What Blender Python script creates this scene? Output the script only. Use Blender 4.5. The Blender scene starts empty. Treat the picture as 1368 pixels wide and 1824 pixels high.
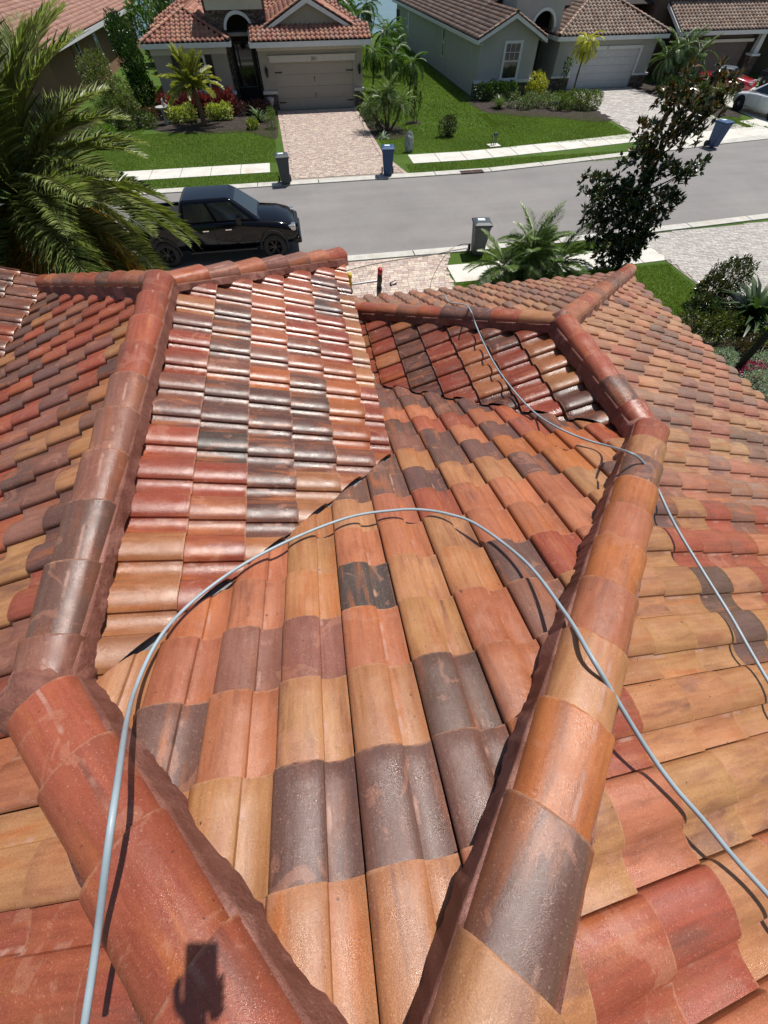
import bpy, bmesh, math, random
import numpy as np
from mathutils import Vector, Matrix
R_ = math.radians
rng = random.Random(7)
nrg = np.random.RandomState(7)
S = bpy.context.scene
COL = S.collection

# ------------------------------------------------------------------ camera, sky, sun, exposure
EYE = Vector((0.0, 0.0, 7.0))
PITCH, ROLL, YAW = 0.98372, -0.00376, 0.17135
fwd = Vector((math.sin(YAW) * math.cos(PITCH), math.cos(YAW) * math.cos(PITCH), -math.sin(PITCH)))
rgt = Vector((math.cos(YAW), -math.sin(YAW), 0))
upv = rgt.cross(fwd)
cr = rgt * math.cos(ROLL) + upv * math.sin(ROLL)
cu = -rgt * math.sin(ROLL) + upv * math.cos(ROLL)
cam_d = bpy.data.cameras.new('camera')
cam = bpy.data.objects.new('camera', cam_d)
COL.objects.link(cam)
cam.matrix_world = Matrix(((cr.x, cu.x, -fwd.x, EYE.x), (cr.y, cu.y, -fwd.y, EYE.y), (cr.z, cu.z, -fwd.z, EYE.z), (0, 0, 0, 1)))
cam_d.sensor_fit = 'VERTICAL'
cam_d.sensor_height = 36
cam_d.sensor_width = 27
cam_d.lens = 36 * 685 / 1824
cam_d.clip_start = 0.02
cam_d.clip_end = 3000
S.camera = cam

SUN = Vector((0.32216, 0.19541, 0.9263)).normalized()
W_ = bpy.data.worlds.new('World')
S.world = W_
W_.use_nodes = True
wn = W_.node_tree
wn.nodes.clear()
sky = wn.nodes.new('ShaderNodeTexSky')
sky.sky_type = 'NISHITA'
sky.sun_disc = False
sky.sun_elevation = math.asin(SUN.z)
sky.sun_rotation = math.atan2(SUN.x, SUN.y)
sky.air_density = 1.0
sky.dust_density = 1.2
wb = wn.nodes.new('ShaderNodeBackground')
wb.inputs['Strength'].default_value = 0.07
wo = wn.nodes.new('ShaderNodeOutputWorld')
wn.links.new(sky.outputs[0], wb.inputs[0])
wn.links.new(wb.outputs[0], wo.inputs[0])
sd = bpy.data.lights.new('sun', 'SUN')
sd.energy = 4.7
sd.angle = R_(0.53)
sd.color = (1.0, 0.965, 0.91)
so = bpy.data.objects.new('sun', sd)
COL.objects.link(so)
so.rotation_euler = SUN.to_track_quat('Z', 'Y').to_euler()
so.location = (20, 12, 60)
S.view_settings.view_transform = 'Standard'
S.view_settings.look = 'None'
S.view_settings.gamma = 1
S.view_settings.use_curve_mapping = False
S.view_settings.exposure = 0.12
S.render.engine = 'CYCLES'

# ------------------------------------------------------------------ material helpers
MATS = {}
class NT:
    def __init__(s, name):
        s.m = bpy.data.materials.new(name)
        s.m.use_nodes = True
        s.t = s.m.node_tree
        s.t.nodes.clear()
        s.out = s.t.nodes.new('ShaderNodeOutputMaterial')
        s.b = s.t.nodes.new('ShaderNodeBsdfPrincipled')
        s.t.links.new(s.b.outputs[0], s.out.inputs[0])
        MATS[name] = s.m
    def n(s, ty, **kw):
        o = s.t.nodes.new(ty)
        for k, v in kw.items():
            setattr(o, k, v)
        return o
    def l(s, a, b):
        s.t.links.new(a, b)
    def setv(s, sock, v):
        if hasattr(v, 'links') or isinstance(v, bpy.types.NodeSocket):
            s.l(v, sock)
        else:
            sock.default_value = v
    def pos(s):
        g = s.n('ShaderNodeNewGeometry')
        return g.outputs['Position']
    def mapv(s, vec, scale=(1, 1, 1), rot=(0, 0, 0), loc=(0, 0, 0)):
        m = s.n('ShaderNodeMapping')
        s.l(vec, m.inputs[0])
        m.inputs['Scale'].default_value = scale
        m.inputs['Rotation'].default_value = rot
        s.setv(m.inputs['Location'], loc)
        return m.outputs[0]
    def noise(s, vec, scale, detail=3, rough=0.55, dist=0, out=0):
        o = s.n('ShaderNodeTexNoise')
        if vec is not None:
            s.l(vec, o.inputs['Vector'])
        o.inputs['Scale'].default_value = scale
        o.inputs['Detail'].default_value = detail
        o.inputs['Roughness'].default_value = rough
        o.inputs['Distortion'].default_value = dist
        return o.outputs[out]
    def voro(s, vec, scale, feature='F1', out='Distance'):
        o = s.n('ShaderNodeTexVoronoi', feature=feature)
        s.l(vec, o.inputs['Vector'])
        o.inputs['Scale'].default_value = scale
        return o.outputs[out]
    def ramp(s, fac, stops):
        o = s.n('ShaderNodeValToRGB')
        s.l(fac, o.inputs[0])
        e = o.color_ramp.elements
        while len(e) < len(stops):
            e.new(0.5)
        for i, (p, c) in enumerate(stops):
            e[i].position = p
            e[i].color = (c, c, c, 1) if isinstance(c, (int, float)) else (*c, 1)
        return o.outputs[0]
    def mix(s, fac, a, b, mode='MIX'):
        o = s.n('ShaderNodeMix', data_type='RGBA', blend_type=mode)
        s.setv(o.inputs['Factor'], fac)
        for sk, v in ((o.inputs['A'], a), (o.inputs['B'], b)):
            pass
        ia = [i for i in o.inputs if i.name == 'A' and i.type == 'RGBA'][0]
        ib = [i for i in o.inputs if i.name == 'B' and i.type == 'RGBA'][0]
        s.setv(ia, (*a, 1) if isinstance(a, tuple) and len(a) == 3 else a)
        s.setv(ib, (*b, 1) if isinstance(b, tuple) and len(b) == 3 else b)
        return [x for x in o.outputs if x.type == 'RGBA'][0]
    def math(s, op, a, b=0.0, c=0.0, clamp=False):
        o = s.n('ShaderNodeMath', operation=op)
        o.use_clamp = clamp
        s.setv(o.inputs[0], a)
        s.setv(o.inputs[1], b)
        s.setv(o.inputs[2], c)
        return o.outputs[0]
    def bump(s, h, dist, strength=1.0, normal=None):
        o = s.n('ShaderNodeBump')
        s.l(h, o.inputs['Height'])
        o.inputs['Distance'].default_value = dist
        o.inputs['Strength'].default_value = strength
        if normal is not None:
            s.l(normal, o.inputs['Normal'])
        return o.outputs[0]
    def fin(s, color=None, rough=None, spec=None, normal=None, metal=None, coat=None):
        b = s.b
        if color is not None:
            s.setv(b.inputs['Base Color'], (*color, 1) if isinstance(color, tuple) and len(color) == 3 else color)
        if rough is not None:
            s.setv(b.inputs['Roughness'], rough)
        if spec is not None:
            s.setv(b.inputs['Specular IOR Level'], spec)
        if metal is not None:
            s.setv(b.inputs['Metallic'], metal)
        if coat is not None:
            s.setv(b.inputs['Coat Weight'], coat)
            b.inputs['Coat Roughness'].default_value = 0.04
        if normal is not None:
            s.l(normal, b.inputs['Normal'])
        return s.m

def plain(name, color, rough=0.6, metal=0, var=0.12, scale=6, bump=0.0, bscale=80, spec=0.5, coat=None):
    t = NT(name)
    p = t.pos()
    n = t.noise(p, scale, 4)
    c = t.mix(t.ramp(n, [(0.3, 0.0), (0.7, 1.0)]), tuple(x * (1 - var) for x in color), tuple(min(1, x * (1 + var)) for x in color))
    nb = t.noise(p, bscale, 3)
    nm = t.bump(nb, bump) if bump else None
    return t.fin(c, rough, spec, nm, metal, coat)

def tile_mat(name, attr, rough_lo=0.24, rough_hi=0.5, glaze=0.5, fine=1.0):
    """concrete roof tile: body colour per tile, colour flashes running down the slope, worn pale butt edge, sand grain"""
    t = NT(name)
    if attr:
        a = t.n('ShaderNodeAttribute', attribute_name='tcol')
        base = a.outputs['Color']
        rnd = t.math('MULTIPLY', a.outputs['Alpha'], 1.0)
    else:
        oi = t.n('ShaderNodeObjectInfo')
        base = oi.outputs['Color']
        rnd = oi.outputs['Random']
    uv = t.n('ShaderNodeUVMap', uv_map='UVMap').outputs[0]
    off = t.n('ShaderNodeCombineXYZ')
    t.l(t.math('MULTIPLY', rnd, 57.3), off.inputs[0])
    t.l(t.math('MULTIPLY', rnd, 91.7), off.inputs[1])
    v = t.n('ShaderNodeVectorMath', operation='ADD')
    t.l(uv, v.inputs[0])
    t.l(off.outputs[0], v.inputs[1])
    sv = v.outputs[0]
    streak = t.noise(t.mapv(sv, (3.2, 0.55, 1)), 1.3, 3, 0.6, 0.3)
    hue = t.noise(t.mapv(sv, (0.6, 0.25, 1), loc=(13, 5, 0)), 1.0, 1)
    alt = t.mix(t.ramp(hue, [(0.42, 0.0), (0.58, 1.0)]), (0.20, 0.085, 0.06), (0.50, 0.16, 0.045))
    m1 = t.ramp(streak, [(0.49, 0.0), (0.68, 0.72)])
    c = t.mix(m1, base, alt)
    streak2 = t.noise(t.mapv(sv, (9.0, 0.8, 1), loc=(3, 8, 0)), 1.6, 3, 0.65)
    c = t.mix(t.ramp(streak2, [(0.35, 0.38), (0.6, 0.0)]), c, t.mix(1.0, c, (0.55, 0.42, 0.38), 'MULTIPLY'))
    # sprayed colour patches with sharp wet edges
    p = t.pos()
    patch = t.noise(p, 5.5, 5, 0.6, 0.8)
    c = t.mix(t.ramp(patch, [(0.6, 0.0), (0.625, 0.32)]), c, (0.50, 0.235, 0.15))
    # pale wear at the butt edge
    sx = t.n('ShaderNodeSeparateXYZ')
    t.l(uv, sx.inputs[0])
    wn_ = t.noise(p, 26, 3)
    edge = t.math('SUBTRACT', t.math('ADD', sx.outputs[1], t.math('MULTIPLY', wn_, 0.10)), 1.02)
    c = t.mix(t.ramp(t.math('MULTIPLY', edge, 22.0, clamp=True), [(0.0, 0.0), (1.0, 0.7)]), c, (0.60, 0.32, 0.19))
    # pale cement smear in the crease beside the barrel
    cr1 = t.math('ABSOLUTE', t.math('SUBTRACT', t.math('ADD', sx.outputs[0], t.math('MULTIPLY', t.noise(p, 14, 3), 0.05)), 0.665))
    crm = t.math('MULTIPLY', t.ramp(cr1, [(0.0, 1.0), (0.018, 0.8), (0.032, 0.0)]), t.ramp(t.noise(t.mapv(sv, (0.3, 1.3, 1), loc=(7, 1, 0)), 1.6, 2), [(0.52, 0.0), (0.60, 0.75)]))
    c = t.mix(crm, c, (0.50, 0.29, 0.22))
    # grime, pits, grain
    g = t.noise(p, 260, 2, 0.7)
    c = t.mix(t.ramp(g, [(0.3, 0.55), (0.6, 0.0)]), c, t.mix(1.0, c, (0.42, 0.36, 0.34), 'MULTIPLY'))
    g2 = t.noise(p, 130, 2, 0.6)
    c = t.mix(t.ramp(g2, [(0.62, 0.0), (0.72, 0.35)]), c, (0.62, 0.36, 0.25))
    d = t.noise(p, 1.9, 5, 0.65)
    c = t.mix(t.ramp(d, [(0.36, 0.45), (0.56, 0.0)]), c, t.mix(1.0, c, (0.62, 0.5, 0.45), 'MULTIPLY'))
    sp = t.noise(p, 48, 2, 0.5)
    c = t.mix(t.ramp(sp, [(0.735, 0.0), (0.755, 0.8)]), c, (0.06, 0.022, 0.018))
    rr = t.noise(p, 7, 4, 0.6)
    rough = t.n('ShaderNodeMapRange')
    t.l(rr, rough.inputs[0])
    rough.inputs[1].default_value = 0.35
    rough.inputs[2].default_value = 0.65
    rough.inputs[3].default_value = rough_lo
    rough.inputs[4].default_value = rough_hi
    h = t.noise(p, 380, 3, 0.75)
    n1 = t.bump(h, 0.0010 * fine, 1.0)
    h2 = t.noise(p, 30, 4, 0.6)
    n2 = t.bump(h2, 0.0011, 1.0, n1)
    return t.fin(c, rough.outputs[0], glaze, n2)

M = {}
M['tile'] = tile_mat('glazed_roof_tile', False, 0.15, 0.40, 0.55)
M['tile_s'] = tile_mat('glazed_roof_tile_field', True, 0.15, 0.40, 0.55)
M['tile_far'] = tile_mat('weathered_roof_tile', True, 0.55, 0.8, 0.3)
t = NT('painted_mortar')
p = t.pos()
n = t.noise(p, 7, 5, 0.65, 0.5)
c = t.mix(t.ramp(n, [(0.35, 0.0), (0.62, 1.0)]), (0.165, 0.055, 0.038), (0.29, 0.12, 0.085))
c = t.mix(t.ramp(t.noise(p, 3, 5, 0.6), [(0.55, 0.0), (0.6, 0.75)]), c, (0.42, 0.20, 0.155))
c = t.mix(t.ramp(t.noise(p, 240, 2), [(0.35, 0.5), (0.6, 0.0)]), c, (0.10, 0.032, 0.022))
nm = t.bump(t.noise(p, 55, 5, 0.7), 0.008)
nm = t.bump(t.noise(p, 420, 2), 0.0010, 1, nm)
M['mortar'] = t.fin(c, t.ramp(n, [(0.3, 0.45), (0.7, 0.75)]), 0.4, nm)
M['felt'] = plain('dark_underlayment', (0.02, 0.014, 0.012), 0.9)
M['flash'] = plain('galvanised_flashing', (0.20, 0.20, 0.20), 0.7, 0.0, 0.5, 22)
M['flashg'] = plain('painted_flashing', (0.36, 0.36, 0.34), 0.6, 0, 0.2, 9)

def ground_mat(name, c1, c2, rough, scale, g1, g2, bump, spots=None, cracks=None):
    t = NT(name)
    p = t.pos()
    n = t.noise(p, scale, 6, 0.62)
    c = t.mix(t.ramp(n, [(0.32, 0.0), (0.68, 1.0)]), c1, c2)
    n2 = t.noise(p, g1, 3, 0.7)
    c = t.mix(t.ramp(n2, [(0.3, 0.5), (0.7, 0.0)]), c, t.mix(1.0, c, (0.55, 0.55, 0.55), 'MULTIPLY'))
    n3 = t.noise(p, g2, 2, 0.7)
    c = t.mix(t.ramp(n3, [(0.6, 0.0), (0.72, 0.6)]), c, t.mix(1.0, c, (1.5, 1.5, 1.5), 'MULTIPLY'))
    if spots:
        c = t.mix(t.ramp(t.noise(p, 0.9, 5, 0.6), [(0.58, 0.0), (0.72, 0.65)]), c, spots)
    if name == 'asphalt':
        band = t.noise(t.mapv(p, (0.035, 0.9, 1)), 1.0, 3, 0.6)
        c = t.mix(t.ramp(band, [(0.4, 0.0), (0.62, 0.28)]), c, t.mix(1.0, c, (0.7, 0.7, 0.7), 'MULTIPLY'))
        oil = t.noise(p, 1.1, 4, 0.6)
        c = t.mix(t.ramp(oil, [(0.68, 0.0), (0.78, 0.45)]), c, (0.10, 0.095, 0.09))
        seam = t.noise(t.mapv(p, (0.5, 0.06, 1)), 3.0, 5, 0.7)
        c = t.mix(t.ramp(seam, [(0.495, 0.0), (0.5, 0.22), (0.505, 0.0)]), c, (0.10, 0.095, 0.09))
    return t.fin(c, rough, 0.3, t.bump(n2, bump))
M['asphalt'] = ground_mat('asphalt', (0.235, 0.220, 0.210), (0.285, 0.268, 0.256), 0.85, 0.35, 22, 60, 0.006, None, None)
M['concrete'] = ground_mat('concrete', (0.60, 0.575, 0.51), (0.72, 0.70, 0.64), 0.8, 1.4, 25, 90, 0.003, (0.50, 0.38, 0.25))
M['curb'] = ground_mat('curb_concrete', (0.47, 0.45, 0.40), (0.62, 0.60, 0.54), 0.8, 2.2, 25, 90, 0.003, (0.42, 0.35, 0.26))
M['mulch'] = ground_mat('mulch', (0.030, 0.023, 0.019), (0.072, 0.055, 0.045), 0.95, 3, 20, 45, 0.05)
M['sand'] = ground_mat('joint_sand', (0.30, 0.26, 0.22), (0.4, 0.36, 0.31), 0.95, 5, 60, 90, 0.004)
t = NT('lawn')
p = t.pos()
n = t.noise(p, 0.45, 6, 0.65)
c = t.mix(t.ramp(n, [(0.3, 0.0), (0.7, 1.0)]), (0.060, 0.118, 0.018), (0.115, 0.185, 0.030))
n2 = t.noise(p, 28, 3, 0.7)
c = t.mix(t.ramp(n2, [(0.3, 0.75), (0.62, 0.0)]), c, (0.034, 0.066, 0.012))
c = t.mix(t.ramp(t.noise(p, 1.6, 5, 0.7), [(0.6, 0.0), (0.75, 0.5)]), c, (0.13, 0.15, 0.035))
M['grass'] = t.fin(c, 0.9, 0.15, t.bump(n2, 0.05))
def attr_mat(name, rough=0.6, mult=(1, 1, 1), use_obj=False, spec=0.4, bump=0.0, var=0.3, scale=40, trans=0.0, coat=None):
    t = NT(name)
    if use_obj:
        base = t.n('ShaderNodeObjectInfo').outputs['Color']
    else:
        base = t.n('ShaderNodeAttribute', attribute_name='tcol').outputs['Color']
    p = t.pos()
    n = t.noise(p, scale, 3, 0.6)
    c = t.mix(t.ramp(n, [(0.3, var), (0.6, 0.0)]), base, t.mix(1.0, base, (0.5, 0.5, 0.5), 'MULTIPLY'))
    m = t.fin(c, rough, spec, t.bump(n, bump) if bump else None, None, coat)
    if trans:
        tb = t.n('ShaderNodeBsdfTranslucent')
        t.l(t.mix(1.0, c, (1.3, 1.5, 0.6), 'MULTIPLY'), tb.inputs[0])
        mx = t.n('ShaderNodeMixShader')
        mx.inputs[0].default_value = trans
        t.l(t.b.outputs[0], mx.inputs[1])
        t.l(tb.outputs[0], mx.inputs[2])
        t.l(mx.outputs[0], t.out.inputs[0])
    return m
M['paver'] = attr_mat('paver', 0.85, use_obj=True, bump=0.002)
M['paver_s'] = attr_mat('paver_field', 0.85, bump=0.002)
M['leaf'] = attr_mat('leaf', 0.38, trans=0.3, spec=0.5, var=0.2)
M['leafg'] = attr_mat('glossy_leaf', 0.22, trans=0.12, spec=0.6, var=0.2)
M['blade'] = attr_mat('grass_blade', 0.6, trans=0.3, spec=0.2, var=0.1)
t = NT('palm_trunk')
p = t.pos()
w = t.n('ShaderNodeTexWave', wave_type='BANDS', bands_direction='Z')
t.l(p, w.inputs[0]); w.inputs['Scale'].default_value = 4.0; w.inputs['Distortion'].default_value = 4
c = t.mix(w.outputs[1], (0.10, 0.06, 0.035), (0.22, 0.15, 0.09))
M['trunk'] = t.fin(c, 0.9, 0.2, t.bump(w.outputs[1], 0.02))
M['bark'] = plain('bark', (0.13, 0.10, 0.075), 0.9, 0, 0.3, 20, 0.01, 60)
M['darkstem'] = plain('dark_stem', (0.022, 0.020, 0.016), 0.8, 0, 0.3, 20, 0.01, 60)
def stucco(name, c, rough=0.9):
    return plain(name, c, rough, 0, 0.06, 1.2, 0.004, 90, 0.2)
M['st_beige'] = stucco('beige_stucco', (0.35, 0.315, 0.26))
M['st_grey'] = stucco('grey_stucco', (0.40, 0.40, 0.375))
M['st_brown'] = stucco('terracotta_stucco', (0.27, 0.155, 0.105))
M['st_dark'] = stucco('dark_brown_stucco', (0.10, 0.075, 0.06))
M['st_own'] = stucco('cream_stucco', (0.5, 0.44, 0.36))
M['white'] = plain('white_trim', (0.66, 0.67, 0.67), 0.5, 0, 0.05, 3)
M['cream'] = plain('cream_trim', (0.55, 0.52, 0.46), 0.6, 0, 0.05, 3)
M['door_b'] = plain('beige_garage_door', (0.36, 0.315, 0.255), 0.55, 0, 0.04, 3)
M['door_g'] = plain('white_garage_door', (0.52, 0.53, 0.53), 0.5, 0, 0.04, 3)
M['door_d'] = plain('brown_garage_door', (0.12, 0.09, 0.08), 0.5, 0, 0.05, 3)
M['black'] = plain('black_metal', (0.012, 0.012, 0.012), 0.4)
M['gap'] = plain('black_gap', (0.006, 0.006, 0.006), 0.9)
t = NT('window_glass')
M['glass'] = t.fin((0.018, 0.024, 0.028), 0.05, 0.8)
t = NT('stone_veneer')
p = t.pos()
v = t.mapv(p, (1, 1, 1.7))
cc = t.voro(v, 4.5, 'F1', 'Color')
ed = t.voro(v, 4.5, 'DISTANCE_TO_EDGE')
sx = t.n('ShaderNodeSeparateXYZ'); t.l(cc, sx.inputs[0])
c = t.mix(sx.outputs[0], (0.075, 0.055, 0.05), (0.21, 0.165, 0.14))
c = t.mix(t.ramp(ed, [(0.0, 0.8), (0.05, 0.0)]), c, (0.03, 0.026, 0.024))
M['stone'] = t.fin(c, 0.85, 0.3, t.bump(t.ramp(ed, [(0, 0.0), (0.12, 1.0)]), 0.03))
t = NT('lake_water')
p = t.pos()
M['water'] = t.fin((0.12, 0.22, 0.27), 0.18, 0.5, t.bump(t.noise(t.mapv(p, (1, 2.2, 1)), 1.3, 4), 0.10))
M['boulder'] = plain('grey_rock', (0.25, 0.28, 0.28), 0.8, 0, 0.35, 6, 0.02, 25)
M['paint_k'] = plain('black_car_paint', (0.0022, 0.003, 0.006), 0.09, 0, 0.1, 3, spec=0.32)
M['paint_w'] = plain('white_car_paint', (0.75, 0.76, 0.77), 0.2, 0, 0.02, 3, coat=1.0)
M['paint_r'] = plain('red_car_paint', (0.42, 0.010, 0.015), 0.2, 0, 0.05, 3, coat=1.0)
M['paint_n'] = plain('navy_car_paint', (0.010, 0.014, 0.025), 0.2, 0, 0.05, 3, coat=1.0)
M['rubber'] = plain('tyre_rubber', (0.016, 0.016, 0.016), 0.8)
M['chrome'] = plain('chrome', (0.7, 0.7, 0.72), 0.15, 1.0, 0.02)
M['alloy'] = plain('alloy_rim', (0.45, 0.46, 0.47), 0.3, 0.8, 0.03)
M['bin_g'] = plain('grey_bin_plastic', (0.055, 0.065, 0.068), 0.5, 0, 0.12, 5)
M['bin_b'] = plain('blue_bin_plastic', (0.020, 0.065, 0.16), 0.45, 0, 0.12, 5)
M['sticker'] = plain('white_sticker', (0.7, 0.76, 0.78), 0.5, 0, 0.05, 20)
M['hose'] = plain('grey_hose', (0.30, 0.37, 0.41), 0.4, 0, 0.12, 9, 0.0006, 300)
M['hosed'] = plain('thin_grey_hose', (0.16, 0.155, 0.15), 0.5, 0, 0.1, 9)
M['alu'] = plain('aluminium', (0.55, 0.56, 0.57), 0.35, 0.8, 0.1, 20)
M['yellow'] = plain('yellow_tape', (0.52, 0.40, 0.04), 0.55, 0, 0.3, 40)
M['tape_k'] = plain('dark_tape', (0.03, 0.045, 0.06), 0.55, 0, 0.3, 40)
M['redp'] = plain('red_plastic', (0.42, 0.025, 0.035), 0.4, 0, 0.1, 10)
M['terra'] = plain('pot_stone', (0.36, 0.35, 0.33), 0.8, 0, 0.2, 10)
M['skin'] = plain('skin', (0.45, 0.24, 0.16), 0.55, 0, 0.08, 10)
M['shirt'] = plain('navy_cloth', (0.03, 0.04, 0.07), 0.9, 0, 0.1, 10)
M['trouser'] = plain('khaki_cloth', (0.22, 0.18, 0.12), 0.9, 0, 0.1, 10)
M['hair'] = plain('brown_hair', (0.03, 0.018, 0.012), 0.7, 0, 0.1, 30)
M['dleaf'] = plain('dry_leaf', (0.055, 0.03, 0.022), 0.8, 0, 0.3, 60)

# ------------------------------------------------------------------ object helpers
def link(name, me, mat=None, parent=None, kind=None, label=None, cat=None, group=None, loc=None, rot=None):
    o = bpy.data.objects.new(name, me)
    COL.objects.link(o)
    if mat is not None and me is not None:
        ms = mat if isinstance(mat, (list, tuple)) else [mat]
        if len(me.materials) == 0:
            for m_ in ms:
                me.materials.append(m_)
    if parent is not None:
        o.parent = parent
    if loc is not None:
        o.location = loc
    if rot is not None:
        o.rotation_euler = rot
    if kind: o['kind'] = kind
    if label: o['label'] = label
    if cat: o['category'] = cat
    if group: o['group'] = group
    return o

def thing(name, label, cat, loc=(0, 0, 0), rz=0, group=None):
    return link(name, None, label=label, cat=cat, group=group, loc=loc, rot=(0, 0, rz))

class MB:
    def __init__(s):
        s.v = []; s.f = []; s.c = []; s.mi = []
    def quad(s, pts, col=None, mi=0):
        i = len(s.v)
        s.v += [tuple(p) for p in pts]
        s.f.append(tuple(range(i, i + len(pts))))
        s.c.append(col); s.mi.append(mi)
    def box(s, a, b, col=None, mi=0, bev=0):
        x0, y0, z0 = a; x1, y1, z1 = b
        i = len(s.v)
        s.v += [(x0, y0, z0), (x1, y0, z0), (x1, y1, z0), (x0, y1, z0), (x0, y0, z1), (x1, y0, z1), (x1, y1, z1), (x0, y1, z1)]
        for f in ((0, 3, 2, 1), (4, 5, 6, 7), (0, 1, 5, 4), (1, 2, 6, 5), (2, 3, 7, 6), (3, 0, 4, 7)):
            s.f.append(tuple(i + k for k in f)); s.c.append(col); s.mi.append(mi)
    def prism(s, pts2, axis, a, b, col=None, mi=0):
        """extrude a polygon: axis 'x' -> pts are (y,z); 'y' -> (x,z); 'z' -> (x,y)"""
        n = len(pts2); i = len(s.v)
        for t_ in (a, b):
            for (u, w_) in pts2:
                s.v.append({'x': (t_, u, w_), 'y': (u, t_, w_), 'z': (u, w_, t_)}[axis])
        s.f.append(tuple(i + k for k in range(n))); s.c.append(col); s.mi.append(mi)
        s.f.append(tuple(i + n + k for k in reversed(range(n)))); s.c.append(col); s.mi.append(mi)
        for k in range(n):
            j = (k + 1) % n
            s.f.append((i + k, i + n + k, i + n + j, i + j)); s.c.append(col); s.mi.append(mi)
    def tube(s, pts, r, n=8, col=None, mi=0, caps=True):
        pts = [Vector(p) for p in pts]
        rr = r if isinstance(r, (list, tuple)) else [r] * len(pts)
        i0 = len(s.v)
        ref = None
        for k, p in enumerate(pts):
            d = (pts[min(k + 1, len(pts) - 1)] - pts[max(k - 1, 0)]).normalized()
            if ref is None:
                ref = Vector((0, 0, 1)) if abs(d.z) < 0.9 else Vector((1, 0, 0))
            a = d.cross(ref)
            if a.length < 1e-4:
                a = d.cross(Vector((1, 0, 0)))
            a.normalize()
            b = a.cross(d).normalized()
            ref = b
            for j in range(n):
                th = 2 * math.pi * j / n
                s.v.append(tuple(p + (a * math.cos(th) + b * math.sin(th)) * rr[k]))
        for k in range(len(pts) - 1):
            for j in range(n):
                q = i0 + k * n
                s.f.append((q + j, q + (j + 1) % n, q + n + (j + 1) % n, q + n + j)); s.c.append(col); s.mi.append(mi)
        if caps:
            s.f.append(tuple(i0 + j for j in reversed(range(n)))); s.c.append(col); s.mi.append(mi)
            q = i0 + (len(pts) - 1) * n
            s.f.append(tuple(q + j for j in range(n))); s.c.append(col); s.mi.append(mi)
    def lathe(s, prof, n=20, cx=0, cy=0, col=None, mi=0):
        i0 = len(s.v)
        for (r, z) in prof:
            for j in range(n):
                th = 2 * math.pi * j / n
                s.v.append((cx + r * math.cos(th), cy + r * math.sin(th), z))
        for k in range(len(prof) - 1):
            for j in range(n):
                q = i0 + k * n
                s.f.append((q + j, q + (j + 1) % n, q + n + (j + 1) % n, q + n + j)); s.c.append(col); s.mi.append(mi)
    def mesh(s, name, smooth=False, bevel=0):
        me = bpy.data.meshes.new(name)
        me.from_pydata(s.v, [], s.f)
        if any(m_ for m_ in s.mi):
            me.polygons.foreach_set('material_index', s.mi)
        if any(c_ is not None for c_ in s.c):
            at = me.color_attributes.new('tcol', 'FLOAT_COLOR', 'CORNER')
            arr = []
            for f_, c_ in zip(s.f, s.c):
                c4 = (*(c_ or (1, 1, 1)), 1) if (c_ is None or len(c_) == 3) else c_
                arr += list(c4) * len(f_)
            at.data.foreach_set('color', arr)
        if smooth:
            me.polygons.foreach_set('use_smooth', [True] * len(s.f))
        me.update()
        return me
    def obj(s, name, mat, parent=None, smooth=False, bevel=0, angle=None, **kw):
        o = link(name, s.mesh(name, smooth), mat, parent, **kw)
        if bevel:
            b = o.modifiers.new('bevel', 'BEVEL'); b.width = bevel; b.segments = 2; b.limit_method = 'ANGLE'
            b.angle_limit = R_(40)
        return o

def np_mesh(name, V, Fq, cols=None, nper=4, smooth=False, uv=None):
    """V (N,3), Fq (M,nper) -> mesh; cols (M,4) per face"""
    me = bpy.data.meshes.new(name)
    Mf = len(Fq)
    me.vertices.add(len(V)); me.vertices.foreach_set('co', np.asarray(V, np.float32).ravel())
    me.loops.add(Mf * nper); me.loops.foreach_set('vertex_index', np.asarray(Fq, np.int32).ravel())
    me.polygons.add(Mf)
    me.polygons.foreach_set('loop_start', np.arange(0, Mf * nper, nper, dtype=np.int32))
    me.polygons.foreach_set('loop_total', np.full(Mf, nper, np.int32))
    if smooth:
        me.polygons.foreach_set('use_smooth', np.ones(Mf, bool))
    me.update(calc_edges=True)
    if cols is not None:
        at = me.color_attributes.new('tcol', 'FLOAT_COLOR', 'CORNER')
        at.data.foreach_set('color', np.repeat(np.asarray(cols, np.float32), nper, axis=0).ravel())
    if uv is not None:
        u = me.uv_layers.new(name='UVMap')
        u.data.foreach_set('uv', np.asarray(uv, np.float32).ravel())
    return me

# ================================================================== GROUND
def cshift(x, k):       # the street bends gently away on the right
    return max(0.0, x - 9.5) ** 1.15 * k
FARK, NEARK = 0.092, 0.045
def strip(name, y0, y1, k0, k1, z, mat, x0=-60, x1=90, step=1.5, **kw):
    mb = MB()
    x = x0
    while x < x1:
        xn = min(x + step, x1)
        mb.quad([(x, y0 + cshift(x, k0), z), (xn, y0 + cshift(xn, k0), z), (xn, y1 + cshift(xn, k1), z), (x, y1 + cshift(x, k1), z)])
        x = xn
    return mb.obj(name, mat, **kw)
mb = MB()
mb.quad([(-1500, -1500, 0), (1500, -1500, 0), (1500, 1500, 0), (-1500, 1500, 0)])
ground = mb.obj('lawn_ground', M['grass'], kind='structure')
strip('road', 16.6, 24.85, NEARK, FARK, 0.004, M['asphalt'], kind='structure')
mb = MB(); mb.quad([(-80, 77, 0.006), (120, 77, 0.006), (120, 400, 0.006), (-80, 400, 0.006)])
mb.obj('lake_water', M['water'], kind='structure')

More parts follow.
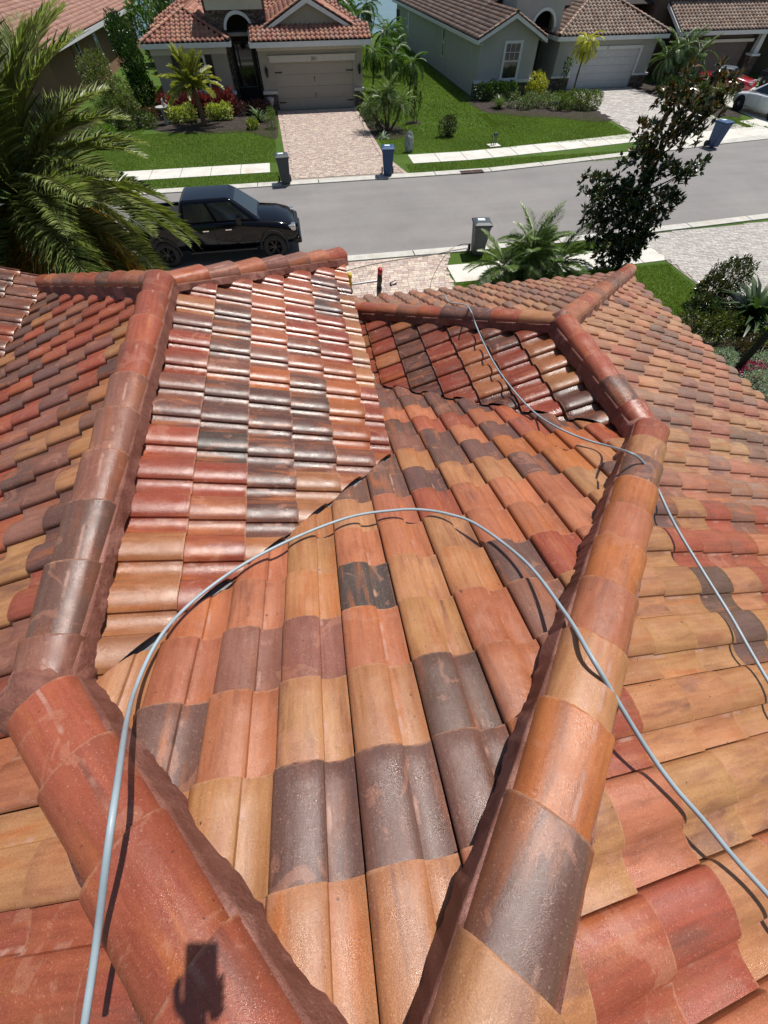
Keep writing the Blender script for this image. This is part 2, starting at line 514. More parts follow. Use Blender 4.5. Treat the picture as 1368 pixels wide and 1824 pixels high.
def slabs(root_name, child, y0, y1, k, L, x0, x1, z, th, mat, skip=(), gap=0.03, vis=(-12, 34)):
    root = link(root_name, None, kind='structure')
    rest = MB()
    x = x0
    while x < x1:
        xn = x + L
        if not any(a < (x + xn) / 2 < b for a, b in skip):
            if vis[0] < x < vis[1]:
                mb = MB(); tgt = mb
            else:
                tgt = rest
            g_ = gap
            pts = [(x + g_, y0 + cshift(x, k)), (xn, y0 + cshift(xn, k)), (xn, y1 + cshift(xn, k)), (x + g_, y1 + cshift(x, k))]
            tgt.prism(pts, 'z', z - 0.05, z + th + rng.uniform(-0.002, 0.002))
            if tgt is not rest:
                tgt.obj(child, mat, root)
        x = xn
    if rest.f:
        rest.obj(child + 's', mat, root, kind='stuff')
    return root
slabs('far_sidewalk', 'sidewalk_slab', 26.95, 28.45, FARK, 1.55, -60.3, 80, 0.0, 0.022, M['concrete'], skip=((-0.75, 5.9), (21.3, 29.5)))
slabs('far_curb', 'curb_segment', 24.82, 25.38, FARK, 3.05, -60, 85, 0.0, 0.045, M['curb'], gap=0.04)
slabs('near_curb', 'curb_segment', 16.22, 16.66, NEARK, 3.05, -60, 85, 0.0, 0.045, M['curb'], gap=0.04, vis=(-3, 24))
slabs('near_sidewalk', 'sidewalk_slab', 13.95, 15.25, NEARK, 1.5, 5.05, 60, 0.0, 0.022, M['concrete'], skip=((13.4, 19.8),), vis=(4, 24))

# pavers
PAV_PINK = [(0.50, 0.38, 0.32), (0.56, 0.45, 0.38), (0.44, 0.33, 0.28), (0.60, 0.50, 0.40), (0.52, 0.42, 0.38), (0.62, 0.52, 0.41)]
PAV_GREY = [(0.43, 0.40, 0.365), (0.46, 0.43, 0.395), (0.40, 0.365, 0.335), (0.49, 0.46, 0.42), (0.44, 0.405, 0.37)]
PAV_FAR = [(0.45, 0.335, 0.285), (0.49, 0.37, 0.315), (0.41, 0.305, 0.265), (0.53, 0.43, 0.345), (0.46, 0.36, 0.315), (0.56, 0.47, 0.36)]
def paver_field(name, poly, bw, bh, pal, individual=0, border=0.0):
    """poly: convex plan polygon ccw. courses run along x."""
    root = MB()
    root.prism(poly, 'z', -0.02, 0.010)
    base = root.obj(name, M['sand'], kind='structure')
    xs = [p_[0] for p_ in poly]; ys = [p_[1] for p_ in poly]
    def pip(x, y):
        r_ = False
        for i in range(len(poly)):
            (ax, ay), (bx, by) = poly[i], poly[(i + 1) % len(poly)]
            if (ay > y) != (by > y) and x < (bx - ax) * (y - ay) / (by - ay) + ax:
                r_ = not r_
        return r_
    def inside(x, y, m=0.0):
        return pip(x - m, y) and pip(x + m, y) and pip(x, y - m * .9) and pip(x, y + m * .9)
    cells = []
    y = min(ys); r = 0
    while y < max(ys):
        x = min(xs) - rng.random() * bw
        while x < max(xs):
            w_ = bw * rng.choice((1, 1, 0.66, 1.33))
            cx, cy = x + w_ / 2, y + bh / 2
            if inside(cx, cy, bh * 0.35 + border):
                cells.append((cx, cy, w_, bh, rng.choice(pal)))
            x += w_
        y += bh; r += 1
    if border:                                   # soldier course round the edge
        for i in range(len(poly)):
            (ax, ay), (bx, by) = poly[i], poly[(i + 1) % len(poly)]
            L = math.hypot(bx - ax, by - ay)
            if abs(bx - ax) > abs(by - ay):
                continue
            nn = int(L / 0.2)
            for k in range(nn):
                f_ = (k + 0.5) / nn
                sx_ = border / 2 * (-(by - ay) / L)
                sy_ = border / 2 * ((bx - ax) / L)
                cells.append((ax + (bx - ax) * f_ + sx_, ay + (by - ay) * f_ + sy_, border, L / nn, rng.choice(pal[:3])))
    cells.sort(key=lambda c_: c_[0] ** 2 + c_[1] ** 2)
    share = {}
    rest = MB()
    for i, (cx, cy, w_, h_, col) in enumerate(cells):
        jz = rng.uniform(-0.003, 0.003); v_ = rng.uniform(0.85, 1.12)
        col = tuple(c_ * v_ for c_ in col)
        if i < individual:
            key = round(w_, 3), round(h_, 3)
            if key not in share:
                m2 = MB()
                a, b = w_ / 2 - 0.004, h_ / 2 - 0.004
                m2.prism([(-a, -b), (a, -b), (a, b), (-a, b)], 'z', 0.0, 0.030)
                me = m2.mesh('paver'); me.materials.append(M['paver'])
                share[key] = me
            o = link('paver', share[key], None, base, loc=(cx, cy, jz))
            o.color = (*col, 1)
        else:
            a, b = w_ / 2 - 0.005, h_ / 2 - 0.005
            z = 0.030 + jz
            rest.quad([(cx - a, cy - b, z), (cx + a, cy - b, z), (cx + a, cy + b, z), (cx - a, cy + b, z)], (*col, 1))
            rest.quad([(cx - a, cy - b, 0), (cx + a, cy - b, 0), (cx + a, cy - b, z), (cx - a, cy - b, z)], (*col, 1))
            rest.quad([(cx - a, cy + b, 0), (cx - a, cy - b, 0), (cx - a, cy - b, z), (cx - a, cy + b, z)], (*col, 1))
    if rest.f:
        rest.obj('pavers', M['paver_s'], base, kind='stuff')
    return base
paver_field('near_driveway', [(-6.5, 7.6), (4.75, 7.6), (5.02, 15.0), (5.5, 16.2), (-6.5, 16.2)], 0.21, 0.155, PAV_PINK, 300, 0.0)
paver_field('neighbour_driveway', [(13.75, 7.0), (19.2, 7.0), (19.35, 15.4), (20.1, 16.65), (13.45, 16.4)], 0.19, 0.13, PAV_GREY)
paver_field('far_driveway', [(-0.45, 25.4), (5.75, 25.4), (5.05, 28.6), (4.9, 39.85), (-0.75, 39.85)], 0.17, 0.13, PAV_FAR, 0, 0.22)
paver_field('grey_house_driveway', [(20.9, 26.75), (29.2, 27.95), (27.9, 42.3), (22.2, 42.3)], 0.30, 0.22, PAV_GREY)
mb = MB(); mb.prism([(29.8, 28.0), (38.5, 29.3), (38.5, 43.3), (32.9, 43.3), (31.0, 31.2)], 'z', -0.02, 0.02)
mb.obj('brown_house_driveway', M['curb'], kind='structure')
mb = MB(); mb.prism([(23.2, 26.75), (30.0, 27.6), (30.2, 29.9), (23.4, 29.3)], 'z', 0.0, 0.042)
mb.obj('sidewalk_apron', M['concrete'], kind='structure')

def bed(name, pts, z=0.012):
    """mulch bed with a wavy outline"""
    mb = MB()
    P = []
    n = len(pts)
    for i in range(n):
        p0, p1, p2, p3 = [Vector(pts[(i + k - 1) % n] + (0,)) for k in range(4)]
        for s_ in range(6):
            t_ = s_ / 6
            q = 0.5 * ((2 * p1) + (-p0 + p2) * t_ + (2 * p0 - 5 * p1 + 4 * p2 - p3) * t_ ** 2 + (-p0 + 3 * p1 - 3 * p2 + p3) * t_ ** 3)
            P.append((q.x, q.y))
    cx = sum(q[0] for q in P) / len(P); cy = sum(q[1] for q in P) / len(P)
    for i in range(len(P)):
        a, b = P[i], P[(i + 1) % len(P)]
        mb.quad([(a[0], a[1], z), (b[0], b[1], z), (cx, cy, z + 0.05)])
    return mb.obj(name, M['mulch'], kind='structure', smooth=True)
bed('mulch_bed', [(-9.6, 41.0), (-9.4, 38.2), (-8.3, 36.0), (-5.2, 34.9), (-2.4, 34.6), (-1.0, 33.0), (-0.78, 36.5), (-1.0, 39.6), (-3.2, 40.6), (-6.0, 40.9)])
bed('mulch_bed.001', [(5.05, 32.0), (6.2, 31.6), (7.3, 32.4), (7.0, 34.4), (6.0, 35.6), (5.2, 38.8), (5.0, 35.0)])
bed('mulch_bed.002', [(13.6, 40.6), (13.7, 37.0), (15.4, 35.4), (18.2, 34.2), (20.2, 33.0), (21.6, 33.4), (21.9, 36.0), (20.9, 38.6), (18.0, 39.0)])
bed('mulch_bed.003', [(10.6, 9.2), (11.2, 7.0), (11.4, 5.0), (14.0, 4.6), (13.75, 9.0), (13.7, 12.0), (12.9, 11.2)])
bed('mulch_bed.004', [(28.2, 43.0), (27.9, 40.0), (28.4, 35.0), (29.4, 32.6), (30.8, 32.6), (31.6, 36.0), (32.5, 43.0)])
bed('mulch_bed.005', [(7.7, 34.75), (8.2, 34.5), (8.65, 34.8), (8.6, 35.3), (8.1, 35.5), (7.7, 35.3)])
bed('mulch_bed.006', [(5.6, 13.4), (6.2, 12.2), (8.2, 12.0), (9.0, 12.9), (8.2, 13.8), (6.6, 13.8)])

# grass blades
def blades(name, polys, n, hmin, hmax, wd, cols):
    P = []
    areas = []
    for (x0, y0, x1, y1) in polys:
        areas.append((x1 - x0) * (y1 - y0))
    tot = sum(areas)
    for (x0, y0, x1, y1), A_ in zip(polys, areas):
        k = int(n * A_ / tot)
        P.append(np.c_[nrg.uniform(x0, x1, k), nrg.uniform(y0, y1, k)])
    P = np.concatenate(P)
    n = len(P)
    th = nrg.uniform(0, 2 * np.pi, n); h = nrg.uniform(hmin, hmax, n); w_ = wd * nrg.uniform(.6, 1.4, n)
    ln = nrg.uniform(0, 0.6, n) * h; la = nrg.uniform(0, 2 * np.pi, n)
    V = np.zeros((n, 3, 3))
    V[:, 0, 0] = P[:, 0] - np.cos(th) * w_; V[:, 0, 1] = P[:, 1] - np.sin(th) * w_
    V[:, 1, 0] = P[:, 0] + np.cos(th) * w_; V[:, 1, 1] = P[:, 1] + np.sin(th) * w_
    V[:, 2, 0] = P[:, 0] + np.cos(la) * ln; V[:, 2, 1] = P[:, 1] + np.sin(la) * ln; V[:, 2, 2] = h
    ci = nrg.randint(0, len(cols), n)
    C = np.array(cols)[ci] * nrg.uniform(.7, 1.25, (n, 1))
    big = np.sin(P[:, :1] * 0.9 + 1.3) * np.sin(P[:, 1:] * 0.7) * 0.15 + 1
    C = np.c_[C * big, np.ones(n)]
    me = np_mesh(name, V.reshape(-1, 3), np.arange(3 * n).reshape(-1, 3), C, 3)
    return link(name, me, M['blade'], kind='stuff', label='short green lawn grass beside the street and the houses', cat='grass')
GC = [(0.17, 0.25, 0.036), (0.215, 0.30, 0.045), (0.135, 0.205, 0.03), (0.26, 0.30, 0.075)]
blades('grass', [(6.0, 15.3, 13.4, 16.2), (8.3, 8, 13.4, 13.9), (5.05, 11.0, 8.2, 13.9)], 60000, 0.03, 0.07, 0.010, GC)
blades('grass', [(-11, 25.42, -0.6, 26.9), (5.9, 25.5, 21, 26.9), (-14, 28.5, -1.0, 35.5), (5.2, 28.6, 13, 33), (13, 29.0, 21, 36.5)], 140000, 0.03, 0.065, 0.014, GC)
blades('grass', [(5.2, 33, 13.6, 42), (27.8, 29.3, 30.2, 32.5), (5.7, 42, 13.8, 66), (-14, 35.5, -9.3, 50)], 90000, 0.04, 0.08, 0.022, GC)

# ================================================================== OWN ROOF
Sl = 0.37764
CS = math.sqrt(1 + Sl * Sl)
TW = 0.30                     # tile cover width
EX = 1.13138 * TW             # exposure along the slope
EXP = EX / CS                 # exposure in plan
dC, dE, dR, dF, dL, dG, dK = -1.70105 + 7, -2.38384 + 7, -1.45207 + 7, -3.49382 + 7, -1.37818 + 7, -1.04480 + 7, -0.31185 + 7
dM = -4.224 + 7
# face: (height at origin, downslope plan direction)
FACE = {'C': (dC, (0, 1)), 'G': (dG, (0, 1)), 'K': (dK, (0, 1)), 'E': (dE, (1, 0)), 'R': (dR, (1, 0)), 'M': (dM, (1, 0)), 'F': (dF, (-1, 0)), 'L': (dL, (-1, 0))}
def fz(k, x, y):
    d, (dx, dy) = FACE[k]
    return d - Sl * (dx * x + dy * y)
HL, HR, VE, VF, HG, HGR, HE, HLK = -0.895, 0.685, 1.808, 4.748, 6.485, -1.078, 5.56, 2.75
XB, XD = -1.415, 2.703
# region in plan: list of (a,b,c) meaning a x + b y <= c, chosen for a tile centred at (x,y)
def region(k, x, y):
    if k == 'C':
        r = [(-1, -1, -HL), (1, -1, HR), (1, 1, VF - 0.02)]
        r.append((-1, 1, VE - 0.022) if y < 2.2 else (-1, 0, -0.02))
        return r
    if k == 'E':
        return [(1, -1, -VE - 0.012), (-1, 0, -XB), (-1, 1, HE), (1, 0, 0.47)]
    if k == 'L':
        r = [(1, 1, HLK), (-1, 0, 3.80)]
        r.append((1, 0, XB) if y > 0.52 else ((1, 1, HL) if y > -0.757 else (1, 0, -0.098)))
        return r
    if k == 'R':
        r = [(-1, 1, -HGR), (1, 0, 6.40)]
        r.append((-1, 0, -XD) if y > 2.044 else ((-1, 1, -HR) if y > -0.757 else (-1, 0, 0.098)))
        return r
    if k == 'F':
        return [(1, 0, XD), (-1, -1, -VF - 0.02), (1, 1, HG), (-1, 0, -0.2)]
    if k == 'G':
        return [(-1, -1, -HG), (1, -1, HGR), (0, 1, 7.62), (-1, 0, -0.02)]
    if k == 'K':
        return [(1, -1, -HE), (-1, -1, -HLK), (0, 1, 6.5), (1, 0, 0.47), (-1, 0, 4.0)]
    if k == 'M':
        return [(1, 0, -3.78), (0, 1, 6.75), (-1, 0, 5.2)]
# S-tile cross-section across (u in 0..1), height above pan
PROF = [(0.0, 0.022), (0.010, 0.031), (0.04, 0.0385), (0.10, 0.0455), (0.18, 0.0505), (0.27, 0.0530), (0.36, 0.0525), (0.45, 0.0485), (0.52, 0.0425), (0.575, 0.034), (0.606, 0.026), (0.606, 0.026), (0.614, 0.009), (0.614, 0.009),
        (0.655, 0.0025), (0.72, -0.0030), (0.80, -0.0048), (0.88, -0.0020), (0.94, 0.0030), (0.985, 0.0070)]
TL = EX + 0.075
THK = 0.029
TILT = 0.030 / EX
def tile_template(prof=PROF, rows=(-1.0, -0.55, -0.18, -0.02, 0.0), thk=THK):
    """local: x right (facing down the slope), y down the slope with the butt at 0, z out of the roof. Returns verts, faces, uvs"""
    V, Fc, UV = [], [], []
    n = len(prof)
    for r_ in rows:
        y = r_ * TL if r_ > -0.9 else -TL
        for (u, h) in prof:
            dz = -0.0035 if r_ == 0.0 else 0.0
            V.append((u * TW, y, h + y * TILT + dz))
    for i in range(len(rows) - 1):
        for j in range(n - 1):
            if prof[j] == prof[j + 1]: continue
            a = i * n + j
            Fc.append((a, a + 1, a + n + 1, a + n))
    # butt face
    b0 = len(V)
    off = (len(rows) - 1) * n
    for j in range(n):
        x, y, z = V[off + j]; V.append((x, y, z))
    for j in range(n):
        x, y, z = V[off + j]; V.append((x, y - 0.002, z - thk))
    for j in range(n - 1):
        Fc.append((b0 + j, b0 + j + 1, b0 + n + j + 1, b0 + n + j))
    # left side wall of the barrel
    c0 = len(V)
    for i in range(len(rows)):
        x, y, z = V[i * n]; V.append((x, y, z)); V.append((x, y, z - 0.055))
    for i in range(len(rows) - 1):
        Fc.append((c0 + 2 * i, c0 + 2 * i + 2, c0 + 2 * i + 3, c0 + 2 * i + 1))
    # right lip
    c1 = len(V)
    for i in range(len(rows)):
        x, y, z = V[i * n + n - 1]; V.append((x, y, z)); V.append((x, y, z - 0.035))
    for i in range(len(rows) - 1):
        Fc.append((c1 + 2 * i, c1 + 2 * i + 1, c1 + 2 * i + 3, c1 + 2 * i + 2))
    return V, Fc
TV, TF = tile_template()
SV, SF = tile_template([PROF[i] for i in (0, 1, 3, 5, 7, 9, 10, 11, 12, 13, 16, 19)], (-1.0, -0.02, 0.0))
def tmesh(name, V, Fc, mat):
    me = bpy.data.meshes.new(name)
    me.from_pydata(V, [], [tuple(f) for f in Fc])
    uvl = me.uv_layers.new(name='UVMap')
    for lp in me.loops:
        v_ = me.vertices[lp.vertex_index].co
        uvl.data[lp.index].uv = (v_.x / TW, 1 + v_.y / EX)
    me.polygons.foreach_set('use_smooth', [True] * len(me.polygons))
    me.materials.append(mat)
    me.update()
    return me
TILE_ME = tmesh('roof_tile', TV, TF, M['tile'])

red, salm, ochre, brown, slate, pink, orange = (0.37, 0.098, 0.052), (0.46, 0.165, 0.082), (0.455, 0.218, 0.095), (0.165, 0.088, 0.066), (0.105, 0.078, 0.066), (0.27, 0.12, 0.082), (0.46, 0.155, 0.05)
PAL = {'r': red, 's': salm, 'o': ochre, 'b': brown, 'd': slate, 'p': pink, 'n': orange}
MIXW = {'C': 'sssooonrbbp', 'E': 'rrppbbbsr', 'R': 'ooooppbrrsbo', 'L': 'rrrbbopp', 'F': 'rroobbnr', 'G': 'ppssrobp', 'K': 'ppsrb', 'M': 'ppbr'}
# colours read off the photograph for the tiles nearest the viewer, by column and row
KNOWN = {'C': {(1, -2): 'o', (1, -1): 'o', (1, 0): 'p', (1, 1): 'o', (1, 2): 'b', (1, 3): 'o', (0, -1): 's', (0, 0): 'p', (0, 1): 's', (0, 2): 'o', (2, -3): 'o', (2, -2): 's', (2, -1): 'd', (2, 0): 's', (2, 1): 'o', (2, 2): 'b', (2, 3): 'o',
               (3, -3): 's', (3, -2): 's', (3, -1): 'o', (3, 0): 'o', (3, 1): 'b', (3, 2): 'b', (4, -2): 'o', (4, -1): 'o', (4, 0): 's', (4, 1): 's', (-1, 0): 's', (-1, 1): 'b', (-1, -1): 's', (-1, 2): 'o', (5, -1): 'b', (5, -2): 's', (5, -3): 's',
               (-2, 0): 'o', (4, -3): 'r', (4, -4): 'b', (3, -4): 'b', (2, -4): 'b', (5, -4): 'o', (6, -3): 's', (6, -2): 's', (6, -4): 'o', (7, -3): 's', (5, -5): 'b', (4, -5): 'o', (3, -5): 'b', (5, -6): 'b', (6, -5): 'b', (3, -6): 'p', (4, -6): 'p', (4, -7): 'b', (3, -7): 'r', (5, -7): 'r'},
 'E': {(1, 1): 'o', (2, 1): 'p', (3, 1): 'r', (4, 1): 'r', (5, 1): 'p', (6, 1): 'b', (7, 1): 'r', (8, 1): 'r', (9, 1): 'r', (10, 1): 'o', (11, 1): 'o', (12, 1): 'o', (0, 2): 'p', (1, 2): 'b', (2, 2): 'b', (3, 2): 'b', (4, 2): 'p', (5, 2): 'b', (6, 2): 'b', (7, 2): 'd', (8, 2): 'r', (9, 2): 's', (10, 2): 'r', (11, 2): 'r', (-1, 3): 's', (0, 3): 's', (1, 3): 's', (2, 3): 's', (3, 3): 'p', (4, 3): 'n', (5, 3): 'b', (6, 3): 'b', (7, 3): 'b', (8, 3): 'b', (9, 3): 'b', (10, 3): 'o', (-2, 4): 's', (-1, 4): 's', (0, 4): 'r', (1, 4): 'r', (2, 4): 'p', (3, 4): 's', (4, 4): 'b', (5, 4): 'b', (6, 4): 'b', (7, 4): 'b', (8, 4): 'o', (9, 4): 'o', (-3, 5): 'b', (-2, 5): 'b', (-1, 5): 'd', (0, 5): 'r', (1, 5): 'r', (2, 5): 'r', (3, 5): 'n', (4, 5): 'n', (5, 5): 'n', (6, 5): 'n', (7, 5): 'p'},
 'F': {(0, 0): 'r', (1, 0): 'o', (2, 0): 'o', (3, 0): 'o', (4, 0): 'b', (5, 0): 'b', (-1, 1): 'p', (0, 1): 'b', (1, 1): 'r', (2, 1): 'r', (3, 1): 'r', (4, 1): 'r', (-2, 2): 'p', (-1, 2): 'r', (0, 2): 'o', (1, 2): 'o', (2, 2): 'o', (-3, 3): 'p', (-2, 3): 'r', (-1, 3): 'r', (0, 3): 'r', (1, 3): 'r', (-4, 4): 'o', (-3, 4): 'b', (-2, 4): 'b', (-1, 4): 'b', (0, 4): 'b'},
 'R': {(1, 0): 'o', (1, 1): 'r', (1, 2): 'r', (1, 3): 'r', (2, -1): 'o', (2, 0): 'o', (2, 1): 'b', (2, 2): 'o', (2, 3): 'r', (3, -2): 'o', (3, -1): 'o', (3, 0): 'o', (3, 1): 'b', (3, 2): 'o', (4, -3): 'r', (4, -2): 'o', (4, -1): 'o', (4, 0): 'o', (5, -4): 'o', (5, -3): 's', (5, -2): 'o', (5, -1): 'o', (6, -4): 'r', (6, -3): 'r', (6, -2): 'o', (6, -1): 's', (7, -4): 'r', (7, -3): 's', (7, -2): 's', (7, -5): 'r', (0, 1): 'b', (0, 2): 'o', (0, 3): 'r', (0, 4): 'p'}}
def col_of(k, i, j, st={}):
    if k in KNOWN and (i, j) in KNOWN[k]:
        c = PAL[KNOWN[k][(i, j)]]
    else:
        key = (k, i, j)
        if rng.random() < 0.32 and (k, i, j - 1) in st:
            c = st[(k, i, j - 1)]
        elif rng.random() < 0.2 and (k, i - 1, j) in st:
            c = st[(k, i - 1, j)]
        else:
            c = PAL[rng.choice('rrsrop') ] if k == 'L' and i >= 11 else PAL[rng.choice('oosrsopo' if k == 'R' and i >= 1 else ('pbprbonps' if k == 'C' and j <= -5 else MIXW[k]))]
            if k == 'E' and j >= 5 and rng.random() < 0.75:
                c = orange if rng.random() < .6 else ochre
            if k == 'E' and j <= 0 and i > 9:
                c = ochre if rng.random() < .7 else red
        st[key] = c
    f_ = rng.uniform(0.88, 1.12)
    if k in 'RG' and not (k == 'R' and i >= 0):      # glancing sun and haze painted in as a paler mix on these slopes
        w_ = .30
        c = tuple(a * (1 - w_) + b * w_ for a, b in zip(c, (.55, .37, .26)))
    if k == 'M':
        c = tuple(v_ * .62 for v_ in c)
    if k == 'E':                                      # wet
        c = (c[0] * .80, c[1] * .72, c[2] * .70)
    if k == 'F':                                      # wet, and tinted darker to paint the shade on this sun-averted face
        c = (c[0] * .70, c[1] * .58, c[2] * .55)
    return tuple(min(0.8, x * f_ * rng.uniform(0.95, 1.05)) for x in c)
GRID = {'C': (-0.70502, 0.69555), 'E': (4.19282, -1.29679), 'R': (1.13542, 2.03345), 'F': (3.78036, 2.27432), 'L': (4.31740, -2.23253), 'G': (0.02, 7.58), 'K': (-4.1, 6.45), 'M': (4.35, -3.80)}
def tile_frame(k, i, j):
    """origin (left end of the butt) of tile (i,j) in plan for each face"""
    a, b = GRID[k]
    if k in 'CGK':
        return (a + i * TW, b - j * EXP)
    if k in 'ERM':
        return (b + j * EXP, a - i * TW + 0.6 * TW)
    return (b - j * EXP, a - i * TW)
def frame_axes(k):
    d, (dx, dy) = FACE[k]
    D = Vector((dx, dy, -Sl)).normalized()
    A = Vector((dy, -dx, 0))
    return A, D, A.cross(D)
house = thing('tiled_roof_house', 'near house under the camera with a wet terracotta and ochre barrel tile roof', 'house')
slope_label = {'C': 'central slope falling to the street with ochre and salmon tiles', 'E': 'glossy wet slope on the left wing facing right', 'R': 'broad sunlit slope of mixed tiles on the right, haze tinted into the far ones', 'L': 'left slope of the left wing in brown and ochre tiles', 'F': 'wet slope of the right wing facing left, shade tinted into its tiles', 'G': 'front slope of the right wing towards the street', 'K': 'front slope of the left wing', 'M': 'small slope at the far left edge'}
def clip_poly(poly, hp):
    a, b, c = hp
    out = []
    for i in range(len(poly)):
        p_, q_ = poly[i], poly[(i + 1) % len(poly)]
        fp, fq = a * p_[0] + b * p_[1] - c, a * q_[0] + b * q_[1] - c
        if fp <= 0: out.append(p_)
        if (fp < 0 < fq) or (fq < 0 < fp):
            t_ = fp / (fp - fq)
            out.append((p_[0] + (q_[0] - p_[0]) * t_, p_[1] + (q_[1] - p_[1]) * t_))
    return out
deck_polys = {
 'C': [[(-1.38, 0.50), (-0.098, -0.757), (2.703, 2.044), (0.5, 4.25), (-0.02, 4.25), (-0.02, 2.0), (0.35, 2.158)]],
 'E': [[(-1.415, 0.42), (0.40, 2.208), (0.40, 5.96), (-1.415, 4.155)]],
 'L': [[(-1.415, 0.52), (-1.415, 4.155), (-3.80, 6.62), (-3.80, -3.0), (-0.098, -3.0), (-0.098, -0.757)]],
 'R': [[(-0.098, -0.757), (-0.098, -3.0), (6.35, -3.0), (6.35, 7.43), (2.703, 3.781), (2.703, 2.044)]],
 'F': [[(2.703, 2.044), (2.703, 3.782), (0.2, 6.285), (0.2, 4.548)]],
 'G': [[(2.703, 3.782), (6.5, 7.56), (0.1, 7.56), (0.1, 6.385)]],
 'K': [[(-1.415, 4.155), (0.40, 5.96), (0.40, 6.45), (-3.627, 6.45)]],
 'M': [[(-3.80, -3), (-3.80, 6.70), (-5.3, 6.70), (-5.3, -3)]]}
slopes = {}
for k, polys in deck_polys.items():
    mb = MB()
    for poly in polys:
        n = len(poly)
        top = [(x, y, fz(k, x, y) - 0.085) for x, y in poly]
        bot = [(x, y, fz(k, x, y) - 0.115) for x, y in poly]
        i0 = len(mb.v); mb.v += top + bot
        mb.f.append(tuple(range(i0, i0 + n))); mb.c.append(None); mb.mi.append(0)
        mb.f.append(tuple(reversed(range(i0 + n, i0 + 2 * n)))); mb.c.append(None); mb.mi.append(0)
        for q in range(n):
            w_ = (q + 1) % n
            mb.f.append((i0 + q, i0 + n + q, i0 + n + w_, i0 + w_)); mb.c.append(None); mb.mi.append(0)
    o = mb.obj('roof_slope', M['felt'], house)
    o['label'] = slope_label[k]
    slopes[k] = o
tiles = []      # (score, face, clipped?, matrix, mesh data or None, colour)
TVn = np.array(TV)
inv_f = np.array([[cr.x, cr.y, cr.z], [cu.x, cu.y, cu.z], [fwd.x, fwd.y, fwd.z]])
for k in 'CERLFGKM':
    A, D, N = frame_axes(k)
    for i in range(-30, 60):
        for j in range(-40, 40):
            x, y = tile_frame(k, i, j)
            if not (-5.6 < x < 7 and -2.2 < y < 8.2):
                continue
            cxp = x + A.x * TW * .5 - D.x * EX * .5; cyp = y + A.y * TW * .5 - D.y * EX * .5
            reg = region(k, cxp, cyp)
            org = Vector((x, y, fz(k, x, y))) + N * (rng.gauss(0, 0.0014) - 0.010)
            ra = rng.gauss(0, 0.004); rb = rng.gauss(0, 0.003)
            Mt = Matrix(((A.x, D.x, N.x, org.x), (A.y, D.y, N.y, org.y), (A.z, D.z, N.z, org.z), (0, 0, 0, 1))) @ Matrix.Rotation(ra, 4, 'Z') @ Matrix.Rotation(rb, 4, 'Y')
            Mn = np.array(Mt)
            Wv = TVn @ Mn[:3, :3].T + Mn[:3, 3]
            dd = np.stack([a * Wv[:, 0] + b * Wv[:, 1] - c for a, b, c in reg], 1)
            if (dd.min(0) > 0).any():
                continue
            cutting = [q for q in range(len(reg)) if dd[:, q].max() > 0]
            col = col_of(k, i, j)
            mesh = None
            if cutting:
                bm = bmesh.new()
                uvs = bm.loops.layers.uv.new('UVMap')
                vs = [bm.verts.new(v_) for v_ in TV]
                for f_ in TF:
                    fc = bm.faces.new([vs[q] for q in f_]); fc.smooth = True
                    for lp in fc.loops:
                        lp[uvs].uv = (lp.vert.co.x / TW, 1 + lp.vert.co.y / EX)
                Mi = Mt.inverted()
                for q in cutting:
                    a, b, c = reg[q]
                    jig = rng.uniform(-0.006, 0.010)
                    nw = Vector((a, b, 0)).normalized()
                    pw = nw * (c / math.hypot(a, b) + jig)
                    pl_ = Mi @ pw
                    nl = (Mi.to_3x3() @ nw).normalized()
                    bmesh.ops.bisect_plane(bm, geom=bm.verts[:] + bm.edges[:] + bm.faces[:], plane_co=pl_, plane_no=nl, clear_outer=True)
                if len(bm.faces) == 0 or sum(f_.calc_area() for f_ in bm.faces) < 0.004:
                    bm.free(); continue
                mesh = bm
            cpos = Wv.mean(0) - np.array(EYE)
            cc = inv_f @ cpos
            vis = cc[2] > 0.05 and abs(cc[0] / cc[2]) < 1.13 and abs(cc[1] / cc[2]) < 1.47
            nd = abs(float(np.dot(cpos, np.array(N)))) / (np.linalg.norm(cpos) + 1e-6)
            score = (nd / (cc[2] ** 2) if vis else -1.0 / (1 + abs(cc[2])))
            if k in 'KM' and vis: score *= 0.2
            if not vis and k in 'KM':
                pass
            tiles.append((score, k, Mt, mesh, col))
tiles.sort(key=lambda t_: -t_[0])
NIND = 300
jv, jf, jc, juv = [], [], [], []
TFn = np.array(SF)
SVn = np.array(SV)
base_i = 0
for n_, (score, k, Mt, bm, col) in enumerate(tiles):
    if n_ < NIND:
        if bm is None:
            me = TILE_ME
        else:
            me = bpy.data.meshes.new('roof_tile')
            bm.to_mesh(me); bm.free(); me.materials.append(M['tile'])
        o = link('roof_tile', me, None, slopes[k])
        o.matrix_world = Mt
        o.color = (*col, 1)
    else:
        rv = rng.random()
        Mn = np.array(Mt)
        if bm is None:
            far = n_ > 900
            V0, F0 = (SVn, SF) if far else (TVn, TF)
            jv.append(V0 @ Mn[:3, :3].T + Mn[:3, 3])
            for f_ in F0:
                jf.append(tuple(base_i + q for q in f_))
                juv += [(V0[q][0] / TW, 1 + V0[q][1] / EX) for q in f_]
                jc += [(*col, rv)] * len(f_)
            base_i += len(V0)
        else:
            vs = np.array([v_.co[:] for v_ in bm.verts])
            bm.verts.index_update()
            jv.append(vs @ Mn[:3, :3].T + Mn[:3, 3])
            for f_ in bm.faces:
                jf.append(tuple(base_i + v_.index for v_ in f_.verts))
                juv += [(v_.co.x / TW, 1 + v_.co.y / EX) for v_ in f_.verts]
                jc += [(*col, rv)] * len(f_.verts)
            base_i += len(vs)
            bm.free()
me = bpy.data.meshes.new('roof_tiles')
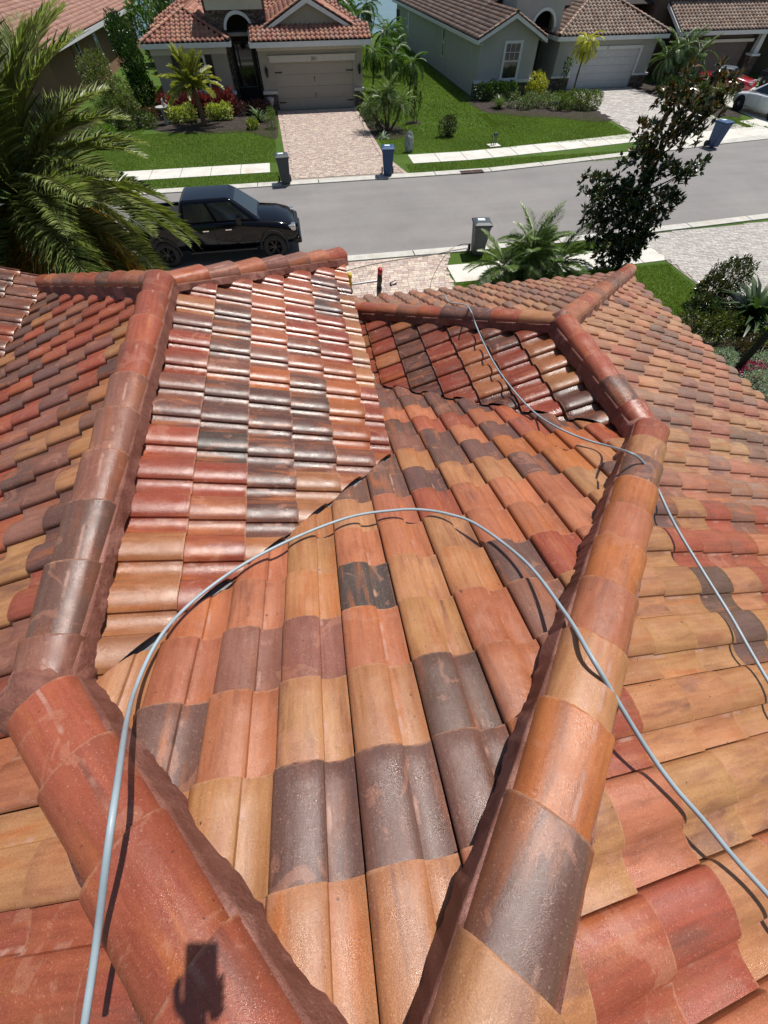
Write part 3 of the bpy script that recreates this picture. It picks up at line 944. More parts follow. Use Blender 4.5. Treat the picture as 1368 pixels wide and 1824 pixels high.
me.from_pydata(np.concatenate(jv).tolist(), [], jf)
at = me.color_attributes.new('tcol', 'FLOAT_COLOR', 'CORNER')
at.data.foreach_set('color', np.array(jc, np.float32).ravel())
uvl = me.uv_layers.new(name='UVMap')
uvl.data.foreach_set('uv', np.array(juv, np.float32).ravel())
me.polygons.foreach_set('use_smooth', [True] * len(me.polygons))
link('roof_tiles', me, M['tile_s'], house, kind='stuff')

# ---- ridge and hip caps with mortar
def cap_mesh(L, w0, w1, h0, h1, thk=0.016, mat=None, cut=None):
    """local: y runs to the butt (0), x across, z up"""
    mb = MB()
    n = 15
    rows = [-L, -L * .5, -0.012, -0.003, 0.0]
    for y in rows:
        f_ = -y / L
        w_ = w1 + (w0 - w1) * f_; h = h1 + (h0 - h1) * f_
        dz = -0.004 if y == 0 else 0
        for q in range(n):
            th = math.pi * q / (n - 1)
            cx_, sz = math.cos(th), math.sin(th)
            mb.v.append((-w_ * math.copysign(abs(cx_) ** 0.85, cx_), y, (h + dz) * sz ** 0.9 if sz > 0 else 0))
    for r_ in range(len(rows) - 1):
        for q in range(n - 1):
            a = r_ * n + q
            mb.f.append((a, a + 1, a + n + 1, a + n)); mb.c.append(None); mb.mi.append(0)
    o_ = len(mb.v); off = (len(rows) - 1) * n
    for q in range(n):
        mb.v.append(mb.v[off + q])
    for q in range(n):
        x, y, z = mb.v[off + q]
        mb.v.append((x * (1 - thk / w1), y - 0.002, max(z - thk, -0.01)))
    for q in range(n - 1):
        mb.f.append((o_ + q, o_ + q + 1, o_ + n + q + 1, o_ + n + q)); mb.c.append(None); mb.mi.append(0)
    me = mb.mesh('ridge_tile', True)
    uvl = me.uv_layers.new(name='UVMap')
    for lp in me.loops:
        v_ = me.vertices[lp.vertex_index].co
        uvl.data[lp.index].uv = (v_.x / 0.3 + .5, 1 + v_.y / (L - .07))
    me.materials.append(M['tile'])
    return me
CAPS = {}
def mortar(P0, P1, halfw, hz, kl, kr, parent, seed, rl=.03, rr=.03):
    """bedding mortar under the caps: a steep ragged wall below each cap edge and an apron of width rl / rr on the tiles"""
    r2 = np.random.RandomState(seed)
    P0, P1 = Vector(P0), Vector(P1)
    d = (P1 - P0); L = d.length; d.normalize()
    side = Vector((d.y, -d.x, 0)).normalized()
    mb = MB()
    n = max(4, int(L / 0.016))
    for sgn, k, rch in ((1, kr, rr), (-1, kl, rl)):
        ph = r2.uniform(0, 6, 6)
        def vnoise(step, m=n + 8):
            kn = r2.uniform(-1, 1, int(L / step) + 4)
            t_ = np.arange(m) * (L / n) / step
            a_ = np.minimum(t_.astype(int), len(kn) - 2); f_ = t_ - t_.astype(int); f_ = f_ * f_ * (3 - 2 * f_)
            return kn[a_] * (1 - f_) + kn[a_ + 1] * f_
        n1, n2, n3, n4 = vnoise(.21), vnoise(.07), vnoise(.028), vnoise(.11)
        i0 = len(mb.v)
        m_n = 8
        for q in range(n + 1):
            s_ = L * q / n
            p = P0 + d * s_
            reach = halfw + (.010 if rch > .05 else .002) + rch * (.62 + .40 * n1[q] + .22 * n2[q]) + .006 * n3[q] + r2.uniform(-.0015, .0015)
            inner = halfw * (.955 if rch > .05 else .985) + .003 * n4[q]
            for m_ in range(m_n):
                f_ = m_ / (m_n - 1)
                off = halfw * .6 if m_ == 0 else inner + (reach - inner) * (m_ - 1) / (m_n - 2)
                x = p.x + side.x * sgn * off; y = p.y + side.y * sgn * off
                zp = fz(k, x, y)
                edge = p.z + hz + .004
                g = (m_ - 1) / (m_n - 2)
                lift = .047 + .008 * math.sin(s_ * 17 + ph[5]) * math.sin(g * 3) + r2.uniform(-.0025, .0025)
                if m_ <= 1: z = edge
                elif rch < .05: z = edge * (1 - g) + (zp + .01) * g
                else:
                    g2 = min(1.0, g * 2.6)
                    z = edge * (1 - g2) + (zp + lift) * g2
                    if m_ == m_n - 1: z = zp - .03
                    elif m_ == m_n - 2: z = zp + lift * .8
                mb.v.append((x, y, z))
        for q in range(n):
            for m_ in range(m_n - 1):
                a = i0 + q * m_n + m_
                f_ = (a, a + m_n, a + m_n + 1, a + 1) if sgn < 0 else (a, a + 1, a + m_n + 1, a + m_n)
                mb.f.append(f_); mb.c.append(None); mb.mi.append(0)
    return mb.obj('ridge', M['mortar'], parent, smooth=True)

def cap_run(P0, P1, kl, kr, cols, top, label, w_=0.128, L=0.44, ex=0.355, seed=1, start=0.0, rl=.03, rr=.03):
    """P0 upper / far-up end, P1 butt end (lower); heights at plane intersection. caps laid with butts toward P1"""
    P0, P1 = Vector(P0), Vector(P1)
    d = (P1 - P0).normalized(); Ln = (P1 - P0).length
    base_h = top - 0.088
    ridge = mortar(P0, P1, w_, base_h, kl, kr, house, seed, rl, rr)
    ridge['label'] = label
    A = Vector((d.y, -d.x, 0)).normalized()
    N = A.cross(d)
    key = (round(w_, 3), round(L, 3))
    if key not in CAPS:
        CAPS[key] = cap_mesh(L, w_ * 0.87, w_, 0.080, 0.099)
    n = int(math.ceil((Ln - start) / ex))
    for q in range(n):
        s_ = Ln - start - q * ex
        Lq = L
        me = CAPS[key]
        if s_ < L * 0.97:
            if s_ < 0.12: break
            me = cap_mesh(s_, w_ * 0.87, w_, 0.080, 0.099)
        org = P0 + d * s_ + Vector((0, 0, base_h)) + N * rng.gauss(0.0, 0.002)
        Mt = Matrix(((A.x, d.x, N.x, org.x), (A.y, d.y, N.y, org.y), (A.z, d.z, N.z, org.z), (0, 0, 0, 1)))
        Mt = Mt @ Matrix.Rotation(rng.gauss(0, 0.008), 4, 'Z') @ Matrix.Rotation(0.034, 4, 'X') @ Matrix.Rotation(rng.gauss(0, 0.010), 4, 'Y')
        o = link('ridge_tile', me, None, ridge)
        o.matrix_world = Mt
        c = PAL[cols[q % len(cols)]]
        f_ = rng.uniform(0.92, 1.08)
        o.color = (c[0] * f_, c[1] * f_, c[2] * f_, 1)
    return ridge
z_apex = fz('C', 0, -0.757)
z1 = (fz('L', XB, 0) + fz('E', XB, 0)) / 2 - .005; z2 = fz('F', XD, 0)
# colours listed from the butt end upwards
cap_run((-0.143, -0.757, z_apex), (-1.385, 0.485, z1 - .03), 'L', 'C', 'rrrrrp', 0.195, 'near left hip capped with large plain red tiles', seed=3, start=0.03, L=0.50, ex=0.40, w_=0.138, rl=.02, rr=.02)
cap_run((-0.070, -0.757, z_apex), (2.715, 2.030, z2), 'C', 'R', 'robnsnsonbo', 0.195, 'near right hip with orange, ochre and purple brown caps', start=0.10, seed=4, w_=0.138, rl=.018, rr=.01)
cap_run((XB, 0.54, z1), (XB, 4.12, z1), 'L', 'E', 'rrrrpppbbp', 0.175, 'long ridge of the left wing running to the street', seed=5, w_=0.132, L=0.46, ex=0.375, rl=.10, rr=.015)
cap_run((XD, 2.08, z2), (XD, 3.75, z2), 'F', 'R', 'rrrbrr', 0.15, 'short ridge of the right wing', seed=6)
cap_run((XB, 4.155, z1), (0.43, 5.985, fz('E', 0.44, 0)), 'K', 'E', 'rsppsp', 0.145, 'front hip of the left wing ending above the driveway', seed=7, start=0.0, ex=0.37)
cap_run((XB, 4.155, z1), (-3.74, 6.49, fz('L', -3.74, 0)), 'L', 'K', 'rspprrb', 0.145, 'front hip of the left wing beside the palm', seed=8, rl=.03, rr=.03)
cap_run((XD, 3.782, z2), (0.20, 6.285, fz('F', 0.2, 0)), 'F', 'G', 'srrsprbbroorr', 0.145, 'front hip of the right wing behind the dark slope', seed=9)
cap_run((XD, 3.782, z2), (6.42, 7.50, fz('R', 6.42, 0)), 'G', 'R', 'ssrrppbpsspsr', 0.145, 'front hip of the right wing falling to the lawn corner', seed=10)
cap_run((-0.098, -2.6, z_apex), (-0.098, -0.78, z_apex), 'L', 'R', 'rrssr', 0.195, 'main ridge behind the camera', seed=11)
cap_run((-4.55, -1.0, fz('M', -4.55, 0) ), (-4.55, 6.25, fz('M', -4.55, 0)), 'M', 'M', 'psrp', 0.13, 'ridge at the far left edge of the roof', seed=12)

def blob(P, r, label, seed, sq=0.8, lift=0.0):
    """trowelled lump of mortar closing a junction of ridges"""
    r2 = np.random.RandomState(seed)
    bm = bmesh.new()
    bmesh.ops.create_icosphere(bm, subdivisions=4, radius=1)
    ph = r2.uniform(0, 6, 9)
    for v_ in bm.verts:
        c = v_.co
        f_ = 1 + 0.07 * math.sin(c.x * 5 + ph[0]) * math.sin(c.y * 4 + ph[1]) + 0.045 * math.sin(c.y * 9 + ph[2] + c.z * 7) + 0.025 * math.sin(c.x * 19 + ph[3]) * math.sin(c.y * 17 + ph[4])
        v_.co = Vector((c.x * r * f_, c.y * r * f_, c.z * r * sq * f_))
    for f_ in bm.faces: f_.smooth = True
    me = bpy.data.meshes.new('mortar_joint'); bm.to_mesh(me); bm.free()
    o = link('mortar_joint', me, M['mortar'], house, loc=(P[0], P[1], P[2] + lift))
    o['label'] = label
blob((XB - 0.005, 0.52, z1), 0.172, 'dark mortar collar where the left hip meets the long ridge', 21, 1.06, 0.0)
blob((XD, 2.06, z2), 0.158, 'cracked mortar at the bend of the right ridge', 22, 0.98, 0.0)
blob((XB, 4.16, z1), 0.155, 'mortar at the peak of the left wing', 23, 0.92, 0.0)
blob((XD, 3.79, z2), 0.158, 'mortar at the peak of the right wing', 24, 0.94, 0.0)
blob((-4.55, 6.25, fz('M', -4.55, 0)), 0.16, 'mortar at the end of the far left ridge', 25, 0.85, 0.0)

# valley flashings
def valley(P0, P1, w_, label, up=0.012, mat='flash'):
    P0, P1 = Vector(P0), Vector(P1)
    d = (P1 - P0).normalized(); s_ = Vector((d.y, -d.x, 0)).normalized()
    mb = MB()
    for a, b in ((-1, 0), (0, 1)):
        za = 0.30 * w_ * abs(a); zb = 0.30 * w_ * abs(b)
        mb.quad([P0 + s_ * w_ * a + Vector((0, 0, za + up)), P0 + s_ * w_ * b + Vector((0, 0, zb + up)), P1 + s_ * w_ * b + Vector((0, 0, zb + up)), P1 + s_ * w_ * a + Vector((0, 0, za + up))])
    o = mb.obj('valley_flashing', M[mat], house); o['label'] = label
valley((-1.25, 0.56, fz('E', -1.25, 0) - 0.06), (0.45, 2.26, fz('E', 0.45, 0) - 0.06), 0.04, 'grey metal valley below the glossy slope')
valley((2.65, 2.10, fz('F', 2.65, 0) - 0.06), (0.25, 4.50, fz('F', 0.25, 0) - 0.06), 0.04, 'metal valley below the dark slope')
mb = MB()
mb.prism([(0.05, 3.55), (0.62, 3.55), (0.62, 4.35), (0.05, 4.55)], 'z', 3.60, 3.745)
o = mb.obj('roof_cricket', M['flashg'], house); o['label'] = 'pale flat flashing in the dead valley corner'
# walls, fascia and soffit of the house
mb = MB()
mb.box((-3.3, -2.6, 0), (0.0, 5.9, 3.9)); 
mb.box((0.0, -2.6, 0), (5.7, 3.5, 3.05)); mb.box((0.35, 3.5, 0), (5.7, 6.9, 3.05))
mb.box((-5.1, -2.6, 0), (-3.3, 6.2, 2.7))
mb.obj('wall', M['st_own'], house)
mb = MB()
mb.box((0.385, 2.15, fz('E', .385, 0) - 0.26), (0.42, 5.9, fz('E', .385, 0) - 0.06))
mb.box((6.33, -3, fz('R', 6.35, 0) - 0.24), (6.37, 7.5, fz('R', 6.35, 0) - 0.055))
mb.box((0.1, 7.54, fz('G', 0, 7.54) - 0.24), (6.3, 7.58, fz('G', 0, 7.54) - 0.055))
mb.box((-3.9, 6.44, fz('K', 0, 6.45) - 0.24), (0.4, 6.48, fz('K', 0, 6.45) - 0.055))
mb.obj('fascia', M['cream'], house)

# ================================================================== HOSES
def spline(pts, n=12):
    P = [Vector(p) for p in pts]
    P = [P[0] + (P[0] - P[1])] + P + [P[-1] + (P[-1] - P[-2])]
    out = []
    for i in range(1, len(P) - 2):
        p0, p1, p2, p3 = P[i - 1:i + 3]
        for s_ in range(n):
            t_ = s_ / n
            out.append(0.5 * ((2 * p1) + (-p0 + p2) * t_ + (2 * p0 - 5 * p1 + 4 * p2 - p3) * t_ ** 2 + (-p0 + 3 * p1 - 3 * p2 + p3) * t_ ** 3))
    out.append(P[-2])
    return out
H1 = [(-0.782, -0.376, 5.584), (-0.765, -0.231, 5.621), (-0.716, 0.060, 5.733), (-1.002, 0.455, 5.217), (-0.958, 0.766, 5.095), (-0.733, 1.041, 4.996), (-0.398, 1.255, 4.915), (0.001, 1.401, 4.860), (0.305, 1.407, 4.857), (0.488, 1.370, 4.872), (0.652, 1.282, 4.905), (0.787, 1.142, 4.958), (0.917, 0.792, 5.100), (0.899, 0.436, 5.304), (0.834, 0.221, 5.473), (0.886, 0.087, 5.413), (0.981, -0.105, 5.297), (1.040, -0.240, 5.255), (1.106, -0.349, 5.220), (1.170, -0.478, 5.191), (1.245, -0.609, 5.163), (1.42, -0.95, 5.10), (1.75, -1.45, 4.97), (2.35, -1.95, 4.745), (3.3, -2.2, 4.385)]
H2 = [(2.021, 6.986, 3.200), (2.071, 6.236, 3.700), (1.955, 5.530, 3.957), (2.002, 5.010, 4.183), (1.835, 4.381, 4.461), (1.893, 4.307, 4.341), (1.887, 3.918, 4.309), (1.891, 3.464, 4.300), (1.935, 2.982, 4.317), (2.002, 2.637, 4.342), (1.927, 2.210, 4.584), (2.039, 1.966, 4.657), (2.122, 1.781, 4.746), (1.898, 1.434, 5.091), (2.031, 1.431, 5.001), (2.150, 1.370, 4.886), (2.181, 1.219, 4.814), (2.118, 0.962, 4.833), (2.079, 0.655, 4.848), (2.052, 0.372, 4.858), (2.014, 0.157, 4.872), (1.988, -0.047, 4.882), (1.98, -0.40, 4.885), (2.12, -0.95, 4.83), (2.55, -1.45, 4.67), (3.5, -1.75, 4.31)]
mb = MB(); mb.tube(spline(H1), 0.0092, 10)
mb.obj('grey_hose', M['hose'], smooth=True, label='blue grey hose arching over the central tiles and the near right hip', cat='hose')
mb = MB(); mb.tube(spline(H2), 0.0085, 10)
mb.obj('grey_hose', M['hose'], smooth=True, label='grey hose coming up over the far right wing and down the pale slope', cat='hose')

# ================================================================== NEIGHBOUR HOUSES
def far_tiles(name, parent, org, D2, width_rng, length, slope, cols, test, seed, prof=None, ex=0.34, tw=0.31):
    """field of S-tiles on one slope. org: eave point (x,y,z), D2: plan downslope dir, tiles laid from eave upwards; test(x,y)->keep"""
    r2 = np.random.RandomState(seed)
    D = Vector((D2[0], D2[1], -slope)).normalized()
    A = Vector((D2[1], -D2[0], 0)).normalized()
    N = A.cross(D)
    pr = np.array([(0.0, 0.012), (0.06, 0.045), (0.30, 0.068), (0.54, 0.045), (0.62, 0.008), (0.82, 0.0), (1.0, 0.012)])
    n = len(pr)
    tv = []
    for y, dz in ((-ex - 0.03, 0), (0, 0), (-0.002, -0.035)):
        for u, h in pr:
            tv.append((u * tw, y, h + y * 0.028 / ex + dz))
    tv = np.array(tv)
    tf = []
    for r_ in (0, 1):
        for q in range(n - 1):
            a = r_ * n + q
            tf.append((a, a + 1, a + n + 1, a + n))
    tf = np.array(tf)
    Rm = np.array([[A.x, D.x, N.x], [A.y, D.y, N.y], [A.z, D.z, N.z]])
    V, Fc, C = [], [], []
    b = 0
    w0, w1 = width_rng
    i0, i1 = int(math.floor(w0 / tw)), int(math.ceil(w1 / tw))
    for j in range(int(length / ex) + 1):
        for i in range(i0, i1):
            p = Vector(org) + A * (i * tw) - D * (j * ex)
            c = p + A * tw / 2 - D * ex / 2
            if not test(c.x, c.y):
                continue
            V.append(tv @ Rm.T + np.array(p) + np.array(N) * r2.uniform(-.003, .003))
            Fc.append(tf + b); b += len(tv)
            cc = np.array(cols[r2.randint(len(cols))]) * r2.uniform(.88, 1.1)
            C.append(np.tile(np.append(cc, r2.rand()), (len(tf), 1)))
    V = np.concatenate(V); Fc = np.concatenate(Fc); C = np.concatenate(C)
    me = np_mesh(name, V, Fc, C, 4, True, uv=np.tile(np.array([[.1, .3], [.5, .3], [.5, .6], [.1, .6]]), (len(Fc), 1)))
    return link(name, me, M['tile_far'], parent, kind='stuff')

def far_caps(P0, P1, cols, parent, r=0.13, ex=0.38, seed=1):
    """ridge caps with butts towards P1; each a part"""
    r2 = random.Random(seed)
    P0, P1 = Vector(P0), Vector(P1)
    d = (P1 - P0).normalized(); L = (P1 - P0).length
    A = Vector((d.y, -d.x, 0)).normalized(); N = A.cross(d)
    key = ('far', r)
    if key not in CAPS:
        me = cap_mesh(ex + 0.06, r * 0.88, r, r * .70, r * .85, 0.02)
        me2 = me.copy(); me2.materials.clear(); me2.materials.append(M['farcap'])
        CAPS[key] = me2
    for q in range(int(L / ex) + 1):
        s_ = L - q * ex
        if s_ < ex * .6: break
        org = P0 + d * s_ + Vector((0, 0, 0.045))
        Mt = Matrix(((A.x, d.x, N.x, org.x), (A.y, d.y, N.y, org.y), (A.z, d.z, N.z, org.z), (0, 0, 0, 1))) @ Matrix.Rotation(0.05, 4, 'X')
        o = link('ridge_tile', CAPS[key], None, parent)
        o.matrix_world = Mt
        c = r2.choice(cols); f_ = r2.uniform(.9, 1.1)
        o.color = (c[0] * f_, c[1] * f_, c[2] * f_, 1)
M['farcap'] = tile_mat('weathered_ridge_tile', False, 0.55, 0.8, 0.3)

def slab_poly(mb, pts3, th=0.06):
    n = len(pts3); i0 = len(mb.v)
    mb.v += [tuple(p) for p in pts3] + [(p[0], p[1], p[2] - th) for p in pts3]
    mb.f.append(tuple(range(i0, i0 + n))); mb.f.append(tuple(reversed(range(i0 + n, i0 + 2 * n))))
    mb.c += [None, None]; mb.mi += [0, 0]
    for q in range(n):
        w_ = (q + 1) % n
        mb.f.append((i0 + q, i0 + n + q, i0 + n + w_, i0 + w_)); mb.c.append(None); mb.mi.append(0)

def wallbox(name, a, b, mat, parent, **kw):
    mb = MB(); mb.box(a, b)
    return mb.obj(name, mat, parent, **kw)

def window(parent, face, c, w_, h, frame=0.09, mull=True, mat='white', depth=0.05, bars=False):
    """face: '-y' front wall at y=c[1]; '+x' wall looking right; '-x' wall looking left. c = centre of the opening on the wall plane"""
    x, y, z = c
    fm = MB()
    def bx(mb, u0, u1, z0, z1, d0, d1, mi=0):
        if face == '-y': mb.box((x + u0, y - d1, z + z0), (x + u1, y - d0, z + z1), mi=mi)
        elif face == '+x': mb.box((x + d0, y + u0, z + z0), (x + d1, y + u1, z + z1), mi=mi)
        else: mb.box((x - d1, y + u0, z + z0), (x - d0, y + u1, z + z1), mi=mi)
    W2, H2_ = w_ / 2, h / 2
    bx(fm, -W2 - frame, -W2, -H2_ - frame, H2_ + frame, 0.001, depth)
    bx(fm, W2, W2 + frame, -H2_ - frame, H2_ + frame, 0.001, depth)
    bx(fm, -W2, W2, H2_, H2_ + frame, 0.001, depth)
    bx(fm, -W2, W2, -H2_ - frame, -H2_, 0.001, depth + 0.02)
    o = fm.obj('window', M[mat], parent)
    g_ = MB(); bx(g_, -W2, W2, -H2_, H2_, 0.002, 0.012)
    g_.obj('pane', M['glass'], o)
    s_ = MB()
    if mull:
        bx(s_, -W2, W2, -0.03, 0.03, 0.012, 0.035)
    bx(s_, -W2, -W2 + 0.04, -H2_, H2_, 0.012, 0.03); bx(s_, W2 - 0.04, W2, -H2_, H2_, 0.012, 0.03)
    if bars:
        for q in (-W2 / 3, W2 / 3): bx(s_, q - 0.012, q + 0.012, 0.03, H2_, 0.012, 0.02)
        bx(s_, -W2 + .04, W2 - .04, H2_ / 2 - 0.012, H2_ / 2 + 0.012, 0.0125, 0.0195)
    s_.obj('sash', M['white'], o)
    return o

def garage_door(parent, x0, x1, y, z1, mat, rows=4, cols=8, hardware=False):
    """sectional door recessed in the wall, front at y"""
    mb = MB(); rh = z1 / rows
    for r_ in range(rows):
        mb.box((x0, y, r_ * rh + 0.008), (x1, y + 0.05, (r_ + 1) * rh - 0.008))
        for c_ in range(cols):
            w_ = (x1 - x0) / cols
            a = x0 + c_ * w_ + 0.07; b = x0 + (c_ + 1) * w_ - 0.07
            mb.box((a, y - 0.014, r_ * rh + 0.10), (b, y - 0.0005, (r_ + 1) * rh - 0.10))
    mb.box((x0, y + 0.03, 0), (x1, y + 0.06, z1))
    o = mb.obj('garage_door', mat, parent)
    if hardware:
        for (a, b, z) in ((x0 + 0.02, x0 + 0.50, z1 * .80), (x1 - 0.50, x1 - 0.02, z1 * .80), (x0 + 0.02, x0 + 0.50, z1 * .17), (x1 - 0.50, x1 - 0.02, z1 * .17)):
            h = MB(); h.box((a, y - 0.035, z - 0.03), (b, y - 0.015, z + 0.03)); h.obj('strap_hinge', M['black'], o)
        xc = (x0 + x1) / 2
        for z in (z1 * .64, z1 * .30):
            h = MB(); h.box((xc - 0.06, y - 0.045, z - 0.10), (xc - 0.03, y - 0.015, z + 0.10)); h.box((xc - 0.075, y - 0.03, z + 0.04), (xc - 0.015, y - 0.016, z + 0.12)); h.obj('pull_handle', M['black'], o)
    return o

def lantern(parent, x, y, z):
    o = MB(); o.lathe([(0.02, -0.20), (0.07, -0.17), (0.10, 0.12), (0.12, 0.13), (0.03, 0.26), (0.0, 0.30)], 6, x, y - 0.14)
    for q in range(len(o.v)): o.v[q] = (o.v[q][0], o.v[q][1], o.v[q][2] + z)
    o.box((x - 0.04, y - 0.03, z - 0.1), (x + 0.04, y, z + 0.25)); o.tube([(x, y - 0.02, z + 0.2), (x, y - 0.14, z + 0.33), (x, y - 0.14, z + 0.28)], 0.012, 6)
    q = o.obj('wall_lantern', M['black'], parent)
    g_ = MB(); g_.lathe([(0.055, -0.14), (0.085, 0.11)], 6, x, y - 0.14)
    for k in range(len(g_.v)): g_.v[k] = (g_.v[k][0] * 1.0, g_.v[k][1], g_.v[k][2] + z)
    g_.obj('lantern_glass', M['sticker'], q)
    return q

def text_obj(txt, size, loc, rot, mat, parent, ext=0.004, name='house_number'):
    cu_ = bpy.data.curves.new(name, 'FONT'); cu_.body = txt; cu_.size = size; cu_.extrude = ext; cu_.align_x = 'CENTER'; cu_.align_y = 'CENTER'
    t_ = bpy.data.objects.new('tmp', cu_); COL.objects.link(t_)
    bpy.context.view_layer.update()
    me = bpy.data.meshes.new_from_object(t_.evaluated_get(bpy.context.evaluated_depsgraph_get()))
    bpy.data.objects.remove(t_)
    me.materials.clear()
    return link(name, me, mat, parent, loc=loc, rot=rot)

PINKT = [(0.47, 0.225, 0.165), (0.52, 0.29, 0.19), (0.40, 0.18, 0.145), (0.50, 0.24, 0.16), (0.43, 0.25, 0.19)]
FADET = [(0.42, 0.245, 0.195), (0.46, 0.28, 0.215), (0.38, 0.22, 0.18)]
GREYT = [(0.27, 0.215, 0.18), (0.32, 0.26, 0.215), (0.23, 0.18, 0.155), (0.36, 0.29, 0.235)]
TANT = [(0.42, 0.33, 0.26), (0.46, 0.37, 0.29), (0.33, 0.255, 0.205)]
sl = 0.42
# ---------- beige house across the street
B = thing('beige_house', 'beige stucco house with pink tiled roofs, arched stone entry and garage numbered 2831', 'house')
wallbox('wall', (-1.4, 40.05, 0), (5.5, 47, 3.1), M['st_beige'], B)
# cut-out look of the garage: jambs around a recessed door
for a, b in (((-1.4, 39.9, 0), (-0.50, 40.05, 3.1)), ((4.86, 39.9, 0), (5.5, 40.05, 3.1)), ((-0.50, 39.9, 2.25), (4.86, 40.05, 3.1))):
    wallbox('wall', a, b, M['st_beige'], B)
garage_door(B, -0.50, 4.86, 39.985, 2.25, M['door_b'], hardware=True)
wallbox('trim', (-0.72, 39.83, 2.26), (5.0, 39.9, 2.50), M['cream'], B)
wallbox('trim', (-0.80, 39.80, 2.50), (5.08, 39.9, 2.56), M['cream'], B)
text_obj('2831', 0.23, (2.25, 39.822, 2.38), (R_(90), 0, 0), M['black'], B)
wallbox('frieze', (-1.45, 39.82, 2.78), (5.55, 39.9, 3.10), M['cream'], B)
for q in range(9):
    wallbox('bracket', (-1.30 + q * 0.82, 39.55, 2.86), (-1.16 + q * 0.82, 39.82, 3.08), M['cream'], B)
for a, b in ((-1.44, -0.53), (4.9, 5.54)):
    wallbox('stone_veneer', (a, 39.80, 0), (b, 39.898, 0.84), M['stone'], B)
    wallbox('sill', (a - 0.04, 39.74, 0.84), (b + 0.04, 39.897, 0.98), M['cream'], B)
lantern(B, -1.02, 39.9, 1.82); lantern(B, 5.28, 39.9, 1.82)
# garage gable roof, ridge along y at x=2.15
ex0, ex1, ez = -1.80, 6.08, 3.22
rz_ = ez + sl * (ex1 - ex0) / 2; rx = (ex0 + ex1) / 2
mb = MB()
slab_poly(mb, [(ex0, 40.3, ez), (rx, 40.3, rz_), (rx, 48, rz_), (ex0, 48, ez)][::-1])
slab_poly(mb, [(ex1, 40.3, ez), (ex1, 48, ez), (rx, 48, rz_), (rx, 40.3, rz_)][::-1])
slab_poly(mb, [(ex0, 39.3, ez - 0.02), (ex1, 39.3, ez - 0.02), (ex1, 40.9, ez + 0.6), (ex0, 40.9, ez + 0.6)])
slab_poly(mb, [(ex0, 39.3, ez - 0.02), (ex0, 40.9, ez - 0.02), (ex1, 40.9, ez - 0.02), (ex1, 39.3, ez - 0.02)])
mb.obj('roof', M['felt'], B)
far_tiles('roof_tiles', B, (ex0, 40.35, ez + .03), (-1, 0), (0, 7.6), 4.4, sl, PINKT, lambda x, y: x < rx and 40.35 < y < 48, 1)
far_tiles('roof_tiles', B, (ex1, 48, ez + .03), (1, 0), (0, 7.6), 4.4, sl, PINKT, lambda x, y: x > rx and 40.35 < y < 48, 2)
far_tiles('roof_tiles', B, (ex0 + .1, 39.28, ez + .03), (0, -1), (-7.8, 0.0), 1.2, 0.42, PINKT, lambda x, y: True, 3) if False else None
far_tiles('roof_tiles', B, (ex1 - .02, 39.25, ez + .03), (0, -1), (0, 7.9), 1.15, 0.42, PINKT, lambda x, y: ex0 < x < ex1, 3)
far_caps((rx, 47.5, rz_ + .02), (rx, 40.3, rz_ + .02), PINKT, B, seed=2)
far_caps((rx, 40.33, rz_), (ex0 + .05, 40.33, ez + .05), PINKT, B, r=0.11, seed=3)
far_caps((rx, 40.33, rz_), (ex1 - .05, 40.33, ez + .05), PINKT, B, r=0.11, seed=4)
mb = MB(); mb.prism([(ex0 + .75, ez + .15), (ex1 - .75, ez + .15), (rx, rz_ - .18)], 'y', 40.52, 40.6); mb.obj('gable_wall', M['st_beige'], B)
mb = MB()
for s0, s1 in ((ex0, rx), (ex1, rx)):
    mb.prism([(s0, ez - .04), (s0 + (s1 - s0) * .09, ez - .04), (s1, rz_ - .26), (s1, rz_ - 0.03)] if s0 < s1 else [(s0, ez - .04), (s1, rz_ - .03), (s1, rz_ - .26), (s0 + (s1 - s0) * .09, ez - .04)], 'y', 40.24, 40.30)
mb.obj('bargeboard', M['white'], B)
wallbox('fascia', (ex0, 39.24, ez - 0.26), (ex1, 39.30, ez - 0.03), M['white'], B)
wallbox('fascia', (ex1 - 0.002, 39.3, ez - 0.24), (ex1 + .04, 48, ez - 0.03), M['white'], B)
wallbox('fascia', (ex0 - 0.04, 39.3, ez - 0.24), (ex0 + .002, 41.2, ez - 0.03), M['white'], B)
# left wing: hip roof
lx0, lx1, ly = -8.55, -3.05, 40.1
wallbox('wall', (-8.15, 40.5, 0), (-3.45, 50, 3.0), M['st_beige'], B)
wallbox('stone_veneer', (-8.19, 40.40, 0), (-3.38, 40.498, 0.82), M['stone'], B)
wallbox('sill', (-8.25, 40.32, 0.82), (-3.32, 40.497, 0.98), M['white'], B)
wallbox('frieze', (-8.2, 40.42, 2.66), (-3.4, 40.5, 3.0), M['cream'], B)
window(B, '-y', (-5.75, 40.5, 1.80), 1.5, 1.45, bars=True)
for sx_ in (-7.02, -4.86):
    mb = MB(); mb.box((sx_, 40.44, 1.02), (sx_ + 0.40, 40.498, 2.62))
    for q in range(14): mb.box((sx_ + .05, 40.425, 1.08 + q * .108), (sx_ + .35, 40.439, 1.14 + q * .108))
    mb.obj('shutter', M['black'], B)
hw = (lx1 - lx0) / 2; lcx = (lx0 + lx1) / 2; az = 3.2 + sl * hw
mb = MB()
slab_poly(mb, [(lx0, ly, 3.2), (lx1, ly, 3.2), (lcx, ly + hw, az)])
slab_poly(mb, [(lx0, ly, 3.2), (lcx, ly + hw, az), (lcx, 52, az), (lx0, 52, 3.2)])
slab_poly(mb, [(lx1, ly, 3.2), (lx1, 52, 3.2), (lcx, 52, az), (lcx, ly + hw, az)])
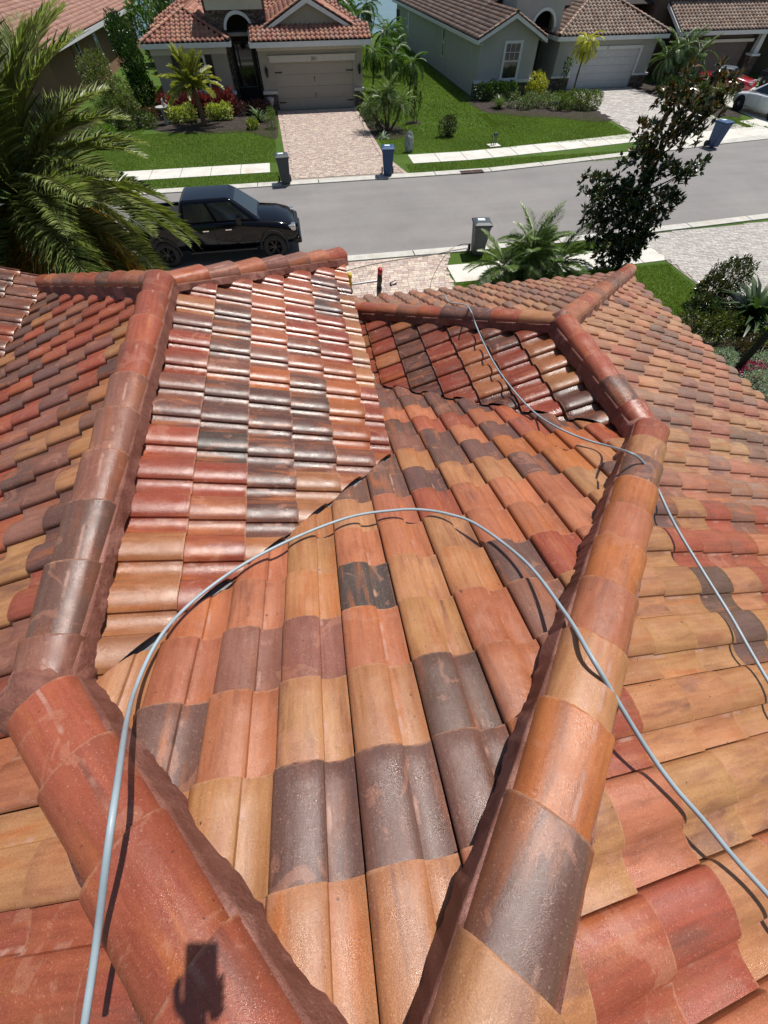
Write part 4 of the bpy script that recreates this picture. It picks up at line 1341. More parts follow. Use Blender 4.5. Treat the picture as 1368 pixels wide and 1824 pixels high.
slab_poly(mb, [(lx0, ly, 3.18), (lx0, 52, 3.18), (lx1, 52, 3.18), (lx1, ly, 3.18)])
mb.obj('roof', M['felt'], B)
far_tiles('roof_tiles', B, (lx1, ly, 3.23), (0, -1), (0, 5.5), 3.0, sl, PINKT, lambda x, y: (y - ly) < (x - lx0) and (y - ly) < (lx1 - x), 5)
far_tiles('roof_tiles', B, (lx0, ly, 3.23), (-1, 0), (0, 12), 3.0, sl, PINKT, lambda x, y: (x - lx0) < (y - ly) and x < lcx, 6)
far_tiles('roof_tiles', B, (lx1, 52, 3.23), (1, 0), (0, 12), 3.0, sl, PINKT, lambda x, y: (lx1 - x) < (y - ly) and x > lcx, 7)
far_caps((lcx, ly + hw, az), (lx0, ly, 3.22), PINKT, B, seed=5)
far_caps((lcx, ly + hw, az), (lx1, ly, 3.22), PINKT, B, seed=6)
far_caps((lcx, 51, az), (lcx, ly + hw, az), PINKT, B, seed=7)
mb = MB(); mb.box((lx0, ly - .04, 2.96), (lx1, ly + .0, 3.17)); mb.box((lx0 - .04, ly, 2.96), (lx0, 52, 3.17)); mb.box((lx1, ly, 2.96), (lx1 + .04, 41.4, 3.17)); mb.obj('fascia', M['white'], B)
# tower with arch
mb = MB()
tx0, tx1, ty = -4.35, -0.55, 41.35
acx, ar = -2.38, 0.78
pts = [(tx0, 3.0), (tx0, 5.0), (tx1, 5.0), (tx1, 3.0), (acx + ar, 3.0), (acx + ar, 3.55)]
for q in range(1, 12):
    th = math.pi * q / 12
    pts.append((acx + ar * math.cos(th), 3.55 + 0.62 * math.sin(th)))
pts += [(acx - ar, 3.55), (acx - ar, 3.0)]
i0 = 0
# split the arch wall in convex strips
mb.box((tx0, ty, 0), (acx - ar, ty + .3, 5.0)); mb.box((acx + ar, ty, 0), (tx1, ty + .3, 5.0))
for q in range(12):
    t0_, t1_ = math.pi * q / 12, math.pi * (q + 1) / 12
    xa, xb = acx + ar * math.cos(t1_), acx + ar * math.cos(t0_)
    za, zb = 3.55 + .62 * math.sin(t1_), 3.55 + .62 * math.sin(t0_)
    mb.prism([(xa, za), (xb, zb), (xb, 5.0), (xa, 5.0)], 'y', ty, ty + .3)
mb.obj('stone_tower', M['stone'], B)
mb = MB()
for q in range(16):
    t0_, t1_ = math.pi * q / 16, math.pi * (q + 1) / 16
    pt = [(acx + r_ * math.cos(t_), 3.55 + z_ * math.sin(t_)) for (r_, z_, t_) in ((ar, .62, t0_), (ar + .16, .78, t0_), (ar + .16, .78, t1_), (ar, .62, t1_))]
    mb.prism(pt, 'y', ty - .08, ty - .001)
mb.obj('arch_moulding', M['white'], B)
wallbox('entry_ceiling', (tx0, ty + .3, 3.25), (tx1, 43.4, 3.4), M['st_beige'], B)
wallbox('entry_wall', (tx0, 43.3, 0), (tx1, 43.5, 5.0), M['st_dark'], B)
wallbox('tower_side', (tx0, ty + .3, 3.4), (tx0 + .2, 43.3, 5.0), M['stone'], B)
wallbox('tower_side', (tx1 - .2, ty + .3, 3.4), (tx1, 43.3, 5.0), M['stone'], B)
wallbox('frieze', (tx0 + .15, ty - .12, 4.35), (tx1 - .1, ty - .001, 4.95), M['cream'], B)
wallbox('fascia', (tx0 - .35, ty - .6, 5.0), (tx1 + .35, 44, 5.22), M['white'], B)
mb = MB(); tcx = (tx0 + tx1) / 2
hw2 = (tx1 - tx0) / 2 + .4
slab_poly(mb, [(tcx - hw2, ty - .6, 5.23), (tcx + hw2, ty - .6, 5.23), (tcx, ty - .6 + hw2, 5.23 + sl * hw2)])
slab_poly(mb, [(tcx - hw2, ty - .6, 5.23), (tcx, ty - .6 + hw2, 5.23 + sl * hw2), (tcx - hw2, 45.8, 5.23)])
slab_poly(mb, [(tcx + hw2, ty - .6, 5.23), (tcx + hw2, 45.8, 5.23), (tcx, ty - .6 + hw2, 5.23 + sl * hw2)])
mb.obj('roof', M['felt'], B)
far_tiles('roof_tiles', B, (tcx + hw2, ty - .62, 5.26), (0, -1), (0, 4.6), 2.3, sl, PINKT, lambda x, y: (y - ty + .6) < hw2 - abs(x - tcx), 9)
# entry door, tall and dark
dr = MB(); dr.box((-3.25, 43.2, 0), (-1.75, 43.3, 2.9)); dr = dr.obj('front_door', M['black'], B)
for a, b in ((-3.18, -2.92), (-2.80, -1.95)):
    q = MB(); q.box((a, 43.17, .75), (b, 43.199, 2.72)); q.obj('door_glass', M['glass'], dr)
    q = MB(); q.box((a - .02, 43.155, .72), (b + .02, 43.169, .75)); q.box((a - .02, 43.155, 2.72), (b + .02, 43.169, 2.75)); q.box((a - .03, 43.155, .72), (a - .005, 43.169, 2.75)); q.box((b + .005, 43.155, .72), (b + .03, 43.169, 2.75)); q.obj('door_moulding', M['st_grey'], dr)
# main roof behind
mb = MB()
slab_poly(mb, [(-9.0, 46, 3.3), (6.4, 46, 3.3), (3.0, 50.2, 5.05), (-5.5, 50.2, 5.05)])
slab_poly(mb, [(6.4, 46, 3.3), (6.4, 58, 3.3), (3.0, 54, 5.05), (3.0, 50.2, 5.05)])
slab_poly(mb, [(-9.0, 46, 3.3), (-5.5, 50.2, 5.05), (-5.5, 54, 5.05), (-9.0, 58, 3.3)])
mb.obj('roof', M['felt'], B)
far_tiles('roof_tiles', B, (6.4, 46, 3.33), (0, -1), (0, 15.4), 4.5, 0.4167, PINKT, lambda x, y: (y - 46) < (6.4 - x) * 1.22 and (y - 46) < (x + 9) * 1.2, 10)
wallbox('wall', (-8.6, 47, 0), (6.0, 57.5, 3.2), M['st_beige'], B)
wallbox('wall', (tx0 - .2, 43.5, 0), (-1.4, 47, 3.2), M['st_beige'], B)
# wall sconce chandelier in the entry
ch = MB(); ch.tube([(acx, 42.4, 3.25), (acx, 42.4, 2.95)], .012, 6); ch.lathe([(.03, 2.62), (.17, 2.7), (.2, 2.78), (.05, 2.84), (.02, 2.95)], 8, acx, 42.4)
ch.obj('hanging_lantern', M['black'], B)

# ---------- grey house
Cc = thing('grey_house', 'grey stucco house with brown tiled roofs, gabled front window and white garage', 'house')
wallbox('wall', (14.2, 41.05, 0), (18.55, 72, 2.85), M['st_grey'], Cc)
wallbox('stone_veneer', (14.10, 40.93, 0), (18.64, 41.049, 0.74), M['stone'], Cc)
wallbox('stone_veneer', (14.10, 41.05, 0), (14.199, 41.5, 0.74), M['stone'], Cc)
wallbox('ledge', (14.04, 40.86, 0.74), (18.70, 41.048, 0.90), M['white'], Cc)
window(Cc, '-y', (16.72, 41.05, 1.80), 1.12, 1.66, frame=0.14, bars=True)
cx0, cx1, cez = 13.82, 18.95, 2.88
crx = (cx0 + cx1) / 2; crz = cez + 0.44 * (cx1 - cx0) / 2
mb = MB()
slab_poly(mb, [(cx0, 40.55, cez), (crx, 40.55, crz), (crx, 46, crz), (cx0, 46, cez)][::-1])
slab_poly(mb, [(cx1, 40.55, cez), (cx1, 46, cez), (crx, 46, crz), (crx, 40.55, crz)][::-1])
slab_poly(mb, [(cx0, 45.9, cez), (crx + 3, 45.9, cez + .44 * (crx + 3 - cx0)), (crx + 3, 73, cez + .44 * (crx + 3 - cx0)), (cx0, 73, cez)][::-1])
slab_poly(mb, [(crx, 46.0, crz - .1), (30, 46.0, crz - .1), (30, 60, crz + 2), (crx + 3, 60, crz + 2)])
mb.obj('roof', M['felt'], Cc)
far_tiles('roof_tiles', Cc, (cx0, 40.55, cez + .03), (-1, 0), (0, 32.4), 6.2, 0.44, GREYT, lambda x, y: x < crx + (3 if y > 45.9 else 0) and y < 73, 11)
far_tiles('roof_tiles', Cc, (cx1, 46, cez + .03), (1, 0), (0, 5.4), 2.8, 0.44, GREYT, lambda x, y: x > crx, 12)
far_caps((crx, 46.5, crz), (crx, 40.5, crz), GREYT, Cc, seed=8)
far_caps((crx, 40.6, crz), (cx0 + .03, 40.6, cez + .04), GREYT, Cc, r=.10, seed=9)
far_caps((crx, 40.6, crz), (cx1 - .03, 40.6, cez + .04), GREYT, Cc, r=.10, seed=10)
mb = MB(); mb.prism([(14.2, 2.85), (18.55, 2.85), (crx, crz - .12)], 'y', 41.05, 41.12); mb.obj('gable_wall', M['st_grey'], Cc)
mb = MB()
for s0, sg in ((cx0, 1), (cx1, -1)):
    pts = [(s0, cez - .20), (s0, cez - .02), (crx, crz - .02), (crx, crz - .22)]
    mb.prism(pts if sg < 0 else pts[::-1], 'y', 40.48, 40.545)
mb.box((cx0 - .04, 40.5, cez - .22), (cx0 - .001, 73, cez - .03)); mb.box((cx1 + .001, 40.5, cez - .22), (cx1 + .04, 44.5, cez - .03))
mb.obj('fascia', M['white'], Cc)
mb = MB(); mb.box((cx0, 40.56, cez - .22), (14.2, 73, cez - .19)); mb.obj('soffit', M['white'], Cc)
for yy, zz, hh in ((50.8, 1.78, 1.5), (65.5, 1.55, 1.6)):
    window(Cc, '-x', (14.2, yy, zz), 0.62, hh, frame=.06)
wallbox('side_opening', (14.13, 70.4, 0), (14.199, 71.9, 2.2), M['gap'], Cc)
# recessed entry and arch tower
wallbox('entry_wall', (18.55, 45.8, 0), (20.9, 46, 3.2), M['st_dark'], Cc)
mb = MB(); bcx, bar = 19.55, 0.80
mb.box((17.2, 43.0, 2.9), (bcx - bar, 43.3, 5.3)); mb.box((bcx + bar, 43.0, 2.9), (20.9, 43.3, 5.3))
for q in range(12):
    t0_, t1_ = math.pi * q / 12, math.pi * (q + 1) / 12
    xa, xb = bcx + bar * math.cos(t1_), bcx + bar * math.cos(t0_)
    mb.prism([(xa, 3.15 + .75 * math.sin(t1_)), (xb, 3.15 + .75 * math.sin(t0_)), (xb, 5.3), (xa, 5.3)], 'y', 43.0, 43.3)
mb.box((17.2, 43.3, 3.6), (17.4, 46, 5.3)); mb.box((20.7, 43.3, 3.0), (20.9, 46, 5.3))
mb.obj('arch_tower', M['st_grey'], Cc)
mb = MB()
for q in range(16):
    t0_, t1_ = math.pi * q / 16, math.pi * (q + 1) / 16
    pt = [(bcx + r_ * math.cos(t_), 3.15 + z_ * math.sin(t_)) for (r_, z_, t_) in ((bar, .75, t0_), (bar + .16, .90, t0_), (bar + .16, .90, t1_), (bar, .75, t1_))]
    mb.prism(pt, 'y', 42.94, 42.999)
mb.obj('arch_moulding', M['white'], Cc)
wallbox('tower_dark', (17.4, 44.6, 3.0), (20.7, 44.7, 5.2), M['gap'], Cc)
wallbox('tower_cap', (17.0, 42.8, 5.3), (21.1, 46.2, 5.5), M['white'], Cc)
# garage block
gx0, gx1, gy = 20.9, 28.9, 42.35
for a, b in (((gx0, gy, 0), (22.35, gy + .15, 2.75)), ((27.65, gy, 0), (gx1, gy + .15, 2.75)), ((22.35, gy, 2.06), (27.65, gy + .15, 2.75)), ((gx0, gy + .15, 0), (gx1, 52, 2.75))):
    wallbox('wall', a, b, M['st_grey'], Cc)
garage_door(Cc, 22.35, 27.65, gy + .08, 2.06, M['door_g'], rows=5, cols=8)
wallbox('trim', (22.15, gy - .06, 2.06), (27.85, gy - .001, 2.22), M['white'], Cc)
wallbox('trim', (22.15, gy - .06, .70), (22.34, gy - .001, 2.06), M['white'], Cc)
wallbox('trim', (27.66, gy - .06, .70), (27.85, gy - .001, 2.06), M['white'], Cc)
text_obj('31', 0.2, (24.9, gy - .064, 2.14), (R_(90), 0, 0), M['black'], Cc)
for a, b in ((gx0 - .08, 22.3), (27.7, gx1 + .08)):
    wallbox('stone_veneer', (a, gy - .10, 0), (b, gy - .002, .66), M['stone'], Cc)
    wallbox('ledge', (a - .05, gy - .16, .66), (b + .05, gy - .003, .78), M['white'], Cc)
hx0, hx1, hy, hz = 20.45, 29.4, 41.85, 2.80
hh = (hx1 - hx0) / 2; hcx = (hx0 + hx1) / 2; hzz = hz + .42 * hh
mb = MB()
slab_poly(mb, [(hx0, hy, hz), (hx1, hy, hz), (hcx, hy + hh, hzz)])
slab_poly(mb, [(hx0, hy, hz), (hcx, hy + hh, hzz), (hcx, 54, hzz), (hx0, 54, hz)])
slab_poly(mb, [(hx1, hy, hz), (hx1, 54, hz), (hcx, 54, hzz), (hcx, hy + hh, hzz)])
slab_poly(mb, [(hx0, hy, hz - .02), (hx0, 54, hz - .02), (hx1, 54, hz - .02), (hx1, hy, hz - .02)])
mb.obj('roof', M['felt'], Cc)
far_tiles('roof_tiles', Cc, (hx1, hy, hz + .03), (0, -1), (0, 9), 5, .42, TANT, lambda x, y: (y - hy) < (x - hx0) and (y - hy) < (hx1 - x), 13)
far_tiles('roof_tiles', Cc, (hx0, hy, hz + .03), (-1, 0), (0, 12), 5, .42, TANT, lambda x, y: (x - hx0) < (y - hy) and x < hcx, 14)
far_tiles('roof_tiles', Cc, (hx1, 54, hz + .03), (1, 0), (0, 12), 5, .42, GREYT, lambda x, y: (hx1 - x) < (y - hy) and x > hcx, 15)
far_caps((hcx, hy + hh, hzz), (hx0, hy, hz + .02), TANT, Cc, seed=11)
far_caps((hcx, hy + hh, hzz), (hx1, hy, hz + .02), GREYT, Cc, seed=12)
mb = MB(); mb.box((hx0, hy - .04, hz - .24), (hx1, hy, hz - .03)); mb.box((hx0 - .04, hy, hz - .24), (hx0, 46, hz - .03)); mb.box((hx1, hy, hz - .24), (hx1 + .04, 54, hz - .03)); mb.obj('fascia', M['white'], Cc)

# ---------- terracotta house, left
A_ = thing('terracotta_house', 'terracotta stucco house at the left edge with a broad faded pink tile roof', 'house')
wallbox('wall', (-27, 42.2, 0), (-15.15, 71, 2.9), M['st_brown'], A_)
ax, aez = -14.45, 2.98
mb = MB()
slab_poly(mb, [(ax, 40.9, aez), (ax, 72, aez), (ax - 6.2, 72, aez + 6.2 * .42), (ax - 6.2, 40.9, aez + 6.2 * .42)])
slab_poly(mb, [(ax - 6.2, 40.9, aez + 2.6), (ax - 6.2, 72, aez + 2.6), (-27, 72, aez), (-27, 40.9, aez)])
slab_poly(mb, [(ax, 40.9, aez - .02), (-27, 40.9, aez - .02), (-27, 72, aez - .02), (ax, 72, aez - .02)])
mb.obj('roof', M['felt'], A_)
far_tiles('roof_tiles', A_, (ax, 72, aez + .03), (1, 0), (0, 31.1), 6.7, .42, FADET, lambda x, y: x > ax - 6.2, 16)
far_caps((ax - 6.2, 71, aez + 2.6), (ax - 6.2, 40.9, aez + 2.6), FADET, A_, seed=13)
mb = MB(); mb.prism([(-27, 2.9), (-15.15, 2.9), (ax - 6.2, aez + 2.3)], 'y', 42.2, 42.3); mb.obj('gable_wall', M['st_brown'], A_)
mb = MB(); mb.box((ax, 40.86, aez - .28), (ax + .04, 72, aez - .03)); mb.box((-27, 40.86, aez - .28), (ax, 40.9, aez - .03)); mb.obj('fascia', M['white'], A_)
for yy in (49.2, 54.8):
    window(A_, '+x', (-15.15, yy, 2.0), 0.75, 1.55, frame=.07)
mb = MB(); mb.tube([(-15.08, 47.7, 2.8), (-15.08, 47.7, .1)], .045, 8); mb.obj('downpipe', M['st_brown'], A_)
# ---------- brown house, far right
Dd = thing('brown_house', 'dark brown house in the top right corner with tan tile porch roof and stone columns', 'house')
wallbox('wall', (29.9, 45.6, 0), (44, 58, 5.6), M['st_dark'], Dd)
for a, b in (((32.2, 43.3, 0), (33.4, 45.6, 2.75)), ((33.4, 43.3, 2.12), (37.9, 45.6, 2.75)), ((37.9, 43.9, 0), (38.0, 45.6, 2.75)), ((33.4, 43.6, 0), (37.9, 45.6, 2.12))):
    wallbox('wall', a, b, M['st_dark'], Dd)
garage_door(Dd, 33.4, 37.9, 43.5, 2.12, M['door_d'], rows=4, cols=8)
wallbox('trim', (33.1, 43.22, 2.10), (38.1, 43.299, 2.26), M['cream'], Dd)
mb = MB(); dx0, dx1, dy0, dz0 = 30.9, 44, 42.75, 2.78
slab_poly(mb, [(dx0, dy0, dz0), (dx1, dy0, dz0), (dx1, dy0 + 3.0, dz0 + 1.26), (dx0, dy0 + 3.0, dz0 + 1.26)]); mb.obj('roof', M['felt'], Dd)
far_tiles('roof_tiles', Dd, (dx1, dy0, dz0 + .03), (0, -1), (0, 13), 3.0, .42, TANT, lambda x, y: x > dx0, 18)
mb = MB(); mb.box((dx0, dy0 - .04, dz0 - .24), (dx1, dy0, dz0 - .03)); mb.prism([(dy0, dz0 - .24), (dy0 + 3.0, dz0 + 1.02), (dy0 + 3.0, dz0 + 1.22), (dy0, dz0 - .03)], 'x', dx0 - .05, dx0 - .001); mb.obj('fascia', M['white'], Dd)
for xx in (38.7, 42.6):
    wallbox('stone_base', (xx - .32, 42.95, 0), (xx + .32, 43.55, 1.35), M['stone'], Dd)
    wallbox('ledge', (xx - .38, 42.88, 1.35), (xx + .38, 43.62, 1.47), M['white'], Dd)
    mb = MB(); mb.prism([(xx - .22, 1.47), (xx + .22, 1.47), (xx + .16, 2.55), (xx - .16, 2.55)], 'y', 43.05, 43.45); mb.obj('column', M['white'], Dd)

# ================================================================== VEHICLES
def loft(sections, name, mat, parent, smooth=True, n=None, cap=True):
    """sections: list of (x, half width, z bottom, z top, corner radius, top crown)"""
    mb = MB()
    ring = 20
    for (x, w_, zb, zt, r, cr_) in sections:
        pts = []
        # go round: bottom right -> right side -> top -> left side
        tops = []
        for q in range(5):
            th = math.pi / 2 * q / 4
            tops.append((w_ - r + r * math.cos(th), zt - r + r * math.sin(th)))
        half = [(w_ * 0.93, zb), (w_, zb + (zt - zb) * .25), (w_ * 1.0, zb + (zt - zb) * .6)] + tops + [(w_ * .45, zt + cr_ * .8), (0, zt + cr_)]
        full = [(y, z) for y, z in half] + [(-y, z) for y, z in reversed(half[:-1])]
        mb.v += [(x, y, z) for y, z in full]
    m_ = len(full)
    for k in range(len(sections) - 1):
        for q in range(m_ - 1):
            a = k * m_ + q
            mb.f.append((a, a + m_, a + m_ + 1, a + 1)); mb.c.append(None); mb.mi.append(0)
        a = k * m_
        mb.f.append((a + m_ - 1, a + 2 * m_ - 1, a + m_, a)); mb.c.append(None); mb.mi.append(0)
    if cap:
        mb.f.append(tuple(range(m_))); mb.c.append(None); mb.mi.append(0)
        mb.f.append(tuple(reversed(range((len(sections) - 1) * m_, len(sections) * m_)))); mb.c.append(None); mb.mi.append(0)
    o = mb.obj(name, mat, parent, smooth=smooth)
    bm = bmesh.new(); bm.from_mesh(o.data); bmesh.ops.recalc_face_normals(bm, faces=bm.faces); bm.to_mesh(o.data); bm.free()
    return o

def wheel(parent, x, y, r, w_, side, rim='alloy', spokes=6):
    mb = MB()
    prof = [(r * .62, -w_ / 2), (r * .9, -w_ / 2), (r, -w_ * .38), (r, w_ * .38), (r * .9, w_ / 2), (r * .62, w_ / 2)]
    n = 28
    for (rr, yy) in prof:
        for q in range(n):
            th = 2 * math.pi * q / n
            k = 1.0 + (0.012 if q % 2 and rr == r else 0)
            mb.v.append((x + rr * k * math.cos(th), y + yy, r + rr * k * math.sin(th)))
    for k in range(len(prof) - 1):
        for q in range(n):
            mb.f.append((k * n + q, k * n + (q + 1) % n, (k + 1) * n + (q + 1) % n, (k + 1) * n + q)); mb.c.append(None); mb.mi.append(0)
    o = mb.obj('wheel', M['rubber'], parent, smooth=True)
    rm = MB()
    yo = y + side * w_ * .38
    for q in range(spokes):
        th = 2 * math.pi * q / spokes
        for dth in (-.16, .16):
            a, b = th + dth * .4, th + dth
            rm.tube([(x + r * .08 * math.cos(a), yo, r + r * .08 * math.sin(a)), (x + r * .62 * math.cos(b), yo - side * .01, r + r * .62 * math.sin(b))], r * .05, 5)
    rm.tube([(x, yo - side * .05, r), (x, yo + side * .02, r)], r * .13, 12)
    i0 = len(rm.v)
    for rr, dy in ((r * .62, 0.0), (r * .66, 0.02), (r * .62, -.09)):
        for q in range(24):
            th = 2 * math.pi * q / 24
            rm.v.append((x + rr * math.cos(th), yo + side * dy, r + rr * math.sin(th)))
    for a, b in ((0, 1), (0, 2)):
        for q in range(24):
            rm.f.append((i0 + a * 24 + q, i0 + a * 24 + (q + 1) % 24, i0 + b * 24 + (q + 1) % 24, i0 + b * 24 + q)); rm.c.append(None); rm.mi.append(0)
    rm.obj('rim', M[rim], o)
    dk = MB(); dk.tube([(x, y - .02, r), (x, y + .02 + side * .01, r)], r * .6, 20); dk.obj('brake_disc', M['gap'], o)
    return o

def greenhouse(parent, paint, xb0, xb1, xt0, xt1, wb, wt, zb, zt, r=.10):
    """cabin: roof + pillars as painted shell with inset glass"""
    mb = MB()
    B4 = [(xb0, -wb, zb), (xb1, -wb * .97, zb), (xb1, wb * .97, zb), (xb0, wb, zb)]
    T4 = [(xt0, -wt, zt), (xt1, -wt * .96, zt), (xt1, wt * .96, zt), (xt0, wt, zt)]
    i0 = 0
    # painted cabin volume with a slight crown
    mb.v += B4 + T4 + [((xt0 + xt1) / 2, 0, zt + .035)]
    for q in range(4):
        w_ = (q + 1) % 4
        mb.f.append((q, w_, 4 + w_, 4 + q)); mb.c.append(None); mb.mi.append(0)
        mb.f.append((4 + q, 4 + w_, 8)); mb.c.append(None); mb.mi.append(0)
    o = mb.obj('cabin', paint, parent, bevel=0.11, smooth=True)
    o.modifiers['bevel'].segments = 4; o.modifiers['bevel'].angle_limit = R_(25)
    wn__ = o.modifiers.new('wn', 'WEIGHTED_NORMAL')
    def panel(name, a, b, c, d, inset, off, split=None):
        a, b, c, d = map(Vector, (a, b, c, d))
        nrm = (b - a).cross(d - a).normalized()
        cen = (a + b + c + d) / 4
        mid = Vector(((xb0 + xb1) / 2, 0, (zb + zt) / 2))
        if nrm.dot(cen - mid) < 0: nrm = -nrm
        def pt(u, v): return (a * (1 - u) + b * u) * (1 - v) + (d * (1 - u) + c * u) * v + nrm * off
        segs = split or [(inset, 1 - inset)]
        for u0, u1 in segs:
            g_ = MB()
            p4 = [pt(u0, .10), pt(u1, .10), pt(u1, .86), pt(u0, .86)]
            g_.v += [tuple(p) for p in p4] + [tuple(p - nrm * .02) for p in p4]
            for f_ in ((0, 1, 2, 3), (7, 6, 5, 4), (0, 4, 5, 1), (1, 5, 6, 2), (2, 6, 7, 3), (3, 7, 4, 0)):
                g_.f.append(f_); g_.c.append(None); g_.mi.append(0)
            g_.obj(name, M['glass'], parent)
    panel('windshield', B4[1], B4[2], T4[2], T4[1], .06, .012)
    panel('rear_window', B4[3], B4[0], T4[0], T4[3], .10, .012)
    panel('side_window', B4[0], B4[1], T4[1], T4[0], .07, .012, [(.07, .45), (.49, .90)])
    panel('side_window', B4[2], B4[3], T4[3], T4[2], .07, .012, [(.10, .51), (.55, .93)])
    return o

# black pickup parked against the near kerb, nose to the right
T = thing('pickup_truck', 'black crew cab pickup truck parked in the street behind the roof ridge', 'truck', (-3.20, 17.98, 0), 0)
kb = M['paint_k']
body = loft([(-2.95, .93, .62, 1.20, .10, .0), (-2.9, .98, .52, 1.28, .08, .0), (-1.2, 1.0, .48, 1.30, .07, .0)], 'bed_side', kb, T)
loft([(-1.18, 1.0, .46, 1.30, .10, .03), (.9, 1.0, .45, 1.28, .13, .05), (1.45, 1.0, .46, 1.26, .18, .07), (2.2, .99, .48, 1.20, .20, .06), (2.62, .96, .50, 1.10, .20, .04), (2.84, .90, .52, .96, .16, .02), (2.92, .84, .56, .88, .10, .0)], 'body', kb, T)
mb = MB(); mb.box((-2.8, -.86, 1.272), (-1.3, .86, 1.315)); mb.obj('bed_floor', M['gap'], T)
mb = MB(); mb.box((-2.9, -.99, 1.28), (-1.25, -.88, 1.40)); mb.box((-2.9, .88, 1.28), (-1.25, .99, 1.40)); mb.box((-2.96, -.99, 1.28), (-2.86, .99, 1.40)); mb.obj('bed_rail', kb, T, bevel=.02)
greenhouse(T, kb, -1.22, 1.62, -.98, .72, .93, .74, 1.26, 1.90)
for sx_, sy_ in ((1.98, -.90), (1.98, .90), (-1.95, -.90), (-1.95, .90)):
    wheel(T, sx_, sy_, .42, .29, -1 if sy_ < 0 else 1, 'black')
    mb = MB()
    sd_ = -1 if sy_ < 0 else 1
    for q in range(14):
        a0, a1 = math.pi * (q - .5) / 13 , math.pi * (q + .5) / 13
        mb.prism([(sx_ + .47 * math.cos(a0), .42 + .47 * math.sin(a0)), (sx_ + .53 * math.cos(a0), .42 + .55 * math.sin(a0)), (sx_ + .53 * math.cos(a1), .42 + .55 * math.sin(a1)), (sx_ + .47 * math.cos(a1), .42 + .47 * math.sin(a1))], 'y', sy_ + sd_ * .02, sy_ + sd_ * .145)
    mb.obj('fender_flare', M['rubber'], T)
for sy_ in (-1, 1):
    mb = MB(); mb.tube([(.95, sy_ * .98, 1.30), (.93, sy_ * 1.12, 1.34)], .02, 6); mb.box((.84, sy_ * 1.07 - .04, 1.26), (1.0, sy_ * 1.07 + .16 * sy_ + .02, 1.50) if sy_ > 0 else (1.0, sy_ * 1.07 + .04, 1.50)); mb.box((.84, min(sy_ * 1.07, sy_ * 1.25), 1.27), (.99, max(sy_ * 1.07, sy_ * 1.25), 1.49)); mb.obj('mirror', kb, T, bevel=.02)
    for xx in (-.45, .35):
        mb = MB(); mb.box((xx, min(sy_ * 1.0, sy_ * 1.03), 1.06), (xx + .22, max(sy_ * 1.0, sy_ * 1.03), 1.10)); mb.obj('door_handle', M['chrome'], T, bevel=.008)
    mb = MB(); mb.box((2.52, min(sy_ * .62, sy_ * .93), .86), (2.86, max(sy_ * .62, sy_ * .93), 1.04)); mb.obj('headlight', M['alloy'], T, bevel=.04)
    for xx in (-1.1, -.06, .92):
        mb = MB(); mb.box((xx, min(sy_ * .985, sy_ * 1.004), .55), (xx + .008, max(sy_ * .985, sy_ * 1.004), 1.2)); mb.obj('door_seam', M['gap'], T)
    mb = MB(); mb.box((-1.1, min(sy_ * .9, sy_ * 1.06), .40), (1.3, max(sy_ * .9, sy_ * 1.06), .46)); mb.obj('running_board', M['black'], T, bevel=.02)
mb = MB(); mb.box((2.84, -.6, .72), (2.95, .6, .98)); 
for q in range(5): mb.box((2.951, -.56, .74 + q * .048), (2.965, .56, .76 + q * .048))
mb.obj('grille', M['black'], T)
mb = MB(); mb.box((2.72, -.93, .44), (3.02, .93, .66)); mb.obj('bumper', kb, T, bevel=.06)

def small_car(name, label, cat, loc, rz, paint, L=4.4, w_=.92, belt=.92, hood=.84, roof=1.45, cab=(-1.7, 1.15, -1.1, .35), soft=None, wr=.34, rim='alloy'):
    c = thing(name, label, cat, loc, rz)
    h = L / 2
    loft([(-h, w_ * .82, .42, belt - .12, .12, 0), (-h + .12, w_ * .93, .30, belt - .02, .14, .02), (-h * .5, w_, .24, belt, .12, .02), (h * .2, w_, .24, belt, .12, .02), (h * .45, w_ * .99, .24, hood + .04, .16, .04), (h - .35, w_ * .93, .26, hood - .08, .18, .03), (h - .06, w_ * .82, .32, hood - .22, .14, .01), (h, w_ * .74, .38, hood - .32, .08, 0)], 'body', paint, c)
    cb = greenhouse(c, soft or paint, cab[0], cab[1], cab[2], cab[3], w_ * .93, w_ * .74, belt - .02, roof)
    for sx_ in (-h + .82, h - .85):
        for sy_ in (-1, 1):
            wheel(c, sx_, sy_ * (w_ - .09), wr, .22, sy_, rim)
            mb = MB(); n = 20
            mb.tube([(sx_, sy_ * (w_ - .16), wr), (sx_, sy_ * (w_ + .004), wr)], wr * 1.13, 22); mb.obj('wheel_arch', M['gap'], c)
    for sy_ in (-1, 1):
        mb = MB(); mb.box((h - .42, min(sy_ * w_ * .55, sy_ * w_ * .86), hood - .24), (h - .10, max(sy_ * w_ * .55, sy_ * w_ * .86), hood - .10)); mb.obj('headlight', M['alloy'], c, bevel=.03)
        mb = MB(); mb.box((cab[1] - .55, min(sy_ * w_, sy_ * (w_ + .17)), belt + .02), (cab[1] - .42, max(sy_ * w_, sy_ * (w_ + .17)), belt + .15)); mb.obj('mirror', paint, c, bevel=.03)
        mb = MB(); mb.box((-.2, min(sy_ * (w_), sy_ * (w_ + .02)), belt - .15), (0, max(sy_ * w_, sy_ * (w_ + .02)), belt - .12)); mb.obj('door_handle', paint, c)
        for xx in (-.95, .05, 1.0):
            mb = MB(); mb.box((xx, min(sy_ * w_ * .985, sy_ * (w_ + .003)), .38), (xx + .008, max(sy_ * w_ * .985, sy_ * (w_ + .003)), belt - .06)); mb.obj('door_seam', M['gap'], c)
    return c
